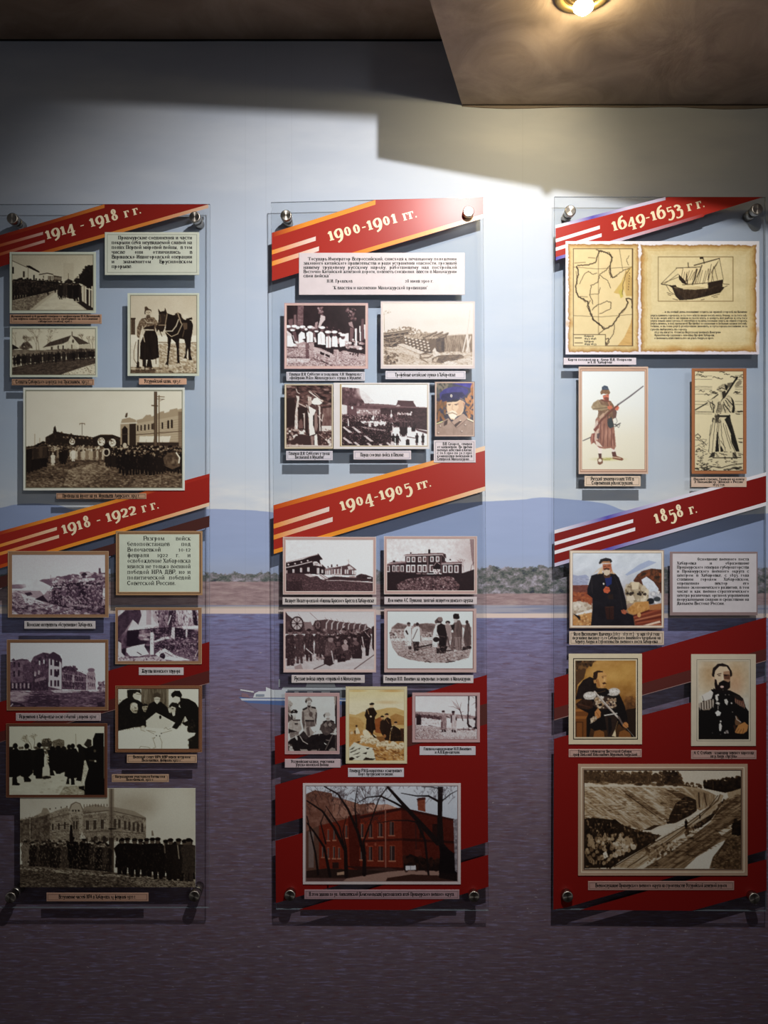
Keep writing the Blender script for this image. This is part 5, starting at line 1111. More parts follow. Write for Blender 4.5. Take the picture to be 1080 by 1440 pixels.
def pic_throne(p):
    p.bg(.2, .24, .2); p.N(None, .2, 40, 20); p.N("210,93 588,93 588,340 210,300", .3, 60, 14, .3); p.D("100,100 588,100 588,330 100,300", 60, 4, 16, .3, .7, .5, 2.4)
    p.P("100,230 190,230 190,500 100,560", .12)
    p.P("490,340 588,330 588,530 485,530", .4); p.N("490,340 588,330 588,530 485,530", .16, 20, 60); p.R4(480, 528, 588, 590, .85); p.L("485,528 588,528", 5, .3)
    p.P("185,590 195,380 215,240 200,200 240,210 235,260 222,400 220,590", .8); p.N("185,590 195,380 240,210 220,590", .3, 12, 16)
    p.L("205,130 215,165 250,188", 7, .85); p.P("215,185 280,180 340,150 330,180 270,210", .35); p.L("225,285 300,320 320,340", 12, .7)
    p.P("220,330 330,330 330,610 225,560", .12); p.P("235,480 260,450 275,490 280,560 230,560", .4); p.P("270,400 300,390 300,560 290,565 285,410", .78); p.P("220,575 300,575 310,625 235,620", .9); p.D("225,570 310,570 310,630 225,630", 12, 6, 9, .1, .3, .8)
    p.L("345,160 400,200 490,265", 10, .9); p.L("350,150 410,180 500,262", 5, .8); p.L("365,150 480,245", 4, .15); p.P("360,280 400,230 430,225 490,280 450,310 400,300", .95); p.P("400,300 470,305 480,380 430,360 370,330", .3); p.D("390,300 480,310 490,400 410,400", 24, 4, 10, .2, .9, .8)
    p.P("330,210 370,220 375,290 335,320", .7); p.N("330,210 370,220 375,290 335,320", .3, 10)
    p.P("315,300 400,350 420,360 390,430 385,520 400,560 410,620 350,640 345,560 340,440 330,380", .93); p.P("400,400 430,390 440,540 420,600 405,560", .5); p.P("385,420 405,410 405,540 390,530", .12); p.P("430,360 445,350 470,600 455,610", .15); p.P("450,320 465,320 468,590 458,590", .82); p.L("440,420 485,480 495,410", 8, .8); p.L("320,330 345,390 330,310", 8, .2)
    p.D("480,560 588,580 588,640 490,600", 40, 4, 9, .1, .9, .8); p.P("360,640 395,645 390,750 370,740", .5); p.P("400,640 430,620 440,760 405,760", .92); p.P("440,620 550,680 530,740 440,700", .2); p.L("450,620 540,690 560,740", 8, .6); p.P("540,690 580,650 588,740 560,750", .85); p.D("480,600 588,650 588,758 480,740", 40, 4, 10, .1, .9, .7)
    p.P("100,600 150,560 160,600 140,660 100,700", .15); p.D("100,560 240,580 240,690 110,690", 60, 5, 14, .1, .95, .85); p.P("165,640 215,620 235,680 180,670", .85)
    p.P("200,640 360,640 370,740 130,740", .2); p.P("100,735 588,745 588,758 100,758", .75); p.D("100,720 300,735 300,758 100,758", 20, 5, 12, .5, .9, .7)
    return [(30, 20, 20), (104, 74, 70), (186, 164, 154), (236, 238, 234)]

def pic_allied(p):
    p.bg(.97, .97, .96)
    p.P("83,110 270,125 290,210 330,285 600,300 680,310 890,325 1008,330 1008,560 83,500", .36); p.N("83,110 270,125 330,285 460,300 83,330", .3, 26, 40); p.P("83,205 300,215 310,290 83,280", .3, .6); p.P("270,125 330,160 440,270 350,290 290,230", .8, .8); p.N("270,120 460,270 340,290", .2, 26)
    p.E(330, 170, 90, 60, .92, .7, soft=.6); p.P("83,300 140,310 140,400 83,410", .85)
    p.P("665,325 690,260 855,265 890,325", .3); p.P("665,325 690,300 720,310 700,325", .7); p.L("690,258 860,264", 6, .2); p.L("340,300 680,320 1008,335", 5, .5)
    p.P("500,340 1008,335 1008,580 870,560 600,420 480,400", .22); p.N("340,320 1008,340 1008,560 340,400", .1, 30, 12)
    p.P("240,340 500,350 500,400 250,430", .5); p.D("250,360 500,368 500,400 250,400", 60, 4, 7, .7, .95, .8); p.D("690,385 840,400 830,420 680,405", 40, 4, 9, .7, .95, .8)
    p.P("83,420 500,420 620,500 640,600 620,745 83,745", .12); p.P("490,470 720,520 830,560 1008,590 1008,745 620,745 620,600", .94); p.P("280,475 480,480 590,500 600,560 420,540 300,500", .93)
    p.D("83,400 700,410 700,490 83,480", 320, 4, 9, .05, .75, .8); p.D("640,420 880,420 880,500 640,480", 120, 4, 9, .06, .4, .8)
    p.crowd(330, 600, 600, 640, 22, 110, .05, .14, head=.5); p.crowd(83, 640, 600, 640, 30, 110, .04, .12, head=.35); p.crowd(83, 745, 610, 745, 26, 130, .04, .1, head=.3)
    for x, y in ((90, 545), (190, 545), (320, 640), (90, 660), (350, 720), (560, 715), (480, 730), (210, 710)): p.P([[x, y], [x + 20, y - 6], [x + 110, y + 60], [x + 70, y + 60]], .9, .9)
    for i in range(9): p.L([[300 + i * 34, 540 + i * 5], [345 + i * 34, 560 + i * 5]], 5, .85)
    p.D("90,600 610,600 610,740 90,740", 90, 3, 6, .4, .8, .6)
    p.P("405,450 430,410 435,465 415,470", .95); p.L("437,410 430,500", 4, .3); p.L("620,360 615,440", 5, .9); p.E(620, 420, 12, 20, .9); p.P("440,480 480,520 450,540 430,530", .95); p.P("540,520 590,470 580,530", .92); p.P("780,580 830,510 815,570", .95); p.P("370,500 400,480 400,545 375,540", .9); p.L("150,460 155,530", 12, .9); p.E(195, 335, 10, 16, .92); p.E(838, 383, 8, 8, .95)
    p.crowd(560, 600, 620, 600, 4, 120, .05, .12); p.crowd(720, 645, 780, 640, 5, 130, .05, .12); p.crowd(840, 590, 880, 590, 4, 90, .06, .12); p.crowd(640, 545, 870, 545, 22, 70, .08, .3, head=.6); p.L("790,650 880,665", 8, .15); p.P("870,560 1008,590 1008,620 900,585", .3)
    p.man(897, 740, 130, .07, .3, .2, .05); p.man(962, 738, 125, .07, .3, .2, .05); p.P("775,690 790,672 815,680 818,740 778,740", .08); p.man(640, 740, 125, .07, .36, .15, .06); p.man(683, 738, 120, .06, .4, .15, .05); p.L("690,640 718,695", 10, .08); p.E(632, 722, 20, 22, .8)
    p.fleck("83,420 700,430 640,600 610,740 83,740", .7, .7, 7, 7, .63)
    p.N(None, .04, 7)
    return [(26, 18, 20), (104, 76, 80), (186, 164, 164), (238, 242, 244)]

def pic_capman(p):
    p.bg((72, 68, 92), (60, 60, 70)); B = (40, 42, 64)
    p.P("400,97 728,97 728,180 620,160 480,120", (70, 62, 150)); p.R4(153, 97, 400, 330, (84, 84, 84)); p.N(None, .08, 60)
    for i in range(70):
        left = i % 2; x = p.R.uniform(155, 300) if left else p.R.uniform(600, 728); y = p.R.uniform(110 if not left else 390, 690) if i > 14 else p.R.uniform(100, 300)
        if i <= 14: x = p.R.uniform(160, 360)
        c = [(178, 122, 74), (150, 104, 66), (196, 140, 96), (122, 92, 64)][i % 4] if i > 14 else (128, 120, 108)
        a = p.R.uniform(-.9, .9); ln = p.R.uniform(30, 60)
        p.E(x, y, ln * .35, ln, c, .9, a); p.L([[x - ln * math.sin(-a), y + ln * math.cos(a)], [x + ln * math.sin(-a), y - ln * math.cos(a)]], 3, (80, 60, 44), .7)
    p.P("200,260 260,200 330,170 450,150 560,160 640,190 650,240 600,290 560,320 480,350 330,370 260,385 210,340", (66, 62, 128)); p.P("240,270 400,240 560,240 600,290 480,350 320,370 250,380 220,330", (40, 38, 84)); p.N("200,260 330,170 560,160 650,240 480,350 260,385", .06, 40)
    p.P("315,400 340,370 480,345 520,370 480,395 380,400", (44, 40, 58)); p.E(384, 295, 17, 24, (226, 220, 214)); p.E(384, 296, 8, 12, (150, 140, 120))
    p.P("310,400 330,395 470,385 520,355 560,370 600,400 590,440 570,540 540,590 460,620 430,670 380,665 340,600 320,540 310,480", (226, 196, 166)); p.P("480,395 540,360 590,400 585,440 560,530 520,580 470,600 440,560 500,480", (208, 172, 144)); p.P("565,410 590,390 600,420 575,470", (186, 144, 122))
    p.L("335,430 375,425", 11, (110, 90, 84)); p.L("435,430 490,420", 11, (110, 90, 84)); p.E(355, 440, 16, 5, (90, 70, 64)); p.E(460, 437, 18, 5, (90, 70, 64)); p.L("405,430 395,500 420,520", 7, (180, 140, 116)); p.L("520,330 590,370", 10, (150, 130, 120))
    p.P("290,570 340,545 400,520 450,535 490,590 440,580 400,560 350,580", (238, 222, 200)); p.L("330,575 400,555 440,575 475,585", 8, (110, 84, 70)); p.P("340,590 400,570 460,590 470,620 430,655 370,640", (244, 232, 214)); p.L("300,570 350,550", 5, (140, 110, 90))
    T = (158, 136, 124)
    p.P("153,730 250,690 340,640 390,700 470,660 570,570 650,640 728,680 728,910 153,910", T); p.N("153,730 340,640 470,660 728,680 728,910 153,910", .05, 50); p.P("390,700 570,570 645,640 500,770 460,795", (176, 150, 136)); p.P("340,640 385,705 300,760 260,775 280,700", (172, 148, 134))
    p.P("275,695 330,665 320,740 265,770", (74, 54, 50)); p.P("430,745 520,685 550,690 450,785", (74, 54, 50)); p.L("390,705 460,795 500,770 640,650", 5, (84, 64, 60)); p.P("635,645 728,685 728,705 630,665", (240, 230, 200)); p.L("630,665 728,710", 7, (60, 52, 44)); p.P("153,725 250,685 250,700 153,740", (226, 222, 160)); p.L("153,742 260,705", 6, (60, 52, 50)); p.L("340,640 380,700", 7, (110, 86, 78))
    for x, y in ((210, 770), (180, 875), (545, 850), (600, 750)): p.E(x, y, 19, 16, (112, 92, 86)); p.E(x + 4, y - 5, 12, 9, (226, 210, 196))
    p.L("420,800 420,910", 4, (120, 100, 92)); p.E(525, 680, 10, 10, (230, 210, 190))
    return None

def pic_infirmary(p):
    p.bg(.92, .96, .95); p.N("87,105 400,105 330,260 87,330", .05, 30)
    p.P("87,335 250,300 360,262 412,245 455,298 430,310 435,340 490,388 490,455 87,440", .13); p.L("87,330 410,250", 6, .6); p.L("412,245 455,298", 8, .1)
    p.L("87,383 200,360 350,322", 8, .82); p.P("360,325 395,320 430,345 450,350 452,372 365,360", .85); p.D("360,325 450,350 450,372 365,360", 16, 3, 5, .2, .5, .7); p.L("455,355 490,388", 6, .4)
    for x, y in ((112, 352), (180, 343), (243, 328), (308, 313)): p.E(x, y, 9, 8, .8)
    for x, y, w, h in ((163, 418, 17, 38), (241, 408, 19, 46), (313, 403, 22, 46), (95, 425, 9, 30), (412, 415, 26, 60), (455, 420, 16, 36)): p.R4(x - w / 2, y - h / 2, x + w / 2, y + h / 2, .85); p.L([[x, y - h / 2], [x, y + h / 2]], 3, .5)
    p.P("480,400 520,385 700,360 720,350 790,400 795,462 480,455", .3); p.P("540,390 700,358 640,368 500,392", .9); p.P("480,395 540,385 540,455 480,450", .5); p.L("720,348 795,405", 9, .08); p.P("712,372 735,365 775,400 720,405", .8); p.L("690,362 720,348 790,405", 4, .7); p.R4(545, 352, 557, 380, .12); p.R4(600, 352, 612, 368, .12); p.R4(508, 368, 520, 382, .12); p.L("722,300 722,348", 3, .5); p.L("705,305 735,330", 3, .7)
    p.W(565, 428, 632, 425, 3, 18, 42, .4, .95, 6, arch=True); p.W(492, 435, 530, 432, 3, 9, 40, .9); p.W(690, 425, 712, 425, 2, 14, 46, .85); p.W(765, 430, 785, 432, 2, 14, 40, .9); p.L("650,375 650,455", 5, .85); p.R4(725, 405, 755, 450, .4)
    p.P("800,465 850,445 900,455 968,480 968,530 800,500", .2); p.bush("800,470 860,440 920,470 930,490 800,490", .1, .3, 7, 30); p.R4(910, 482, 950, 495, .8); p.P("730,470 780,465 800,490 730,490", .6)
    p.P("87,440 280,445 410,470 440,500 560,505 968,535 968,622 87,622", .28); p.P("450,500 580,470 968,500 968,525 560,510", .22); p.P("270,450 330,445 390,470 330,480", .75); p.P("410,450 440,450 520,495 460,505", .8); p.L("430,455 500,505", 4, .2); p.L("450,450 520,495", 4, .2); p.L("500,515 640,512 968,535", 7, .7)
    p.N("87,460 968,530 968,622 87,622", .18, 9, 6); p.P("87,520 250,520 260,622 87,622", .14, .6); p.D("250,530 960,540 940,622 260,622", 150, 2, 5, .3, .7, .5)
    p.fleck("100,480 968,540 968,622 87,622", .55, .5, 7, 5, .64)
    p.N(None, .04, 6)
    return ROSE

def pic_mansion(p):
    p.bg(.86, .92, .9); p.N("103,95 985,95 985,350 103,350", .1, 22, 26, .5); p.E(960, 250, 160, 180, .62, .6, soft=.7); p.P("940,95 985,95 985,400 960,300", .35, .6)
    K = .15
    p.P("103,350 160,330 285,322 285,450 103,450", K); p.P("285,260 660,245 700,270 705,300 690,440 285,450", K); p.P("655,335 860,325 860,450 655,450", K); p.N("103,330 285,260 700,260 860,330 860,450 103,450", .06, 9)
    p.P("103,345 150,325 290,318 290,340 110,360", .4); p.L("103,345 290,322", 5, .75); p.P("262,262 300,248 665,232 700,252 660,256 290,270", .4); p.L("262,264 668,250", 6, .85); p.L("662,262 700,300", 9, .2); p.L("664,258 706,298", 4, .7); p.P("655,330 865,322 862,345 660,352", .45); p.L("655,348 865,340", 5, .85); p.P("690,285 735,300 735,318 690,318", .85)
    p.R4(520, 205, 540, 238, .1); p.E(530, 204, 12, 6, .1); p.R4(336, 228, 350, 245, .15); p.R4(160, 312, 185, 332, .15); p.R4(735, 295, 748, 310, .15); p.P("670,250 695,243 700,270 680,280", .2)
    for q in ((318, 300), (371, 298), (434, 298), (484, 297), (557, 297), (615, 293)): p.R4(q[0] - 17, q[1] - 24, q[0] + 17, q[1] + 28, .9); p.R4(q[0] - 9, q[1] - 16, q[0] + 9, q[1] + 20, .32); p.L([[q[0], q[1] - 16], [q[0], q[1] + 20]], 2, .6)
    for q in ((318, 392), (367, 392), (433, 392), (484, 392), (555, 390), (690, 396), (746, 396), (805, 396)): p.R4(q[0] - 21, q[1] - 36, q[0] + 21, q[1] + 38, .9); p.R4(q[0] - 11, q[1] - 26, q[0] + 11, q[1] + 30, .25); p.L([[q[0], q[1] - 26], [q[0], q[1] + 30]], 2, .6); p.L([[q[0] - 11, q[1]], [q[0] + 11, q[1]]], 2, .6)
    for q in ((173, 390), (214, 390), (256, 390), (115, 392)): p.R4(q[0] - 16, q[1] - 30, q[0] + 15, q[1] + 34, .85); p.R4(q[0] - 8, q[1] - 22, q[0] + 7, q[1] + 28, .2)
    p.L("514,270 516,440", 5, .7); p.L("650,270 655,440", 4, .6); p.L("292,270 292,440", 4, .5); p.P("565,360 600,330 640,355 640,400 570,400", .06); p.L("575,365 605,325 640,350", 5, .7); p.P("575,400 640,400 640,440 575,450", .8); p.D("580,400 640,400 640,450 580,450", 14, 4, 7, .1, .4, .8); p.R4(400, 440, 445, 455, .85)
    p.P("103,430 300,445 600,450 860,440 985,400 985,615 103,615", .12); p.tree(950, 410, 50, .2, 4, 6, .3); p.tree(880, 420, 45, -.1, 4, 5, .4)
    p.P("190,560 300,500 500,470 760,475 840,560 820,615 220,615", .4, .8); p.N("190,560 300,490 760,470 840,560 820,615 220,615", .3, 14, 10); p.D("200,530 480,480 780,480 820,610 220,610", 240, 3, 7, .2, .85, .6); p.D("103,450 985,430 985,615 103,615", 80, 6, 14, .05, .2, .6)
    p.N(None, .05, 6)
    return ROSE

def pic_carts(p):
    p.bg(.86, .92, .9, .8)
    p.P("82,72 110,110 150,140 150,280 82,300", .25); p.L("330,85 400,150", 4, .4); p.L("210,95 240,130", 4, .6)
    p.P("82,190 260,200 360,210 380,165 500,150 700,185 870,200 960,250 960,300 82,300", .3); p.D("82,150 400,200 960,230 960,290 82,270", 200, 4, 12, .08, .5, .7)
    def wheel(x, y, rx, ry, w):
        for i in range(28): p.L([[x + rx * math.cos(i * .2244), y + ry * math.sin(i * .2244)], [x + rx * math.cos((i + 1) * .2244), y + ry * math.sin((i + 1) * .2244)]], w, .12)
        for i in range(8): p.L([[x, y], [x + rx * math.cos(i * .785), y + ry * math.sin(i * .785)]], w * .55, .15)
        p.E(x, y, rx * .2, ry * .2, .12)
    p.E(200, 195, 55, 62, .75); wheel(200, 195, 60, 68, 13); p.P("270,180 340,175 370,260 280,260", .5); p.E(410, 205, 26, 40, .5); wheel(410, 210, 30, 48, 8)
    for i in range(8):
        x = 480 + i * 58; p.E(x, 205 + i * 3, 40 - i * 2.5, 46 - i * 2.5, .3 + .04 * (i % 2)); p.L([[x + 40 - i * 3, 160 + i * 6], [x + 18 - i * 2, 190 + i * 4], [x + 14 - i * 2, 250]], 11 - i * .7, .82)
    for i in range(8): p.L([[480 + i * 60, 130 + i * 9], [530 + i * 55, 190 + i * 6]], 3, .4)
    p.R4(82, 560, 980, 660, .78); p.P("100,500 980,380 980,660 82,660", .8); p.N("82,500 980,400 980,660 82,660", .07, 60, 20)
    p.L("370,655 480,605", 9, .2); p.L("780,655 980,510", 8, .25); p.P("170,630 240,600 260,655 180,655", .6)
    p.crowd(420, 480, 860, 440, 22, 200, .1, .25, head=.6); p.crowd(480, 560, 760, 540, 6, 240, .1, .22, head=.5)
    for x, y, h, v in ((130, 620, 370, .2), (225, 600, 350, .26), (320, 575, 330, .2), (420, 560, 310, .22), (450, 560, 290, .2)): p.man(x, y, h, v, .34, .5, .14)
    p.N("90,300 470,280 480,540 110,600", .1, 12, 40); p.P("90,330 160,300 180,600 100,625", .16, .8)
    p.P("490,390 530,350 575,380 590,440 570,480 560,600 530,620 470,600 480,500", .34); p.N("490,390 575,380 560,600 470,600", .14, 14, 30); p.E(540, 355, 26, 30, .55); p.P("490,345 510,310 570,315 580,345 540,335", .08); p.P("470,520 580,520 575,600 530,625 470,600", .16); p.L("548,470 570,590", 9, .88)
    p.P("610,500 640,420 680,400 720,430 740,560 610,590", .24); p.P("650,420 690,385 720,420 715,460 670,470", .6); p.E(690, 378, 18, 22, .7); p.E(620, 400, 20, 24, .4); p.P("650,490 690,500 690,580 610,580 600,520", .1)
    p.P("745,400 785,350 830,390 860,480 855,550 760,550 740,470", .14); p.E(785, 345, 20, 24, .5); p.P("765,335 775,310 810,315 805,340", .07); p.P("750,390 800,365 830,400 800,420", .4)
    p.L("610,300 680,220", 9, .88); p.L("630,285 690,330", 8, .85); p.L("290,445 400,540", 9, .88); p.P("640,300 690,270 720,350 600,370", .12); p.E(665, 270, 20, 24, .5); p.P("645,260 665,235 690,255 685,265", .1)
    p.P("860,290 890,265 930,270 955,330 935,420 925,520 895,520 890,440 870,400", .07); p.E(910, 262, 24, 26, .12); p.L("885,275 935,330", 6, .8); p.L("870,265 920,240", 7, .75); p.L("858,330 875,420", 10, .8); p.P("955,230 980,215 980,480 960,440", .12)
    p.D("470,250 860,260 860,300 470,300", 60, 6, 12, .3, .7, .7); p.D("360,530 480,520 470,560 400,560", 16, 6, 12, .5, .9, .8); p.fleck("90,280 960,250 960,420 640,560 90,600", .55, .6, 9, 14, .62); p.N(None, .05, 6)
    return [(32, 20, 24), (104, 80, 82), (178, 158, 158), (228, 232, 236)]

def pic_vignette(p):
    p.bg(.96, .96)
    p.P("150,230 210,185 300,200 330,225 420,195 560,190 610,200 890,205 960,230 960,430 930,540 700,590 540,590 330,560 220,520 160,440 130,330", .66)
    p.P("150,240 210,185 310,215 300,250 150,245", .42); p.P("420,200 500,188 590,200 590,290 430,270", .4); p.N("150,240 210,185 590,195 590,290 150,290", .14, 18)
    p.P("850,205 900,205 900,260 850,250", .5); p.D("135,260 280,270 280,350 140,350", 90, 5, 12, .15, .9, .8); p.D("450,280 570,290 560,330 450,320", 40, 5, 10, .2, .85, .8); p.P("140,345 560,330 560,365 140,370", .85)
    p.P("190,480 560,420 640,500 950,470 930,540 700,590 540,590 330,560 220,520", .6); p.N("130,330 960,300 960,470 930,540 700,590 540,590 330,560 220,520", .28, 13, 7); p.D("200,500 500,480 640,520 900,500 860,570 540,590 330,560", 170, 3, 8, .15, .9, .6, 1.6)
    p.L("400,440 560,405", 16, .12); p.L("400,462 560,425", 8, .2); p.L("700,470 800,460", 12, .15); p.P("690,585 770,570 800,578 700,592", .12); p.P("500,570 550,580 540,592", .15); p.L("360,395 560,375", 5, .8)
    W_ = .9
    p.P("280,250 310,215 345,215 360,250 350,420 290,420 285,310 270,320 270,280", W_); p.E(322, 195, 18, 16, .12); p.E(325, 210, 14, 14, .4); p.P("285,270 300,255 320,300 310,310", .12); p.P("318,425 350,425 350,455 320,455", .1); p.L("350,240 355,420", 6, .3); p.L("300,330 305,410", 4, .7)
    p.P("355,260 385,225 425,225 450,250 455,330 440,380 370,380 350,340", W_); p.E(385, 210, 16, 18, .4); p.E(410, 200, 16, 18, .15); p.P("362,375 430,375 420,470 375,470", .08); p.L("365,350 410,250", 7, .2); p.L("440,260 445,370", 7, .25); p.P("430,230 455,260 455,320 440,310", .6)
    p.P("575,260 600,205 640,215 620,300 650,430 560,430 565,330", W_); p.P("610,215 650,190 690,210 712,260 710,320 720,420 690,490 640,500 620,470 630,330 605,270", .06); p.P("585,170 620,130 655,128 668,160 650,190 600,190", .14); p.E(640, 150, 26, 22, .45); p.E(600, 175, 14, 20, .3); p.E(600, 355, 32, 26, .06); p.P("610,380 640,440 615,440", .5); p.P("600,440 640,440 650,495 605,480", .08); p.N("610,330 720,330 690,490 620,470", .14, 16, 40); p.L("600,310 690,330", 5, .35)
    p.P("690,215 720,200 750,225 745,330 720,420 700,420 715,330", .55); p.E(718, 182, 24, 18, .12); p.E(716, 196, 14, 14, .6); p.L("715,330 735,430", 14, .3)
    p.P("760,215 800,160 840,160 862,210 860,465 800,470 740,450 760,330 750,270", .36); p.P("770,110 785,92 830,95 838,140 820,152 775,145", .04); p.E(795, 165, 18, 18, .75); p.N("760,215 800,160 862,210 860,465 740,450", .14, 14, 60); p.P("745,210 790,200 780,260 770,280", .08); p.P("750,265 770,255 775,285 755,285", .9); p.P("780,330 850,330 858,465 800,465", .55, .7); p.L("820,340 830,460", 6, .3); p.L("845,340 850,460", 6, .3); p.L("790,340 780,460", 6, .3); p.P("780,460 810,460 800,480 780,478", .8)
    p.P("865,230 885,240 890,330 870,330", .9); p.P("890,240 905,185 935,190 950,240 955,400 930,430 890,420 875,330", .3); p.E(912, 178, 16, 18, .15); p.N("890,240 935,190 955,400 890,420", .1, 10, 40); p.P("870,430 950,420 960,445 860,470", .08); p.P("600,480 700,470 700,495 610,498", .08)
    p.fleck("140,350 950,440 900,560 540,585 330,555 200,510", .85, .6, 12, 6, .6)
    p.N(None, .03, 6)
    return [(28, 20, 22), (108, 88, 86), (180, 162, 160), (226, 236, 238)]

def pic_trio(p):
    p.bg(.88, .9, .88); p.N(None, .03, 80); p.P("865,208 905,208 905,1038 880,1038 880,560", .12); p.P("860,208 895,208 880,420", .6)
    p.D("162,260 220,280 200,560 162,600", 50, 10, 24, .3, .75, .7); p.P("162,470 230,560 190,620 162,600", .3)
    p.P("200,860 400,760 500,800 720,760 905,800 905,1038 162,1038 162,900", .07)
    # middle
    p.P("380,410 450,370 560,360 600,420 605,500 585,640 570,680 590,740 480,830 430,800 400,720 370,560", .6); p.P("380,400 450,365 460,390 395,425", .1); p.P("510,360 580,370 590,400 520,385", .1); p.P("375,440 400,430 420,640 400,720 375,600", .35); p.P("420,565 560,570 560,590 425,590", .08); p.P("425,590 560,590 575,660 440,670", .4); p.P("580,440 605,460 590,640 570,600", .3); p.N("380,410 560,360 605,500 570,680 400,720", .12, 30)
    p.E(510, 480, 28, 40, .35); p.L("470,390 500,450 540,540", 10, .35); p.P("440,680 480,670 500,800 460,820", .35); p.P("500,680 580,660 595,720 560,760 530,730", .9); p.P("410,700 430,690 430,750 410,760", .75)
    p.P("450,290 480,270 515,285 515,330 490,360 455,340", .78); p.P("420,290 430,245 480,220 520,250 525,290 500,270 450,285 440,310", .55); p.P("420,290 440,255 450,285 440,315", .12); p.P("505,265 525,270 522,300", .12); p.L("465,325 500,322", 6, .3); p.E(475, 305, 6, 4, .2); p.E(500, 303, 6, 4, .2); p.P("455,345 510,345 500,380 460,375", .2)
    # left
    p.P("175,590 230,560 340,560 360,640 375,700 340,750 260,780 170,760", .66); p.N("175,590 340,560 375,700 170,760", .14, 24); p.P("262,615 312,615 310,635 262,635", .06); p.P("225,560 350,560 345,580 230,575", .1); p.P("170,700 300,740 270,790 170,770", .12); p.P("230,510 270,490 285,520 270,560 235,555", .75); p.P("225,490 290,465 285,500 240,520", .82); p.P("200,440 240,408 290,412 312,440 300,465 240,460 215,475", .06); p.E(252, 435, 9, 9, .8); p.L("245,545 275,540", 6, .2); p.P("200,480 230,490 235,560 215,560", .12); p.P("180,760 330,740 330,790 200,850", .5); p.N("180,760 330,740 330,790 200,850", .2, 14)
    p.P("260,820 285,800 310,840 310,880 290,870", .8); p.L("325,780 390,890 460,930", 13, .72); p.P("175,920 260,1038 162,1038", .75); p.D("165,900 240,980 240,1038 165,1038", 20, 8, 18, .1, .9, .8)
    # right
    p.P("660,640 720,575 830,570 890,640 895,740 850,760 740,800 700,780 640,720", .3); p.N("660,640 720,575 890,640 895,740 740,800", .16, 26); p.P("700,640 740,600 760,650 730,680", .5); p.P("770,640 800,600 830,640 800,670", .55); p.L("800,680 870,740", 14, .15); p.P("690,590 750,570 750,590 700,610", .06); p.P("810,565 870,590 860,610 800,585", .06); p.P("740,535 770,515 800,530 800,575 760,580 735,560", .75); p.P("700,490 730,455 785,450 810,490 790,510 740,510 715,535", .72); p.P("700,490 725,470 720,530 705,520", .15); p.L("750,550 785,550", 7, .15)
    p.P("625,735 660,720 685,770 640,780 635,810", .85); p.P("850,745 895,680 900,730 870,780", .82); p.E(885, 770, 18, 26, .8); p.L("860,745 730,1020", 9, .5); p.L("880,790 885,1000", 6, .5); p.P("710,910 745,930 745,945 715,930", .85); p.P("340,1010 450,1015 470,1038 360,1038", .6); p.P("520,1020 600,1015 610,1038 500,1038", .5); p.L("640,1005 625,1038", 8, .6); p.P("780,1020 830,985 880,1000 890,1038 790,1038", .55); p.L("740,870 790,880", 10, .5)
    p.P("330,800 400,730 480,840 420,860", .18); p.N("200,860 900,800 900,1000 200,1000", .07, 40)
    p.N(None, .03, 8)
    return [(22, 16, 18), (98, 84, 80), (172, 162, 154), (222, 230, 230)]

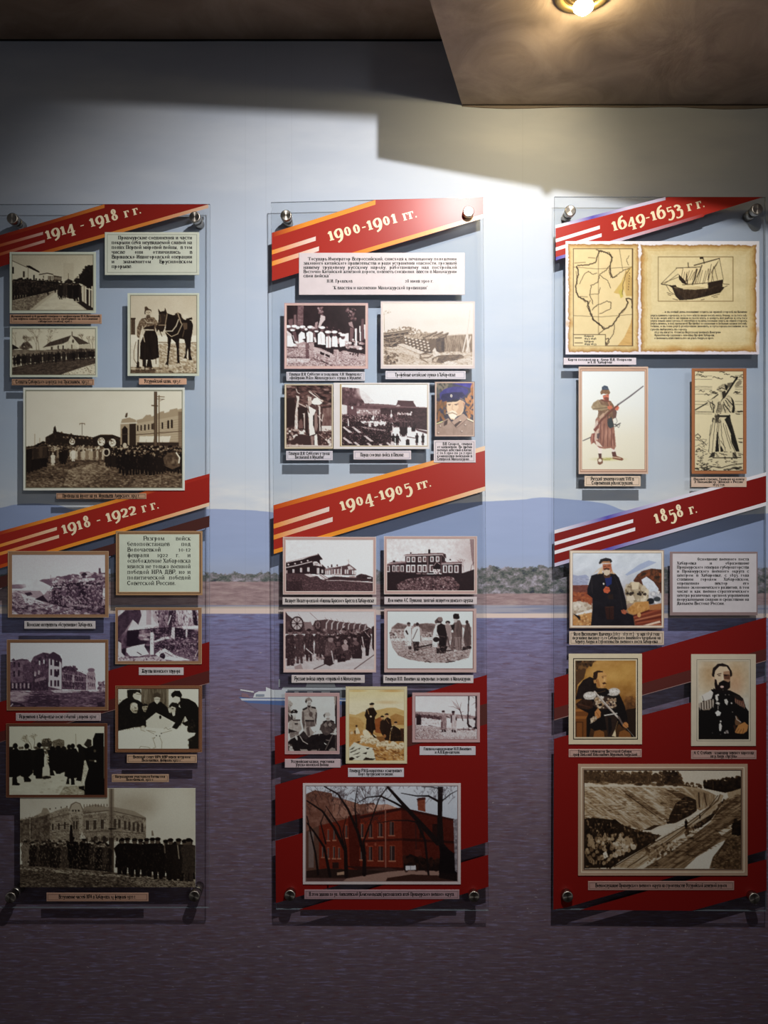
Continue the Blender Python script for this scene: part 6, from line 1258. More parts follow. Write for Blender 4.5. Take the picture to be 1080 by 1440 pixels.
def pic_hill(p):
    p.bg((218, 206, 160), (222, 214, 182), (224, 216, 186), (200, 164, 110), (168, 124, 76), (190, 160, 110)); p.N("110,145 875,145 875,480 110,480", .03, 120, 40)
    p.E(700, 165, 150, 14, (196, 152, 96), .8, soft=.6); p.E(220, 165, 120, 12, (206, 170, 110), .7, soft=.6); p.E(640, 325, 150, 22, (206, 180, 138), .7, soft=.6)
    p.P("110,485 200,500 300,455 470,440 640,400 760,400 875,440 875,700 110,700", (200, 170, 116)); p.P("680,520 760,480 875,520 875,640 700,640", (168, 128, 78)); p.P("110,520 250,540 320,620 300,720 110,700", (188, 152, 98)); p.P("470,560 560,520 600,700 560,780 470,740", (146, 88, 50))
    p.N("110,440 875,420 875,700 110,700", .05, 60, 30)
    p.P("110,720 300,720 560,760 875,880 875,1135 110,1135", (186, 142, 88)); p.N("110,720 875,800 875,1135 110,1135", .1, 22, 9, .4)
    p.P("110,960 180,880 300,930 440,960 460,1040 480,1135 110,1135", (216, 216, 196)); p.N("110,900 460,960 480,1135 110,1135", .08, 50, 10, -.3)
    for q in ("110,990 190,940 160,980", "120,1020 240,970 200,1000 130,1030", "150,1060 270,1015 230,1045", "110,1100 150,1085 190,1110 150,1135 110,1135", "200,1085 270,1070 220,1100", "300,1130 340,1090 400,1105 480,1110 440,1130", "290,1040 360,1015 350,1050", "230,970 270,960 250,985", "340,965 400,955 370,985", "200,880 270,865 240,890"): p.P(q, (48, 36, 26))
    p.D("440,960 875,960 875,1135 480,1135", 70, 4, 12, (96, 62, 34), (150, 100, 56), .7, 2.4, .4); p.D("440,940 875,980 875,1135 480,1135", 50, 4, 10, (206, 170, 120), (226, 200, 160), .7, 2.2, .4)
    def sack(x, y, r): p.E(x, y, r * 1.2, r, (222, 210, 180)); p.E(x + r * .3, y + r * .5, r * .8, r * .4, (150, 118, 80), .6)
    for i in range(70): sack(p.R.uniform(270, 490), p.R.uniform(800, 890), p.R.uniform(12, 26))
    p.P("300,720 350,700 400,760 420,810 330,810 300,760", (226, 216, 186)); p.N("270,700 480,760 480,890 270,880", .08, 16)
    for i in range(46): sack(p.R.uniform(510, 640), p.R.uniform(860, 930), p.R.uniform(12, 24)); 
    for i in range(40): sack(p.R.uniform(640, 870), p.R.uniform(890, 970), p.R.uniform(14, 26))
    p.P("440,760 500,800 520,830 480,830", (214, 196, 160)); p.P("480,800 600,800 640,850 540,880", (140, 100, 60))
    p.P("200,690 225,670 250,720 262,760 205,770", (220, 208, 178)); p.E(212, 655, 15, 15, (70, 50, 36)); p.P("120,740 160,725 175,760 130,775", (206, 184, 150)); p.P("180,715 196,715 200,765 186,765", (70, 50, 36))
    C = (44, 30, 22)
    p.P("390,400 450,395 500,480 470,530 465,600 480,705 450,720 440,770 480,810 500,830 460,820 420,770 400,740 340,700 350,560 325,510 345,430", C); p.E(425, 372, 28, 28, (206, 180, 146)); p.P("390,345 425,327 458,335 462,350 440,362 400,362", (30, 22, 20)); p.P("400,390 450,385 440,400 405,400", (200, 180, 150)); p.L("365,425 385,490", 8, (186, 150, 100)); p.E(412, 522, 14, 11, (226, 206, 170)); p.L("410,560 420,720", 5, (70, 50, 38))
    p.P("545,590 590,555 610,700 600,820 560,760 535,690", (54, 38, 28)); p.E(572, 540, 20, 22, (190, 150, 110)); p.P("545,520 572,505 598,520 590,535 550,535", (30, 22, 20))
    p.P("590,580 640,530 690,560 705,660 680,760 670,860 610,850 585,760", (50, 34, 26)); p.E(635, 510, 24, 26, (196, 156, 116)); p.P("602,490 635,474 662,485 660,500 610,500", (28, 20, 20)); p.L("625,560 665,620", 6, (150, 116, 80)); p.E(605, 795, 20, 24, (160, 110, 70))
    p.P("700,660 740,650 800,690 830,720 865,780 865,870 680,870 690,740", (46, 32, 24)); p.E(758, 625, 22, 24, (190, 150, 112)); p.P("735,600 760,588 785,600 778,615 740,615", (28, 20, 20)); p.P("690,690 715,670 700,730", (206, 186, 150)); p.D("700,700 860,760 860,860 700,860", 30, 8, 18, (34, 24, 20), (80, 56, 38), .7); p.P("820,690 875,690 875,880 850,860", (70, 44, 30))
    p.N(None, .04, 7)
    return None

def pic_winter(p):
    p.bg(.88, .92, .9, .88, .8); p.N(None, .03, 60)
    p.P("128,320 250,325 420,335 905,380 905,420 128,380", .6); p.N("128,320 420,330 905,380 905,440 128,390", .2, 18, 9); p.P("128,355 240,360 440,390 440,430 340,410 200,390 128,400", .3); p.D("128,340 460,380 460,420 128,400", 110, 4, 11, .1, .5, .7)
    p.P("140,380 180,360 205,400 200,490 140,490", .14); p.P("200,400 430,430 440,500 210,480", .86); p.D("200,400 440,430 440,500 210,480", 60, 3, 8, .5, .9, .6); p.P("640,430 905,420 905,500 640,500", .86)
    p.P("128,490 420,520 905,550 905,670 128,670", .68); p.N("128,480 905,540 905,670 128,670", .28, 8, 6); p.P("380,560 640,540 905,550 905,640 500,640", .84, .7); p.D("128,540 420,560 420,670 128,670", 160, 3, 7, .2, .7, .6); p.P("280,490 420,515 300,505", .3); p.L("660,550 880,545", 9, .35); p.D("680,530 905,530 905,560 690,560", 40, 4, 9, .15, .5, .7)
    p.P("795,125 812,125 800,380 805,480 850,520 800,525 778,470 790,300", .14); p.P("885,125 905,125 900,530 880,520 890,300", .14); p.E(880, 415, 20, 16, .15); p.P("845,530 880,510 905,520 905,545", .12); p.D("780,360 830,360 830,400 780,400", 12, 4, 8, .2, .4, .7)
    p.P("680,290 695,295 715,360 735,440 722,440 705,360", .16)
    for q in ("685,295 640,230 585,180", "685,300 610,260 540,255", "690,295 660,220 640,170", "690,290 700,240 712,205", "680,300 620,230 600,200", "870,150 840,130", "895,200 840,240", "700,330 740,320"): p.L(q, 6, .3, .9, 2.5)
    for x, v, y in ((482, .55, 570), (608, .74, 575)):
        p.P([[x - 30, y - 210], [x - 12, y - 235], [x + 15, y - 235], [x + 34, y - 205], [x + 42, y - 110], [x + 35, y - 20], [x - 28, y - 20], [x - 26, y - 120]], v); p.N([[x - 30, y - 210], [x + 34, y - 205], [x + 35, y - 20], [x - 28, y - 20]], .16, 12, 20)
        p.E(x - 2, y - 228, 15, 20, .35 if x > 600 else .7); p.P([[x - 22, y - 240], [x - 18, y - 262], [x + 14, y - 265], [x + 18, y - 240]], .1); p.P([[x - 20, y - 25], [x - 2, y - 25], [x - 2, y + 8], [x - 24, y + 8]], .1); p.P([[x + 4, y - 25], [x + 26, y - 25], [x + 36, y + 12], [x + 6, y + 10]], .1)
    p.P("430,390 460,370 470,400 450,430", .4); p.L("520,380 560,400", 14, .35); p.P("570,370 595,360 590,470 572,460", .3); p.P("640,380 655,410 650,440 635,420", .2); p.P("500,460 520,470 520,545 500,560", .5); p.P("450,450 470,450 470,560 452,550", .36); p.L("400,580 520,578", 4, .3)
    p.fleck("128,490 905,550 905,670 128,670", .92, .6, 9, 5, .6)
    p.N(None, .05, 6)
    return ROSE

def pic_brick(p):
    p.bg((206, 212, 222), (190, 198, 212), (150, 150, 160)); p.N(None, .02, 120)
    p.P("85,110 135,88 235,105 240,125 340,150 400,170 480,160 500,185 560,180 620,190 620,260 85,330", (120, 84, 72)); p.P("240,125 400,170 400,250 240,250", (150, 112, 98)); p.P("430,175 560,170 620,192 560,200 440,215", (176, 136, 120)); p.N("85,100 620,180 620,300 85,320", .1, 14)
    p.P("160,295 400,235 560,200 640,190 950,258 955,600 85,600 85,330", (108, 44, 30)); p.P("640,190 950,258 955,580 650,560", (82, 32, 24)); p.P("330,240 400,225 400,560 340,540", (80, 30, 22)); p.N("160,295 640,190 950,258 955,580 160,540", .03, 9, 6)
    p.P("85,330 160,295 160,560 85,560", (96, 70, 60)); p.R4(100, 330, 130, 540, (120, 104, 100))
    p.P("400,240 640,188 950,256 950,268 640,205 400,256", (60, 26, 22)); p.P("735,140 780,132 782,215 738,205", (128, 72, 54)); p.P("730,140 745,132 782,130 784,142 735,150", (80, 40, 32)); p.N("735,140 780,132 782,215 738,205", .06, 10)
    p.P("400,380 650,368 650,382 400,394", (70, 30, 24)); p.P("650,368 950,385 950,400 650,384", (54, 24, 20)); p.P("300,530 650,540 660,560 420,560", (60, 30, 26))
    for x, y, w, h in ((412, 325, 18, 76), (462, 325, 20, 76), (519, 320, 24, 76), (585, 312, 28, 76), (410, 455, 16, 76), (461, 458, 22, 78), (521, 457, 26, 82), (588, 457, 30, 84), (250, 345, 12, 66), (215, 350, 10, 60), (248, 452, 14, 66), (215, 455, 10, 60), (320, 330, 12, 70), (182, 450, 10, 56), (278, 455, 12, 60)):
        p.R4(x - w / 2 - 3, y - h / 2 - 6, x + w / 2 + 3, y + h / 2 + 2, (138, 66, 46)); p.R4(x - w / 2, y - h / 2, x + w / 2, y + h / 2, (56, 40, 40)); p.L([[x - w * .15, y - h / 2], [x - w * .15, y + h / 2]], 4, (150, 130, 122), .8); p.R4(x - w / 2 - 6, y + h / 2, x + w / 2 + 6, y + h / 2 + 7, (160, 110, 90))
    p.L("548,200 550,540", 7, (140, 96, 84)); p.L("725,260 728,480", 6, (60, 34, 32)); p.W(840, 330, 840, 330, 1, 34, 90, (46, 24, 22)); p.W(760, 330, 760, 330, 1, 26, 80, (52, 26, 22)); p.W(738, 465, 738, 465, 1, 30, 60, (100, 46, 36)); p.R4(238, 510, 275, 545, (50, 30, 28)); p.R4(720, 445, 760, 480, (92, 42, 34))
    p.E(438, 405, 6, 10, (140, 80, 64)); p.E(490, 405, 6, 10, (140, 80, 64))
    p.P("85,570 330,560 560,540 650,560 968,570 968,620 85,620", (70, 48, 44)); p.P("320,605 560,565 665,556 870,560 860,590 640,590 540,620 300,620", (150, 122, 112)); p.P("85,600 320,605 300,620 85,620", (96, 70, 66)); p.P("560,600 700,580 968,590 968,620 550,620", (66, 42, 36)); p.P("85,560 200,545 560,560 330,600 85,600", (52, 36, 32)); p.P("265,570 310,562 315,580 265,585", (170, 140, 120))
    p.P("655,500 690,460 740,480 800,490 870,500 870,560 655,555", (34, 22, 22)); p.D("655,480 870,490 870,560 655,560", 60, 8, 18, (24, 16, 16), (70, 40, 32), .7); p.P("665,530 725,528 727,553 667,556", (206, 206, 212)); p.L("695,530 695,554", 4, (140, 140, 150))
    T = (34, 24, 24)
    p.P("855,68 885,68 880,240 890,400 960,480 968,620 860,600 870,470 850,360", T); p.P("870,400 968,470 968,580 860,570", (26, 18, 20))
    p.L("870,160 800,122 730,122 640,105", 14, T, 1, 4); p.L("870,80 820,70 760,68", 7, T, 1, 3); p.L("880,150 930,110 968,90", 8, T, 1, 3); p.L("855,395 760,290 660,180 560,68", 34, T, 1, 14); p.L("680,205 600,160 520,122 440,130 380,165", 14, T, 1, 4); p.L("760,280 680,265 600,265 500,280", 9, T, 1, 4); p.L("730,270 780,380 800,580", 14, T, 1, 12)
    p.L("425,580 425,480 390,340 330,200 270,110 190,66", 24, T, 1, 6); p.L("430,460 420,390 460,280 510,140 560,70", 12, T, 1, 5); p.L("380,300 370,180 385,66", 12, T, 1, 4); p.L("320,590 315,440 250,310 180,210 90,150", 24, T, 1, 7); p.L("310,430 280,300 200,180", 10, T, 1, 4); p.L("225,590 190,420 130,330 90,280", 18, T, 1, 6); p.L("155,580 140,460 110,330 90,240", 14, T, 1, 5); p.L("200,400 170,280 200,200", 9, T, 1, 3); p.L("320,430 300,330 320,240", 9, T, 1, 3)
    for i in range(70):
        x = p.R.uniform(90, 560); y = p.R.uniform(70, 300); p.tree(x, y, p.R.uniform(22, 40), p.R.uniform(-1, 1), 3, 3.2, (58, 40, 40), .5, .75)
    for i in range(22):
        x = p.R.uniform(620, 968); y = p.R.uniform(70, 170); p.tree(x, y, p.R.uniform(18, 34), p.R.uniform(-1, 1), 3, 2.6, (70, 58, 62), .5, .7)
    p.P("945,260 968,255 968,570 955,560", (130, 124, 130)); p.N("945,260 968,255 968,570 955,560", .2, 12)
    p.N(None, .03, 6)
    return None

def burn(p, poly, seed=0, r=26):
    """old parchment with toasted edges"""
    q = pts(poly); n = len(q); out = []
    R = np.random.RandomState(seed + 3)
    for i in range(n):
        a, b = q[i], q[(i + 1) % n]; L = np.hypot(*(b - a)); k = int(L / 9)
        nrm = np.array([-(b - a)[1], (b - a)[0]]) / L
        for j in range(k):
            t = j / k; out.append(a + (b - a) * t + nrm * (abs(R.randn()) * 2.2 + (4 * max(0, math.sin(t * 23 + seed)) if R.rand() < .7 else 0)))
    out = np.array(out); c = out.mean(0)
    p.P(out, (150, 112, 66))
    for s, col in ((.986, (176, 142, 92)), (.965, (196, 168, 118)), (.935, (208, 186, 138)), (.89, (214, 196, 152)), (.82, (216, 200, 158))): p.P(c + (out - c) * s, col, .75)
    p.N(out, .035, 60, 40); p.N(out, .025, 8)

def pic_chart(p):
    p.bg((226, 222, 226), (222, 214, 224)); burn(p, "50,28 415,28 415,588 50,588", 1); burn(p, "423,32 1022,32 1022,586 423,586", 5)
    for x, y, r in ((590, 570, 26), (730, 572, 26), (985, 565, 26), (60, 440, 22), (1010, 470, 20), (430, 110, 18)): p.E(x, y, r * 1.2, r * .6, (176, 130, 72), .5, soft=.7)
    I = (62, 46, 30)
    p.R4(78, 54, 384, 554, (214, 194, 150)); p.N("78,54 384,54 384,554 78,554", .02, 30)
    # tinted coast
    p.P("300,285 285,280 325,225 345,175 368,150 384,140 384,300 350,300 355,240 345,230 330,290", (196, 168, 104)); p.P("310,270 330,262 335,300 322,310", (186, 170, 90)); p.P("384,300 350,300 330,240 345,170 384,150", (206, 178, 118))
    for i in range(26): p.L([[345 + i * 1.5, 160 + i * 2], [350 + i * 1.4, 295]], 1.2, (150, 118, 70), .5)
    p.P("384,380 372,440 340,510 305,554 384,554", (196, 160, 104)); p.N("384,380 372,440 340,510 305,554 384,554", .06, 40, 4, .2)
    for q in ("78,54 384,54 384,554 78,554 78,54",): p.L(q, 3, I)
    p.L("382,54 382,554", 5, (90, 66, 40))
    for q in ("207,60 207,490", "315,54 332,165", "78,148 200,158 384,148", "78,398 220,405 384,392"): p.L(q, 2, I, .8)
    def river(q, w=4): 
        a = pts(q); b = [a[0]]
        for i in range(1, len(a)):
            for t in np.linspace(0, 1, 7)[1:]: b.append(a[i - 1] + (a[i] - a[i - 1]) * t + p.R.uniform(-2.4, 2.4, 2))
        p.L(b, w, I)
    river("100,140 150,138 190,125 205,80 215,66 250,75 275,95 270,130 268,175 280,205 300,195", 5); river("195,60 225,66 262,75 280,100 268,140 262,170 272,205", 3)
    river("95,145 105,170 95,220 90,265 105,300 150,325 165,380 180,420 215,445 235,470 260,460 285,440 300,420 320,385 345,360 360,335 350,310 375,312", 6); river("165,320 150,350 170,400 200,440 240,462", 3)
    river("265,140 245,165 215,185 205,225 170,245 162,290 180,340", 3); river("110,235 130,190 155,170 175,185 200,180", 2.5); river("215,190 255,220 270,255", 2.5); river("165,290 210,285 215,255", 2); river("175,370 200,345 250,325 272,330 270,360 215,390", 3); river("300,190 335,165 365,155", 3); river("365,90 350,110 362,140", 2); river("205,495 235,470", 3); river("290,445 285,490 265,520 245,545", 3); river("330,290 335,230 350,180 370,155", 2.5); river("375,312 380,360", 3)
    for q in ("155,100 190,102", "85,128 140,124", "110,300 150,302", "92,170 98,235", "120,310 140,330", "180,360 200,345", "330,385 345,365"): p.L(q, 4, I, .5)
    for i in range(7): p.E(368 - i * 1.2, 180 + i * 14, 2.2, 4, I, .7)
    p.R4(80, 496, 243, 554, (216, 198, 154)); p.L("78,496 243,496 243,554", 3, I); p.L("86,513 120,513", 4, I); p.L("86,539 125,539", 4, I, .8); p.L("245,520 258,515 262,535 250,550 245,535", 4, I)
    # ship engraving
    p.L("515,96 900,96 900,324 515,324 515,96", 3, (110, 86, 54)); D = (52, 40, 30)
    p.P("585,252 640,262 700,265 770,258 850,212 845,250 858,252 835,280 760,300 690,315 625,320 605,300", D); p.N("585,252 700,265 850,212 835,280 690,315 625,320", .14, 4, 26, .2)
    for i in range(9): p.L([[600 + i * 6, 262 + i * 6], [830 - i * 16, 240 + i * 8]], 1.6, (120, 96, 66), .7)
    p.P("770,228 850,212 848,232 772,258", D); p.L("530,236 580,244 640,262", 4, D); p.L("530,234 610,155", 2, D); p.L("530,234 620,200", 2, D); p.L("555,240 575,275 600,290", 2, D); p.L("540,240 665,150", 2, D); p.P("570,245 605,240 610,252 585,255", D)
    p.L("668,126 672,160", 4, D); p.L("745,100 752,130", 4, D); p.P("728,98 748,96 746,106 730,108", D); p.L("608,154 740,148", 4, D); p.L("700,140 830,104", 5, D)
    p.P("612,155 735,150 700,220 660,240 625,215", (224, 204, 160)); p.P("735,140 828,106 800,150 775,200 770,255 700,245 720,180", (226, 208, 164)); p.P("620,185 650,215 665,240 640,232 622,212", D); p.P("800,150 830,108 815,140 780,190", D, .7)
    for i in range(16): x = 640 + i * 10.5; p.L([[x + p.R.uniform(-4, 10), 150 + p.R.uniform(0, 30) - max(0, i - 9) * 5], [x - 10 + p.R.uniform(-8, 6), 205 + p.R.uniform(0, 34)]], 2.4, D, .8)
    p.L("715,160 700,215 690,238", 6, D); p.L("660,185 665,235", 5, D); p.L("740,140 715,200", 5, D); p.L("785,160 770,215", 3, D); p.L("830,105 850,210", 2, D); p.L("805,150 820,215", 2, D); p.L("790,170 800,220", 2, D); p.L("640,240 770,230", 3, D)
    for q in ("850,235 880,238", "858,250 870,245", "560,280 590,290", "565,290 580,295", "790,300 830,288", "800,305 820,302", "735,318 752,314", "590,312 615,318"): p.L(q, 3, D, .8)
    return None

def pic_explorer(p):
    p.bg((224, 230, 232), (222, 226, 222), (220, 216, 198), (218, 212, 190)); p.E(400, 1085, 150, 18, (196, 190, 140), .8, soft=.6); p.D("330,1075 470,1070 470,1095 330,1100", 40, 3, 7, (150, 150, 90), (206, 196, 140), .7, 2)
    p.L("120,878 250,820", 9, (70, 64, 66), 1, 12); p.P("280,940 335,960 330,1025 295,1025", (226, 214, 206)); p.P("430,950 480,960 485,1010 445,1000", (220, 208, 200)); p.P("290,1020 328,1020 328,1090 300,1085", (84, 50, 42)); p.P("440,1005 485,1000 500,1060 455,1070", (96, 60, 50))
    p.P("280,1085 300,1070 340,1075 342,1130 310,1150 285,1140", (120, 86, 66)); p.E(310, 1100, 20, 18, (226, 214, 196)); p.P("450,1065 500,1050 560,1070 575,1085 560,1102 510,1095 450,1080", (130, 88, 66)); p.L("455,1062 540,1075", 8, (206, 186, 160))
    p.P("260,640 300,580 440,560 470,720 490,940 470,980 430,960 360,970 300,960 240,900 250,760", (150, 108, 92)); p.N("260,640 440,560 490,940 360,970 240,900", .14, 26, 120)
    for q in ("320,680 310,900", "360,690 345,940", "400,700 395,940", "440,740 440,940", "300,760 290,900", "460,800 470,930"): p.L(q, 10, (98, 58, 50), .8)
    p.P("255,870 300,900 340,950 270,930", (216, 200, 186)); p.P("240,760 300,740 290,860 250,880", (206, 186, 172), .8); p.P("200,860 215,800 255,790 240,900 210,920", (128, 72, 62)); p.L("225,810 215,910", 9, (190, 140, 120)); p.P("275,800 310,790 300,860 275,850", (70, 52, 56), .8)
    p.P("270,430 330,410 430,430 465,480 490,560 480,620 450,640 420,600 330,640 280,620 290,560", (122, 96, 74)); p.N("270,430 430,430 490,560 450,640 280,620", .1, 26); p.P("210,500 235,450 290,415 320,470 400,490 405,520 330,540 230,530", (150, 132, 104)); p.N("210,500 290,415 405,520 230,530", .1, 24); p.L("240,520 390,505", 8, (100, 82, 62)); p.P("395,490 440,480 450,510 420,530 395,515", (190, 110, 84)); p.P("450,520 480,490 500,560 490,620 460,630", (104, 76, 66)); p.P("475,490 505,478 528,505 510,540 480,530", (196, 112, 88)); p.L("405,440 420,490", 12, (170, 120, 100))
    p.L("250,750 330,640 450,530 520,470", 26, (106, 62, 50), 1, 16); p.L("510,475 660,370 795,265", 18, (92, 84, 88), 1, 12); p.L("520,465 790,262", 4, (170, 166, 170)); p.P("240,760 275,700 300,720 260,780", (118, 66, 54)); p.L("330,600 400,540", 10, (180, 150, 130)); p.P("300,610 350,560 360,600 310,640", (190, 160, 140), .8); p.P("255,680 280,640 290,690 240,750", (210, 196, 186), .8)
    p.P("390,640 440,610 460,680 470,720 420,740 395,700", (56, 62, 64)); p.E(425, 690, 30, 40, (50, 58, 60)); p.L("460,690 500,700 540,680", 9, (60, 56, 58)); p.L("490,620 505,660 480,700", 4, (90, 84, 84)); p.L("480,700 520,730 535,700", 5, (70, 66, 66)); p.L("480,720 530,690", 10, (90, 84, 80)); p.L("400,590 400,660", 10, (80, 56, 50))
    p.P("340,370 410,350 412,420 385,440 350,420", (196, 116, 92)); p.P("350,395 380,385 410,395 408,440 375,430", (120, 66, 50)); p.L("355,372 372,368", 5, (90, 50, 40)); p.L("388,366 405,364", 5, (90, 50, 40)); p.P("320,410 400,430 430,440 380,445 330,430", (110, 70, 56)); p.P("312,330 330,305 410,305 425,335 415,355 345,350 320,360", (124, 94, 66)); p.N("312,330 410,305 425,335 320,360", .12, 12); p.P("330,305 330,275 360,255 395,265 412,305", (62, 74, 92)); p.L("350,285 400,295", 4, (100, 112, 128))
    return None

def pic_engraving(p):
    p.bg(.87, .86, .84); p.N(None, .02, 40); D = .12
    def sc(q, w=5, v=D, j=3):
        w *= 1.5; v *= .6
        a = pts(q); b = []
        for i in range(len(a) - 1):
            for t in np.linspace(0, 1, 6)[:-1]: b.append(a[i] + (a[i + 1] - a[i]) * t + p.R.uniform(-j, j, 2))
        b.append(a[-1]); p.L(b, w, v, .85)
    for i in range(26):
        x = p.R.uniform(140, 660); y = p.R.choice([110, 135, 160, 190, 215, 250, 330, 350]) + p.R.uniform(-10, 10)
        if 360 < x < 560 and y > 190: continue
        sc([[x, y], [x + 20, y - 10], [x + 40, y + 4], [x + 62, y - 2]], 4, .3, 5)
    for y in (145, 185, 265, 280, 300, 355, 435, 470, 548, 558, 575): sc([[140, y], [330, y + 4]], 3, .4, 2); sc([[590, y], [672, y + 2]], 3, .4, 2)
    sc("620,550 672,548", 9); sc("600,575 640,577", 6)
    p.P("140,1010 680,1000 680,1210 140,1210", .8)
    for i in range(90):
        x = p.R.uniform(140, 660); y = p.R.uniform(980, 1210); sc([[x, y], [x + p.R.uniform(10, 40), y + p.R.uniform(-8, 8)]], 4, .25)
    p.D("190,1120 290,1120 290,1190 190,1190", 40, 4, 12, .08, .3, .8, .5, .6); p.D("140,1185 680,1170 680,1212 140,1212", 50, 4, 12, .08, .4, .8, 2); p.P("280,1200 340,1165 420,1180 560,1140 672,1130 640,1160 480,1190 420,1210", .78); sc("280,1205 340,1165 420,1185 560,1150 672,1135", 6)
    for i in range(24): sc([[p.R.uniform(140, 280), p.R.uniform(800, 1000)], [p.R.uniform(150, 290), p.R.uniform(860, 1000)]], 3, .4, 6) if i < 9 else None
    sc("140,820 170,800 205,830 190,850 160,840", 5, .25, 5); sc("140,870 200,870 240,900 270,930", 4, .3); sc("150,990 180,970 230,990", 6, .2, 6)
    p.L("145,530 275,455 400,355 520,250 560,230", 13, .1); p.P("580,270 600,230 640,190 670,205 660,240 620,275", .5); p.N("580,270 640,190 670,205 620,275", .3, 6); p.L("440,430 610,170", 20, .08); p.L("600,190 612,165", 22, .06); p.P("500,230 560,220 550,250 500,300", .4)
    p.P("290,400 310,420 350,400 400,400 420,440 400,560 350,575 320,540 280,450", .8); p.P("440,420 520,360 560,400 585,460 585,560 560,570 480,560 420,560", .7); p.N("440,420 520,360 585,460 560,570 420,560", .3, 12, 9, .6); p.P("540,380 575,430 590,520 580,565 550,560 565,480", .12); p.P("400,440 440,430 450,520 420,600 380,590 400,500", .5); p.N("400,440 440,430 420,600 380,590", .3, 8)
    p.P("375,580 420,560 530,570 540,640 580,760 640,990 600,1010 480,990 440,1010 300,1015 290,900 330,680", .83); p.P("530,580 545,660 600,850 640,1000 600,1000 550,900 540,800 500,700 470,640 500,610", .12); p.N("500,610 530,580 640,1000 550,900", .2, 8, 40, -.3)
    p.P("385,780 395,780 410,1000 365,1005", .08); p.P("430,930 460,990 450,1005 425,1000", .12)
    for q in ("340,660 300,880 295,1005", "365,640 345,850 330,1010", "395,620 385,780", "410,640 400,800 430,1000", "430,660 440,820 480,990", "455,680 500,850 540,970", "480,700 540,900 590,1005", "320,700 300,820", "430,880 480,960"): sc(q, 4, .25, 3)
    for q in ("330,430 350,560", "310,450 330,530", "300,440 360,480 340,560", "460,440 500,520", "480,420 530,500", "500,400 560,480", "470,470 540,560", "450,460 480,560", "560,420 575,540", "400,450 380,560"): sc(q, 6, .15, 4)
    p.P("380,590 540,590 535,610 380,615", .1); p.P("365,600 395,580 400,660 370,680", .3); p.P("400,600 420,605 395,660", .15); p.P("335,620 350,620 345,670 328,665", .3); p.D("360,570 430,570 430,680 340,680", 30, 3, 9, .08, .4, .8)
    p.P("405,300 460,290 490,330 480,380 440,400 410,370", .7); p.P("395,330 420,320 430,380 410,395", .85); p.L("410,318 440,318", 8, .15); p.P("440,330 480,310 490,380 450,395", .2); p.P("380,300 400,270 450,240 490,235 515,270 500,310 440,290 400,320", .6); p.N("380,300 450,240 515,270 500,310 400,320", .35, 10); p.P("470,240 512,262 500,315 480,290", .1); p.L("385,305 440,285 500,310", 7, .15)
    p.P("330,1010 365,1005 360,1060 290,1070 310,1045", .2); p.P("560,1010 600,1005 610,1060 580,1085 560,1060", .4); p.L("570,1020 605,1060", 12, .12); p.L("340,1070 560,1070 655,1065", 10, .12); p.P("270,430 300,405 320,440 295,460", .75); p.L("280,425 310,450", 5, .2); p.P("430,440 460,430 450,470 430,470", .8)
    p.P("620,850 680,850 670,858 640,860", .15); p.P("620,890 672,890 670,905 640,900", .12)
    return [(14, 12, 10), (96, 88, 72), (186, 174, 142), (238, 226, 186)]

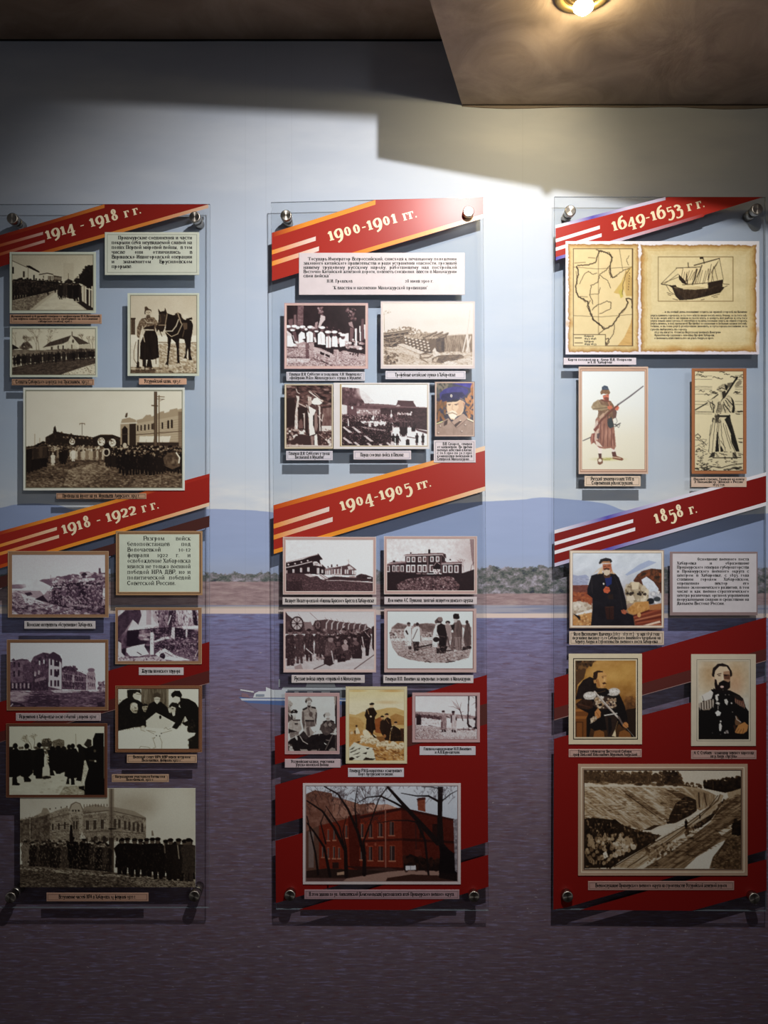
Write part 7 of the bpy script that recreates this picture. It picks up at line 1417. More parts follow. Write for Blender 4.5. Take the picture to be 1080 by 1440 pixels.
def pic_oldman(p):
    p.bg((214, 222, 232), (206, 214, 226), (196, 200, 210), (170, 160, 160), (150, 120, 96), (140, 108, 84)); p.N("108,90 977,90 977,420 108,420", .07, 120, 70, -.4)
    p.P("620,300 760,200 850,160 930,180 760,260 640,310", (150, 164, 200), .7); p.P("160,310 240,300 270,330 200,335", (150, 158, 190), .8); p.P("108,300 270,340 250,400 108,405", (150, 156, 184), .8); p.N("108,330 270,340 250,400 108,400", .1, 30, 12)
    p.P("108,405 270,400 330,480 300,580 108,560", (118, 72, 64)); p.N("108,405 270,400 300,580 108,560", .08, 30, 14); p.P("108,480 260,470 300,520 290,600 108,590", (150, 84, 58)); p.D("108,470 290,470 290,600 108,600", 60, 5, 13, (110, 60, 50), (190, 120, 80), .7, 1.5)
    p.P("108,570 180,560 290,600 295,670 180,710 108,690", (206, 196, 180)); p.D("108,560 290,580 290,680 108,690", 40, 8, 18, (150, 130, 110), (236, 230, 220), .8); p.P("120,690 295,640 295,670 180,710", (226, 224, 220)); p.P("108,710 290,670 290,798 108,798", (190, 140, 90)); p.D("108,690 290,680 290,798 108,798", 60, 5, 14, (130, 86, 54), (226, 190, 140), .7); p.P("110,680 180,710 180,750 150,720", (40, 34, 34))
    p.P("700,360 740,300 800,260 880,240 977,250 977,500 820,420 740,400", (92, 56, 42)); p.D("710,350 800,265 977,250 977,380 800,330", 110, 8, 18, (50, 40, 34), (150, 90, 60), .8); p.P("780,350 830,320 900,370 950,440 930,500 830,470 800,410", (212, 220, 232)); p.N("780,350 830,320 950,440 830,470", .1, 20)
    p.P("620,430 680,370 760,380 830,430 860,520 830,590 640,580", (176, 160, 134)); p.D("620,400 840,420 850,560 640,570", 70, 10, 26, (110, 92, 70), (232, 220, 196), .8); p.P("680,370 760,375 750,440 690,450", (216, 200, 172)); p.P("640,520 700,500 720,550 640,560", (214, 200, 180)); p.D("640,480 830,470 830,500 640,500", 16, 8, 14, (40, 34, 32), (70, 56, 48), .9)
    p.P("850,500 880,460 930,500 970,480 977,560 880,600 850,560", (206, 208, 216)); p.D("850,460 977,470 977,600 860,600", 30, 10, 22, (130, 130, 140), (240, 240, 240), .8); p.E(870, 560, 36, 30, (40, 42, 48)); p.E(935, 540, 34, 24, (70, 74, 78)); p.P("640,640 720,570 850,560 860,640 760,700 660,680", (190, 142, 88)); p.N("640,640 720,570 860,640 760,700", .14, 16, 30, .5)
    p.P("700,700 860,640 977,600 977,798 720,798", (128, 66, 50)); 
    for i in range(8): p.L([[700 + i * 8, 705 + i * 14], [977, 610 + i * 26]], 14, [(96, 44, 36), (160, 92, 68), (120, 60, 46), (190, 130, 100)][i % 4], .8)
    p.P("860,600 977,580 977,640 860,650", (170, 116, 76)); p.E(758, 695, 18, 24, (206, 160, 110)); p.P("790,798 960,750 970,770 850,798", (226, 200, 180))
    K = (30, 26, 34)
    p.P("290,310 380,280 520,285 560,330 600,440 630,560 640,640 600,660 700,700 715,798 285,798 300,660 300,530 250,490 250,440", K); p.N("290,310 520,285 640,640 715,798 285,798 250,460", .03, 60); p.P("420,330 490,320 490,390 440,420", (40, 52, 104)); p.P("405,300 480,300 470,330 420,335", (86, 60, 44)); p.P("420,615 510,610 510,740 440,740", (58, 34, 30)); p.L("465,620 470,740", 6, (36, 26, 28)); p.L("430,620 505,615", 4, (90, 60, 44)); p.P("450,500 500,490 505,540 460,540", (50, 36, 32)); p.E(410, 390, 8, 10, (226, 220, 210)); p.P("405,450 430,415 465,425 475,460 450,485 415,475", (190, 100, 70)); p.L("430,440 470,440", 5, (130, 64, 48)); p.P("580,650 610,640 640,670 620,690 590,680", (170, 100, 76)); p.L("510,300 560,440 600,660", 6, (60, 52, 54), .6); p.L("290,330 300,480", 8, (70, 62, 62), .5)
    p.P("345,300 395,215 400,290 370,290", (216, 186, 150)); p.P("470,290 490,240 505,280 535,295", (196, 164, 132)); p.P("400,200 485,190 490,260 465,295 425,300 400,260", (176, 112, 84)); p.P("405,255 440,240 475,255 470,295 440,310 415,300", (206, 190, 170)); p.P("410,240 440,232 470,240 465,258 440,250 415,258", (90, 56, 44)); p.L("410,222 432,218", 6, (70, 40, 34)); p.L("450,216 475,214", 6, (70, 40, 34)); p.L("442,220 442,240", 5, (140, 80, 60)); p.P("362,185 380,150 430,135 480,145 495,170 480,188 400,190 370,200", (50, 46, 48)); p.P("380,195 400,172 470,168 482,190 400,195", (176, 130, 96)); p.L("370,200 400,188 485,190", 6, (214, 206, 200)); p.P("300,300 360,240 390,225 380,250", (206, 196, 186))
    p.N(None, .03, 7)
    return None

def pic_governor(p):
    p.bg((176, 134, 76), (190, 146, 84), (150, 108, 60), (96, 66, 40), (70, 48, 32)); p.N("165,163 900,163 900,700 165,700", .1, 150, 90, -.3); p.E(650, 350, 170, 80, (206, 164, 100), .6, soft=.6); p.E(800, 250, 110, 60, (200, 158, 94), .6, soft=.6)
    p.P("165,163 420,163 300,260 270,380 190,460 165,640", (88, 64, 44)); p.D("165,163 430,165 340,240 180,300", 80, 8, 18, (40, 30, 24), (140, 104, 66), .8); p.P("200,480 260,400 340,360 420,390 420,560 300,620 165,640", (40, 30, 28)); p.N("165,400 420,390 420,600 165,640", .04, 40)
    p.P("760,640 830,595 900,640 900,820 780,800", (110, 76, 46)); p.D("760,630 840,595 900,630 900,760 770,740", 50, 10, 22, (80, 54, 36), (150, 106, 62), .7); p.P("780,760 900,740 900,1095 780,1095", (50, 36, 28))
    p.P("165,760 350,755 350,790 320,800 320,850 300,860 300,1095 165,1095", (120, 76, 40)); p.P("165,755 345,750 345,775 165,785", (160, 106, 58)); p.P("165,840 310,840 310,870 165,872", (150, 98, 52)); p.P("165,905 262,905 262,1095 165,1095", (86, 54, 30)); p.P("180,920 248,920 248,1095 180,1095", (128, 82, 44)); p.P("300,860 330,800 350,1000 330,1095 300,1095", (30, 24, 22))
    K = (30, 24, 24)
    p.P("380,560 420,500 540,500 600,560 700,570 760,700 800,860 790,960 740,980 690,930 660,1000 400,1020 330,960 320,800 200,740 170,690 260,620", K)
    p.P("170,690 260,630 370,650 380,740 320,760 190,740", (60, 40, 30)); p.L("200,690 340,730", 14, (90, 60, 44), .8); p.N("170,690 260,630 370,650 320,760", .06, 20)
    p.P("385,1080 400,1020 460,1005 510,1030 520,1095 385,1095", (136, 92, 52)); p.P("690,1095 700,1030 760,1005 830,1040 845,1095", (136, 92, 52)); p.P("520,840 680,830 660,960 640,1095 560,1095 540,960", (56, 42, 36)); p.P("610,1080 650,1000 660,1090", (226, 206, 170)); p.P("560,850 600,860 610,1000 570,1080", (34, 28, 28))
    p.P("370,700 420,600 560,600 650,620 660,740 540,750 480,760 430,740", (70, 54, 46)); p.D("400,620 500,620 510,740 430,740", 60, 8, 16, (150, 120, 90), (230, 214, 190), .85); p.D("545,625 655,625 655,735 550,735", 70, 7, 15, (130, 100, 76), (226, 208, 184), .85); p.P("445,690 490,680 490,715 450,720", (40, 30, 30)); p.D("560,670 640,670 640,710 560,710", 12, 8, 12, (50, 40, 50), (80, 60, 50), .9); p.E(490, 605, 22, 24, (214, 206, 196)); p.P("465,560 500,555 500,590 470,590", (150, 130, 110))
    p.L("400,545 520,680 650,820 700,870", 26, (206, 196, 186), 1, 20); p.L("405,560 640,820", 5, (130, 116, 110)); p.L("520,830 670,805", 14, (210, 204, 196)); p.L("690,850 740,930 870,1085", 16, (30, 24, 24)); p.L("690,850 740,940", 22, (110, 96, 90)); p.L("740,930 880,1090", 5, (160, 150, 140)); p.L("680,900 650,1010", 6, (150, 120, 80))
    for cx, cy in ((340, 590), (630, 545)):
        p.E(cx, cy, 78, 48, (206, 200, 192), 1, -.1); p.E(cx - 5, cy - 6, 52, 26, (232, 228, 222), 1, -.1); p.D([[cx - 70, cy - 30], [cx + 70, cy - 30], [cx + 60, cy + 42], [cx - 70, cy + 42]], 40, 5, 9, (150, 140, 130), (240, 236, 230), .7)
    p.P("400,790 440,740 475,790 470,850 430,870 400,830", (190, 134, 86)); p.P("345,870 400,840 430,870 400,900 360,945", (206, 186, 160)); p.D("345,850 430,850 420,900 350,940", 16, 8, 14, (120, 96, 76), (236, 220, 196), .8); p.L("420,790 460,850", 8, (150, 98, 60)); p.P("330,940 420,890 480,880 500,960 350,990", K); p.P("740,940 770,900 805,930 810,970 780,985 740,960", (190, 132, 84)); p.L("750,930 790,970", 5, (130, 84, 52)); p.P("720,900 780,880 800,910 750,915", (40, 30, 30))
    p.P("420,380 440,300 500,290 540,330 545,400 530,470 500,500 450,495 420,460", (206, 158, 102)); p.P("420,400 440,380 460,440 470,490 430,480", (170, 120, 74)); p.P("380,370 385,310 430,285 500,290 500,305 440,310 430,380 410,395", (56, 38, 28)); p.P("385,400 415,395 420,440 390,440", (190, 140, 90)); p.L("488,360 510,352", 6, (90, 60, 40)); p.L("520,352 540,350", 5, (90, 60, 40)); p.E(500, 372, 10, 5, (70, 46, 34)); p.P("515,360 530,400 525,420 505,415", (226, 180, 122)); p.P("490,435 520,425 545,440 530,450 500,452", (84, 54, 36)); p.L("495,475 525,475", 5, (150, 90, 60)); p.P("415,480 440,500 540,500 545,530 420,535", (46, 34, 30)); p.P("420,520 570,520 580,560 500,600 430,570", K); p.L("430,560 530,530", 5, (120, 90, 60))
    p.N(None, .03, 8)
    return None

def pic_officer(p):
    p.bg((214, 206, 186), (216, 204, 180), (206, 204, 194), (196, 194, 188)); p.E(330, 330, 120, 170, (186, 150, 110), .7, soft=.7); p.E(660, 330, 140, 200, (200, 164, 124), .7, soft=.7); p.E(650, 470, 80, 120, (206, 150, 120), .4, soft=.7); p.N(None, .05, 40)
    K = (26, 22, 22)
    p.P("195,740 230,690 260,640 340,560 350,515 480,520 580,530 700,590 745,640 775,740 812,790 812,1133 195,1133", K)
    p.P("225,600 290,560 340,540 375,560 355,630 290,670 240,650", (222, 218, 210)); p.L("240,600 270,680 330,660", 5, (90, 74, 64)); p.P("320,540 350,530 375,560 350,575", (226, 222, 214)); p.P("200,690 330,640 385,650 380,720 330,770 250,775 200,740", (150, 136, 122)); 
    for i in range(11): p.L([[212 + i * 16, 690 - i * 5], [215 + i * 16, 770 - i * 3]], 7, (40, 34, 32) if i % 2 else (220, 212, 200))
    p.P("640,610 700,600 745,650 770,740 700,720 640,670", (120, 84, 70)); 
    for i in range(9): p.L([[645 + i * 12, 640 + i * 7], [655 + i * 13, 690 + i * 8]], 6, (60, 44, 40) if i % 2 else (176, 140, 120))
    p.P("620,590 690,590 742,630 735,665 660,640", (44, 36, 34))
    p.P("400,590 425,580 438,650 420,665 405,640", (226, 222, 214)); p.E(435, 587, 11, 11, (226, 222, 214)); p.P("400,690 430,672 460,690 432,705", (220, 214, 206)); p.L("415,670 450,710", 7, (220, 214, 206)); p.L("435,720 435,760", 8, (190, 184, 176)); p.P("398,805 432,775 472,805 455,840 420,845", (232, 230, 226)); p.P("510,645 540,635 558,670 545,715 520,690", (214, 210, 204)); p.E(600, 688, 9, 10, (220, 214, 206)); p.E(525, 585, 8, 9, (110, 104, 100)); p.E(568, 585, 8, 9, (110, 104, 100)); p.E(612, 797, 8, 8, (110, 104, 100)); p.E(466, 911, 11, 11, (226, 222, 214)); p.P("445,950 465,925 482,970 470,1030 450,1030", (222, 218, 212)); p.D("515,1025 560,1025 560,1055 515,1055", 10, 6, 10, (130, 120, 116), (190, 184, 180), .9); p.E(365, 1053, 7, 7, (80, 74, 72)); p.E(465, 1070, 7, 7, (80, 74, 72))
    p.P("640,920 655,835 700,900 720,930 690,960 650,960", (120, 90, 66)); p.L("650,850 665,890 715,920", 8, (206, 196, 186)); p.P("640,1040 680,960 760,920 805,960 790,1030 740,1065 690,1060 650,1055", (190, 136, 84)); 
    for q in ("690,1000 660,1045", "720,1010 690,1060", "750,1000 735,1060"): p.L(q, 6, (110, 70, 44))
    p.P("620,960 650,960 660,1000 640,1030", (70, 48, 38)); p.P("195,1090 812,1060 812,1133 195,1133", (30, 24, 22), .6)
    p.P("385,300 430,230 540,225 585,300 585,420 540,440 420,460 395,380", (224, 200, 170)); p.P("500,300 585,290 585,440 520,440 500,380", (176, 140, 114)); p.P("500,330 580,340 580,400 510,390", (110, 76, 60)); p.P("358,340 370,260 430,205 490,198 560,225 605,300 608,350 585,370 575,290 540,240 450,235 400,290 385,370 365,365", (40, 30, 28)); p.P("362,360 390,370 395,420 370,400", (214, 180, 150))
    p.L("425,335 470,325", 10, (60, 42, 36)); p.L("510,345 560,340", 10, (50, 34, 30)); p.E(450, 350, 16, 6, (60, 42, 38)); p.E(528, 350, 14, 5, (44, 30, 28)); p.P("480,340 495,335 505,390 490,410 475,400", (232, 212, 184)); p.P("395,390 415,400 430,470 460,430 500,405 560,430 585,410 582,500 540,530 470,540 400,520 390,450", (36, 26, 24)); p.P("440,440 490,410 550,440 530,470 450,465", (26, 20, 20)); p.E(483, 487, 22, 14, (222, 190, 180)); p.P("375,500 420,530 560,530 570,560 380,570", (30, 24, 24)); p.E(495, 525, 6, 5, (110, 100, 96))
    return None

def pic_cutting(p):
    p.bg(.86, .9, .86, .84)
    p.D("88,78 620,90 640,150 88,145", 420, 5, 12, .14, .5, .8); p.P("88,85 250,85 300,95 520,100 520,140 88,135", .3, .7); p.D("525,80 620,85 625,155 540,155", 110, 5, 11, .1, .3, .85); p.D("640,140 760,155 760,175 640,165", 40, 4, 8, .15, .4, .8); p.P("755,140 850,128 900,135 967,110 967,180 880,200 760,175", .1); p.D("755,135 967,110 967,180 770,170", 130, 5, 10, .06, .22, .8); p.L("525,95 527,155", 5, .3); p.L("810,130 812,180", 3, .3)
    p.P("88,130 250,140 640,160 740,175 800,200 720,290 600,330 540,380 430,410 300,380 200,345 88,345", .66); p.P("88,140 300,150 640,162 640,172 300,165 88,165", .85); p.D("88,130 640,150 640,162 88,150", 70, 4, 8, .15, .5, .7, 2)
    p.N("88,165 640,170 740,190 720,290 540,380 430,410 200,345 88,345", .3, 60, 7, .62); p.P("300,190 330,185 480,290 560,340 520,340 400,260", .34, .6); p.P("540,180 620,190 700,240 640,240", .25, .7); p.L("320,205 520,350", 6, .3); p.P("500,195 560,190 640,260 600,290", .5, .7)
    p.P("600,260 660,215 715,240 720,300 680,330 600,370 550,375 570,320", .2); p.N("600,260 660,215 720,300 600,370", .16, 10, 20); p.P("700,185 780,190 830,215 800,270 740,300 720,290 715,240", .6); p.N("700,185 830,215 800,270 740,300", .2, 8, 50); p.L("730,200 735,280", 7, .25); p.L("760,200 775,270", 6, .3)
    p.P("88,345 160,340 270,355 300,380 420,420 520,440 440,500 300,580 240,620 88,625", .16)
    p.P("460,420 520,395 610,390 600,410 510,440", .9); p.P("420,410 480,380 520,380 460,410", .25)
    p.D("95,350 270,360 270,620 95,620", 150, 5, 18, .04, .2, .8, .6, .3); p.D("95,400 330,440 380,500 260,600 95,600", 80, 5, 16, .45, .85, .75, .8, .4); p.D("240,450 380,470 380,520 260,560", 40, 7, 16, .6, .88, .85); p.P("190,540 210,528 222,560 200,570", .93); p.P("105,440 140,460 150,520 120,500", .6); p.D("300,380 520,440 480,480 380,500", 80, 4, 10, .1, .45, .7)
    p.P("240,620 480,480 640,390 760,300 830,240 850,205 870,215 850,270 740,370 600,460 420,600 380,625", .68); p.N("240,620 480,480 830,230 860,260 600,460 380,625", .18, 40, 6, -.62)
    p.L("255,615 480,480 650,385 790,280 838,215", 5, .25); p.L("330,618 540,480 720,350 840,240 850,210", 5, .28); p.L("400,600 600,450 690,375", 4, .4)
    for i in range(26): t = i / 26; p.L([[290 + 500 * t, 606 - 330 * t], [330 + 470 * t, 606 - 330 * t]], 2.4, .4, .6)
    p.P("720,370 800,320 860,260 870,230 880,240 800,350 740,395", .2); p.D("640,420 800,330 870,240 880,250 740,395 660,450", 70, 4, 10, .1, .5, .8); p.P("640,460 720,400 740,400 690,450 650,465", .85)
    p.P("880,240 967,180 967,625 420,625 560,540 700,440 800,360", .48); p.N("870,240 967,180 967,625 420,625 700,440", .26, 90, 7, -.6); p.D("420,520 640,460 560,540 440,600", 120, 4, 10, .2, .7, .7); p.P("590,490 605,505 595,520 583,505", .88); p.D("540,500 620,450 640,460 560,530", 20, 5, 9, .6, .85, .8)
    p.P("650,625 720,560 830,490 880,465 870,500 810,560 790,625", .95); p.P("840,420 920,375 925,395 860,440", .85); p.P("920,370 967,350 967,440 915,435", .06); p.D("920,355 967,350 967,440 925,440", 16, 6, 12, .04, .15, .9); p.P("810,560 890,460 967,440 967,630 800,625", .36); p.N("810,560 890,460 967,440 967,630 800,625", .26, 12, 8); p.L("880,470 830,560", 5, .25)
    p.P("890,200 967,175 967,215 900,235", .66); p.man(659, 403, 55, .06, .34, .1); p.man(737, 348, 26, .1, .4, .15); p.man(552, 370, 24, .15, .4, .3); p.L("659,400 680,395", 4, .2)
    p.fleck("88,160 640,175 720,280 540,370 200,340 88,340", .9, .45, 44, 6, .6); p.fleck("95,350 300,370 420,430 300,590 95,620", .7, .6, 10, 20, .64); p.fleck("880,250 967,190 967,430 640,600 430,620", .25, .55, 50, 6, .6); p.fleck("88,85 620,95 640,150 88,140", .6, .5, 6, 12, .66)
    p.N(None, .05, 5)
    return BROWN
# ---------------------------------------------------------------- mounted pictures
def lerp(A, B, t): return tuple(a + (b - a) * t for a, b in zip(A, B))
def picture(fn, crop, k, rr, outer, layers, label, rgb=False, seed=1, backing=(220, 222, 210), d0=D0, name='mounted_photograph', cat='photograph', extra=None):
    """rr: print rectangle in the working grid of its painter; outer: board rectangle in photo pixels; layers: (t0, t1, colour, height mm)"""
    p = Paint(*rr, k, rgb, seed, 1.3); rmp = fn(p); a = p.out(rmp)
    inner = (crop[0] + rr[0] / k, crop[1] + rr[1] / k, crop[0] + rr[2] / k, crop[1] + rr[3] / k)
    outer = outer or inner
    t = thing(name, label, cat, (WX((outer[0] + outer[2]) / 2, d0), -d0, WZ(outer[3], d0)))
    d1 = d0 + .0016
    plate('backing', *outer, d0, d1, mat('board_%d_%d_%d' % backing, backing, .42), t)
    for (t0, t1, c, h) in layers:
        ring('frame' if h > .5 else 'border_line', lerp(outer, inner, t0), lerp(outer, inner, t1), d1, d1 + h * .001, mat('frame_%d_%d_%d' % c, c, .36), t)
    h, w_ = a.shape[:2]; d = d1 + .0001
    xs = WX(inner[0] + (np.arange(w_) + .5) / w_ * (inner[2] - inner[0]), d); zs = WZ(inner[1] + (np.arange(h) + .5) / h * (inner[3] - inner[1]), d)
    xs[0], xs[-1] = WX(inner[0], d), WX(inner[2], d); zs[0], zs[-1] = WZ(inner[1], d), WZ(inner[3], d)
    V = np.zeros((h, w_, 3)); V[..., 0] = xs[None]; V[..., 1] = -d; V[..., 2] = zs[:, None]
    loc = np.array(t.location); V = (V - loc).reshape(-1, 3)
    i = np.arange(h * w_).reshape(h, w_); F = np.stack([i[:-1, :-1], i[1:, :-1], i[1:, 1:], i[:-1, 1:]], -1).reshape(-1, 4)
    me = bpy.data.meshes.new('print'); nf = len(F)
    me.vertices.add(len(V)); me.vertices.foreach_set('co', V.astype(np.float32).ravel())
    me.loops.add(nf * 4); me.loops.foreach_set('vertex_index', F.astype(np.int32).ravel())
    me.polygons.add(nf); me.polygons.foreach_set('loop_start', np.arange(0, nf * 4, 4, dtype=np.int32))
    me.materials.append(print_mat('photo_ink', .3, .35, .04)); me.update(); me.validate()
    o = bpy.data.objects.new('print', me); COL.objects.link(o); o.parent = t; ink(o, lin(a.reshape(-1, 3) * 255.))
    if extra: extra(t, d)
    return t

CRM = (212, 218, 200)
def bevelled(c, inner_=(182, 184, 162)): return [(.0, .6, c, .8), (.6, .88, inner_, .35), (.88, 1., (70, 60, 48), .2)]
ROSEF = [(0, .12, (232, 220, 214), .9), (.12, .82, (196, 164, 158), .7), (.82, 1., (226, 214, 208), .3)]
def chart_text(t, d):
    L = Letters(); f = lambda x, y: (785 + x / 3.661, 335 + y / 3.661)
    rows = [(535, 384, '....и въ новый день поплывше отъитъ на правой сторонѣ на Каменю', 974), (475, 402, 'улусъ кашинъ городокъ, и съ того мѣста люди послѣ нихъ Ачаны, и съ того мѣ-', 974), (475, 416, 'та и до моря мѣсто не пашни и скота нѣтъ, а живутъ все рыбою и отъ того', 974), (475, 430, 'улуса плыли двое сутокъ 18 сентября в 29 день поплыли улусъ на лѣвой сторонѣ,', 974), (475, 444, 'улусъ великъ, и язъ приказной Ярофейко и служилыя и вольныя казаки посовѣ-', 974), (475, 458, 'товали, и въ томъ улусѣ усовѣтовали зимовать, и тутъ городъ поставили, и съ', 974), (475, 474, 'судовъ выбрались въ городъ', 662), (495, 489, '1652 въ августа. Отписка Якутскому воеводѣ Дмитрию', 838), (495, 504, 'Францбекову служилаго человѣка Ярофея Хабарова,', 806), (495, 519, 'о военныхъ дѣйствияхъ его на рѣкѣ Амуръ и проч.', 802)]
    for x, y, s_, x1 in rows:
        a = f(x, y); L.line(s_, a[0], a[1], 2.1, (x1 - x) / 3.661, 'l', 0, .36)
    for x, y, s_, wd in ((134, 508, 'Поярков', 48), (134, 521, '1643-1646', 62), (134, 536, 'Хабаров', 48), (134, 549, '1649-1653', 62)):
        a = f(x, y); L.line(s_, a[0], a[1], 1.9, wd / 3.661, 'l', 0, .38)
    L.build('lettering', d + .00012, INKB, t)

picture(pic_street, (0, 340), 7.2, (125, 135, 940, 690), (13.6, 354.3, 134.7, 440.3), bevelled(CRM), 'sepia photograph of troops lining a street beside a picket fence, cream mount', backing=CRM, seed=1)
picture(pic_church, (0, 450), 7.2, (125, 90, 963, 552), (13.9, 459, 136.8, 530.3), bevelled(CRM), 'sepia photograph of a soldier line before a white church, cream mount', backing=CRM, seed=2)
picture(pic_horse, (170, 405), 9, (125, 98, 955, 1075), (179.4, 412.2, 280, 528.6), bevelled(CRM, (190, 190, 168)), 'sepia photograph of a man in a long coat holding a saddled dark horse', backing=CRM, seed=3)
picture(pic_sendoff, (20, 535), 4.32, (72, 65, 1018, 650), (32.7, 545, 259.6, 689.6), bevelled((226, 228, 218)), 'large sepia photograph of a crowded square with a tall telegraph pole', backing=(226, 228, 218), seed=4)
BRF = [(0, .12, (206, 176, 140), .9), (.12, 1., (160, 122, 92), .7)]
picture(pic_guns, (0, 765), 6.75, (113, 102, 997, 668), (11.1, 775, 152.6, 868.3), BRF, 'plum-toned photograph of soldiers round a wheeled gun, tan frame', backing=(160, 122, 92), seed=5)
picture(pic_felled, (150, 845), 7.2, (113, 92, 928, 610), (162.2, 854.4, 283.6, 933.9), BRF, 'plum-toned photograph of felled timber over bodies, tan frame', backing=(160, 122, 92), seed=6)
picture(pic_ruin, (0, 890), 6.75, (97, 93, 998, 703), (9.6, 899.6, 152.1, 998.9), [(0, .12, (196, 160, 124), .9), (.12, 1., (140, 100, 72), .7)], 'plum-toned photograph of a burnt-out corner building, brown frame', backing=(140, 100, 72), seed=7)
picture(pic_council, (150, 955), 7.2, (117, 100, 930, 705), (162.2, 964.4, 284, 1057.8), [(0, .1, (190, 140, 100), .9), (.1, .5, (120, 76, 52), .7), (.5, .6, (190, 140, 100), .9), (.6, 1., (110, 70, 50), .5)], 'sepia photograph of men leaning over a map table, double brown frame', backing=(120, 76, 52), seed=8)
picture(pic_entry, (0, 1100), 3.724, (105, 32, 1023, 550), None, [], 'large sepia photograph of a long troop parade before a stone building, unframed', seed=10)
picture(pic_snow, (0, 1010), 6.75, (88, 78, 990, 727), (8.6, 1017.4, 150.7, 1121.4), [(0, .12, (150, 104, 76), .9), (.12, .88, (106, 64, 46), .7), (.88, 1, (70, 44, 34), .4)], 'sepia photograph of dark figures standing on snow, brown frame lapping the picture below', backing=(106, 64, 46), seed=9, d0=D0 + .0022)
picture(pic_whitecaps, (390, 415), 7.714, (102, 112, 955, 770), (399.7, 426, 517.7, 518.7), [(0, .35, (190, 156, 158), .9), (.35, .5, (228, 200, 190), .9), (.5, 1, (206, 172, 164), .5)], 'rose-toned photograph of men in white coats and caps, pink frame', backing=(206, 172, 164), seed=11)
picture(pic_cannons, (525, 415), 7.2, (103, 83, 1003, 705), (535.4, 423.6, 667.8, 518.5), [(0, .25, (206, 196, 198), .9), (.25, .8, (214, 200, 196), .6), (.8, 1, (230, 222, 214), .5)], 'pale sepia photograph of stacked cannons, light pink frame', backing=(214, 200, 196), seed=12)
picture(pic_throne, (390, 530), 7.714, (100, 93, 588, 758), (400.1, 539.7, 468.4, 631.1), [(0, .25, (170, 152, 116), .9), (.25, .75, (216, 204, 184), .7), (.75, 1, (150, 130, 100), .6)], 'narrow dark photograph of a carved throne, gold frame', backing=(216, 204, 184), seed=13)
picture(pic_allied, (470, 530), 7.714, (83, 82, 1008, 745), (469.2, 538.2, 604, 631.3), [(0, .76, (222, 216, 216), .5), (.76, .9, (176, 152, 104), .9), (.9, 1, (226, 214, 190), .6)], 'rose-toned photograph of troops parading before a gate tower, white board and gold line', backing=(222, 216, 216), seed=14)
picture(pic_capman, (600, 530), 11.08, (153, 97, 728, 910), (611.3, 536.5, 667.7, 614), [(0, .3, (110, 92, 90), .9), (.3, 1, (204, 176, 160), .6)], 'small colour portrait of a white-moustached man in a blue cap', True, 15, (204, 176, 160), name='mounted_portrait', cat='portrait')
picture(pic_infirmary, (390, 745), 7.2, (87, 105, 968, 622), (397.9, 755, 528.9, 836), ROSEF, 'rose-toned photograph of a dark timber house with an outside stair, pink frame', backing=(196, 164, 158), seed=16)
picture(pic_mansion, (530, 745), 7.2, (103, 95, 985, 615), (540, 754, 671, 835.6), ROSEF, 'rose-toned photograph of a dark two-storey house with white window frames, pink frame', backing=(196, 164, 158), seed=17)
picture(pic_carts, (390, 850), 7.2, (82, 72, 980, 660), (398.6, 856.3, 528.9, 945.6), [(0, .3, (206, 180, 176), .9), (.3, 1, (220, 196, 190), .6)], 'rose-toned photograph of troops in greatcoats before a row of carts, pink frame', backing=(220, 196, 190), seed=18)
picture(pic_vignette, (530, 850), 7.2, (108, 70, 970, 648), (540.4, 856, 669.9, 945.6), [(0, .75, (202, 172, 168), .8), (.75, 1, (150, 118, 114), .5)], 'photograph of officers in a field fading to white round its rim, pink frame', backing=(202, 172, 168), seed=19)
picture(pic_trio, (390, 960), 10.8, (162, 208, 905, 1038), (400.6, 974.4, 477.5, 1060.5), [(0, .2, (206, 176, 176), .9), (.2, 1, (192, 156, 156), .7)], 'photograph of three soldiers, the middle one standing, pink frame', backing=(192, 156, 156), seed=20)
picture(pic_hill, (480, 955), 9.93, (110, 145, 875, 1135), (486.2, 965.6, 572.4, 1073.8), [(0, .5, (214, 202, 164), .8), (.5, .8, (226, 214, 176), .6), (.8, 1, (200, 186, 146), .4)], 'golden sepia photograph of officers on a rocky hilltop, cream mount', True, 21, (214, 202, 164))
picture(pic_winter, (570, 965), 9, (128, 125, 905, 670), (579.8, 974.2, 674.8, 1043.9), [(0, .85, (196, 160, 160), .8), (.85, 1, (130, 100, 102), .5)], 'photograph of two officers in snow by bare trees, pink frame', backing=(196, 160, 160), seed=22)
picture(pic_brick, (410, 1090), 4.154, (85, 65, 968, 620), (426, 1101.6, 647.9, 1243.6), [(0, .75, (212, 200, 200), .8), (.75, 1, (150, 130, 130), .4)], 'large colour photograph of a red brick building behind bare trees, white mount', True, 23, (212, 200, 200))
picture(pic_chart, (785, 335), 3.661, (38, 15, 1035, 598), (795.4, 339, 1067.7, 498.3), [], 'wide board with an old river map and a sailing ship on two parchments', True, 24, (224, 216, 224), name='parchment_board', cat='map board', extra=chart_text)
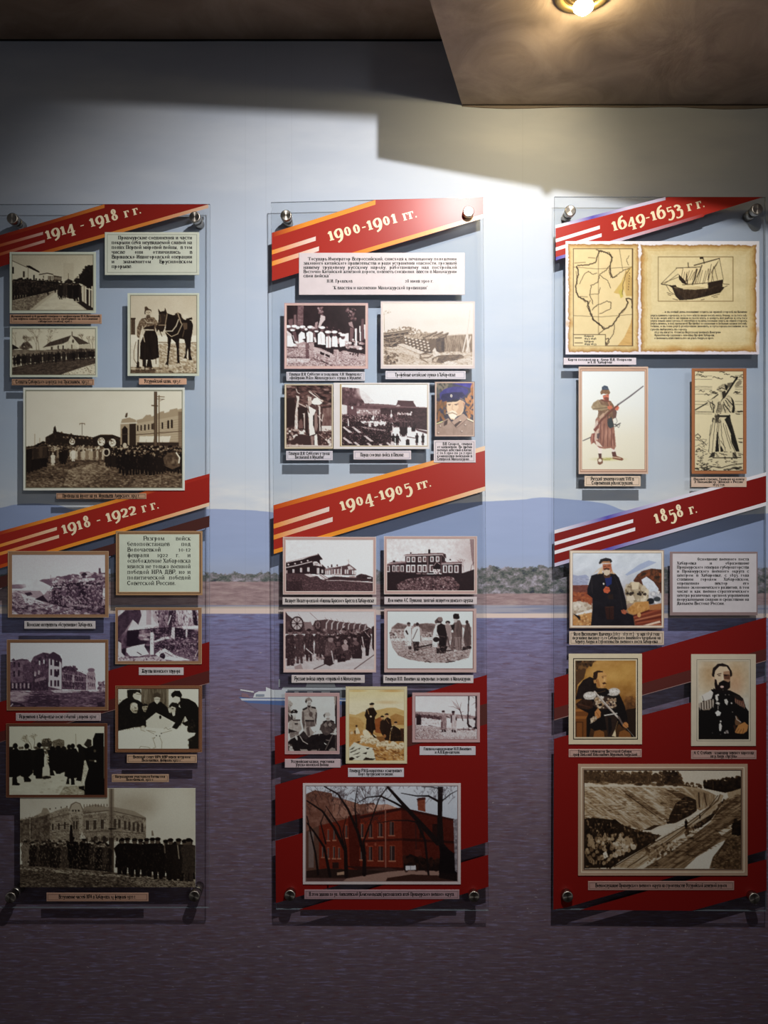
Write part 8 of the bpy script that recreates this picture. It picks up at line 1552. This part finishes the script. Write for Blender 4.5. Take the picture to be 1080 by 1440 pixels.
picture(pic_explorer, (805, 510), 8, (108, 97, 812, 1200), (813.8, 515.6, 911.5, 666.5), [(0, .4, (206, 176, 156), .8), (.4, .55, (140, 96, 74), .9), (.55, .9, (206, 170, 146), .7), (.9, 1, (150, 110, 90), .5)], 'colour picture of a man with a long musket on white, double brown frame', True, 25, (206, 176, 156), name='mounted_picture', cat='picture')
picture(pic_engraving, (960, 510), 8, (138, 98, 680, 1213), (972.9, 518, 1049.8, 666.3), [(0, .85, (166, 106, 66), .8), (.85, 1, (120, 74, 48), .5)], 'black line engraving of a man shouldering a long axe, brown frame', False, 26, (166, 106, 66), name='mounted_picture', cat='picture')
picture(pic_oldman, (790, 765), 6.968, (108, 90, 977, 798), (800.8, 773.6, 933.8, 883.4), [(0, .3, (170, 146, 128), .5), (.3, .9, (232, 218, 200), .8), (.9, 1, (120, 100, 90), .4)], 'colour painting of a bearded old man in a black coat by a rocky shore', True, 27, (190, 160, 150), name='mounted_picture', cat='picture')
def fr_lines(c0, c1, a, b_): return [(0, a, c0, .5), (a, b_, c1, .55), (b_, 1, c0, .5)]
picture(pic_governor, (790, 910), 8.64, (165, 163, 900, 1095), (799.8, 919.3, 902.8, 1046.6), [(0, .66, (222, 208, 178), .5), (.66, .8, (50, 40, 34), .55), (.8, 1, (222, 208, 178), .5)], 'golden portrait of a seated officer with white epaulettes and a sword, cream mount', True, 28, (222, 208, 178), name='mounted_portrait', cat='portrait')
picture(pic_officer, (960, 910), 8.727, (195, 175, 812, 1133), (972, 920, 1062.9, 1049), [(0, .74, (216, 204, 182), .5), (.74, .79, (100, 88, 76), .55), (.79, 1, (216, 204, 182), .5)], 'portrait of a bearded officer in black with medals, wide cream mount', True, 29, (216, 204, 182), name='mounted_portrait', cat='portrait')
picture(pic_cutting, (800, 1065), 4, (88, 75, 967, 628), (813, 1074.5, 1051.3, 1231.3), [(0, .45, (190, 160, 136), .8), (.45, .6, (232, 216, 190), .9), (.6, .85, (176, 148, 124), .6), (.85, 1, (90, 70, 56), .4)], 'large sepia photograph of a railway track in a deep cutting, layered tan frame', backing=(190, 160, 136), seed=30)
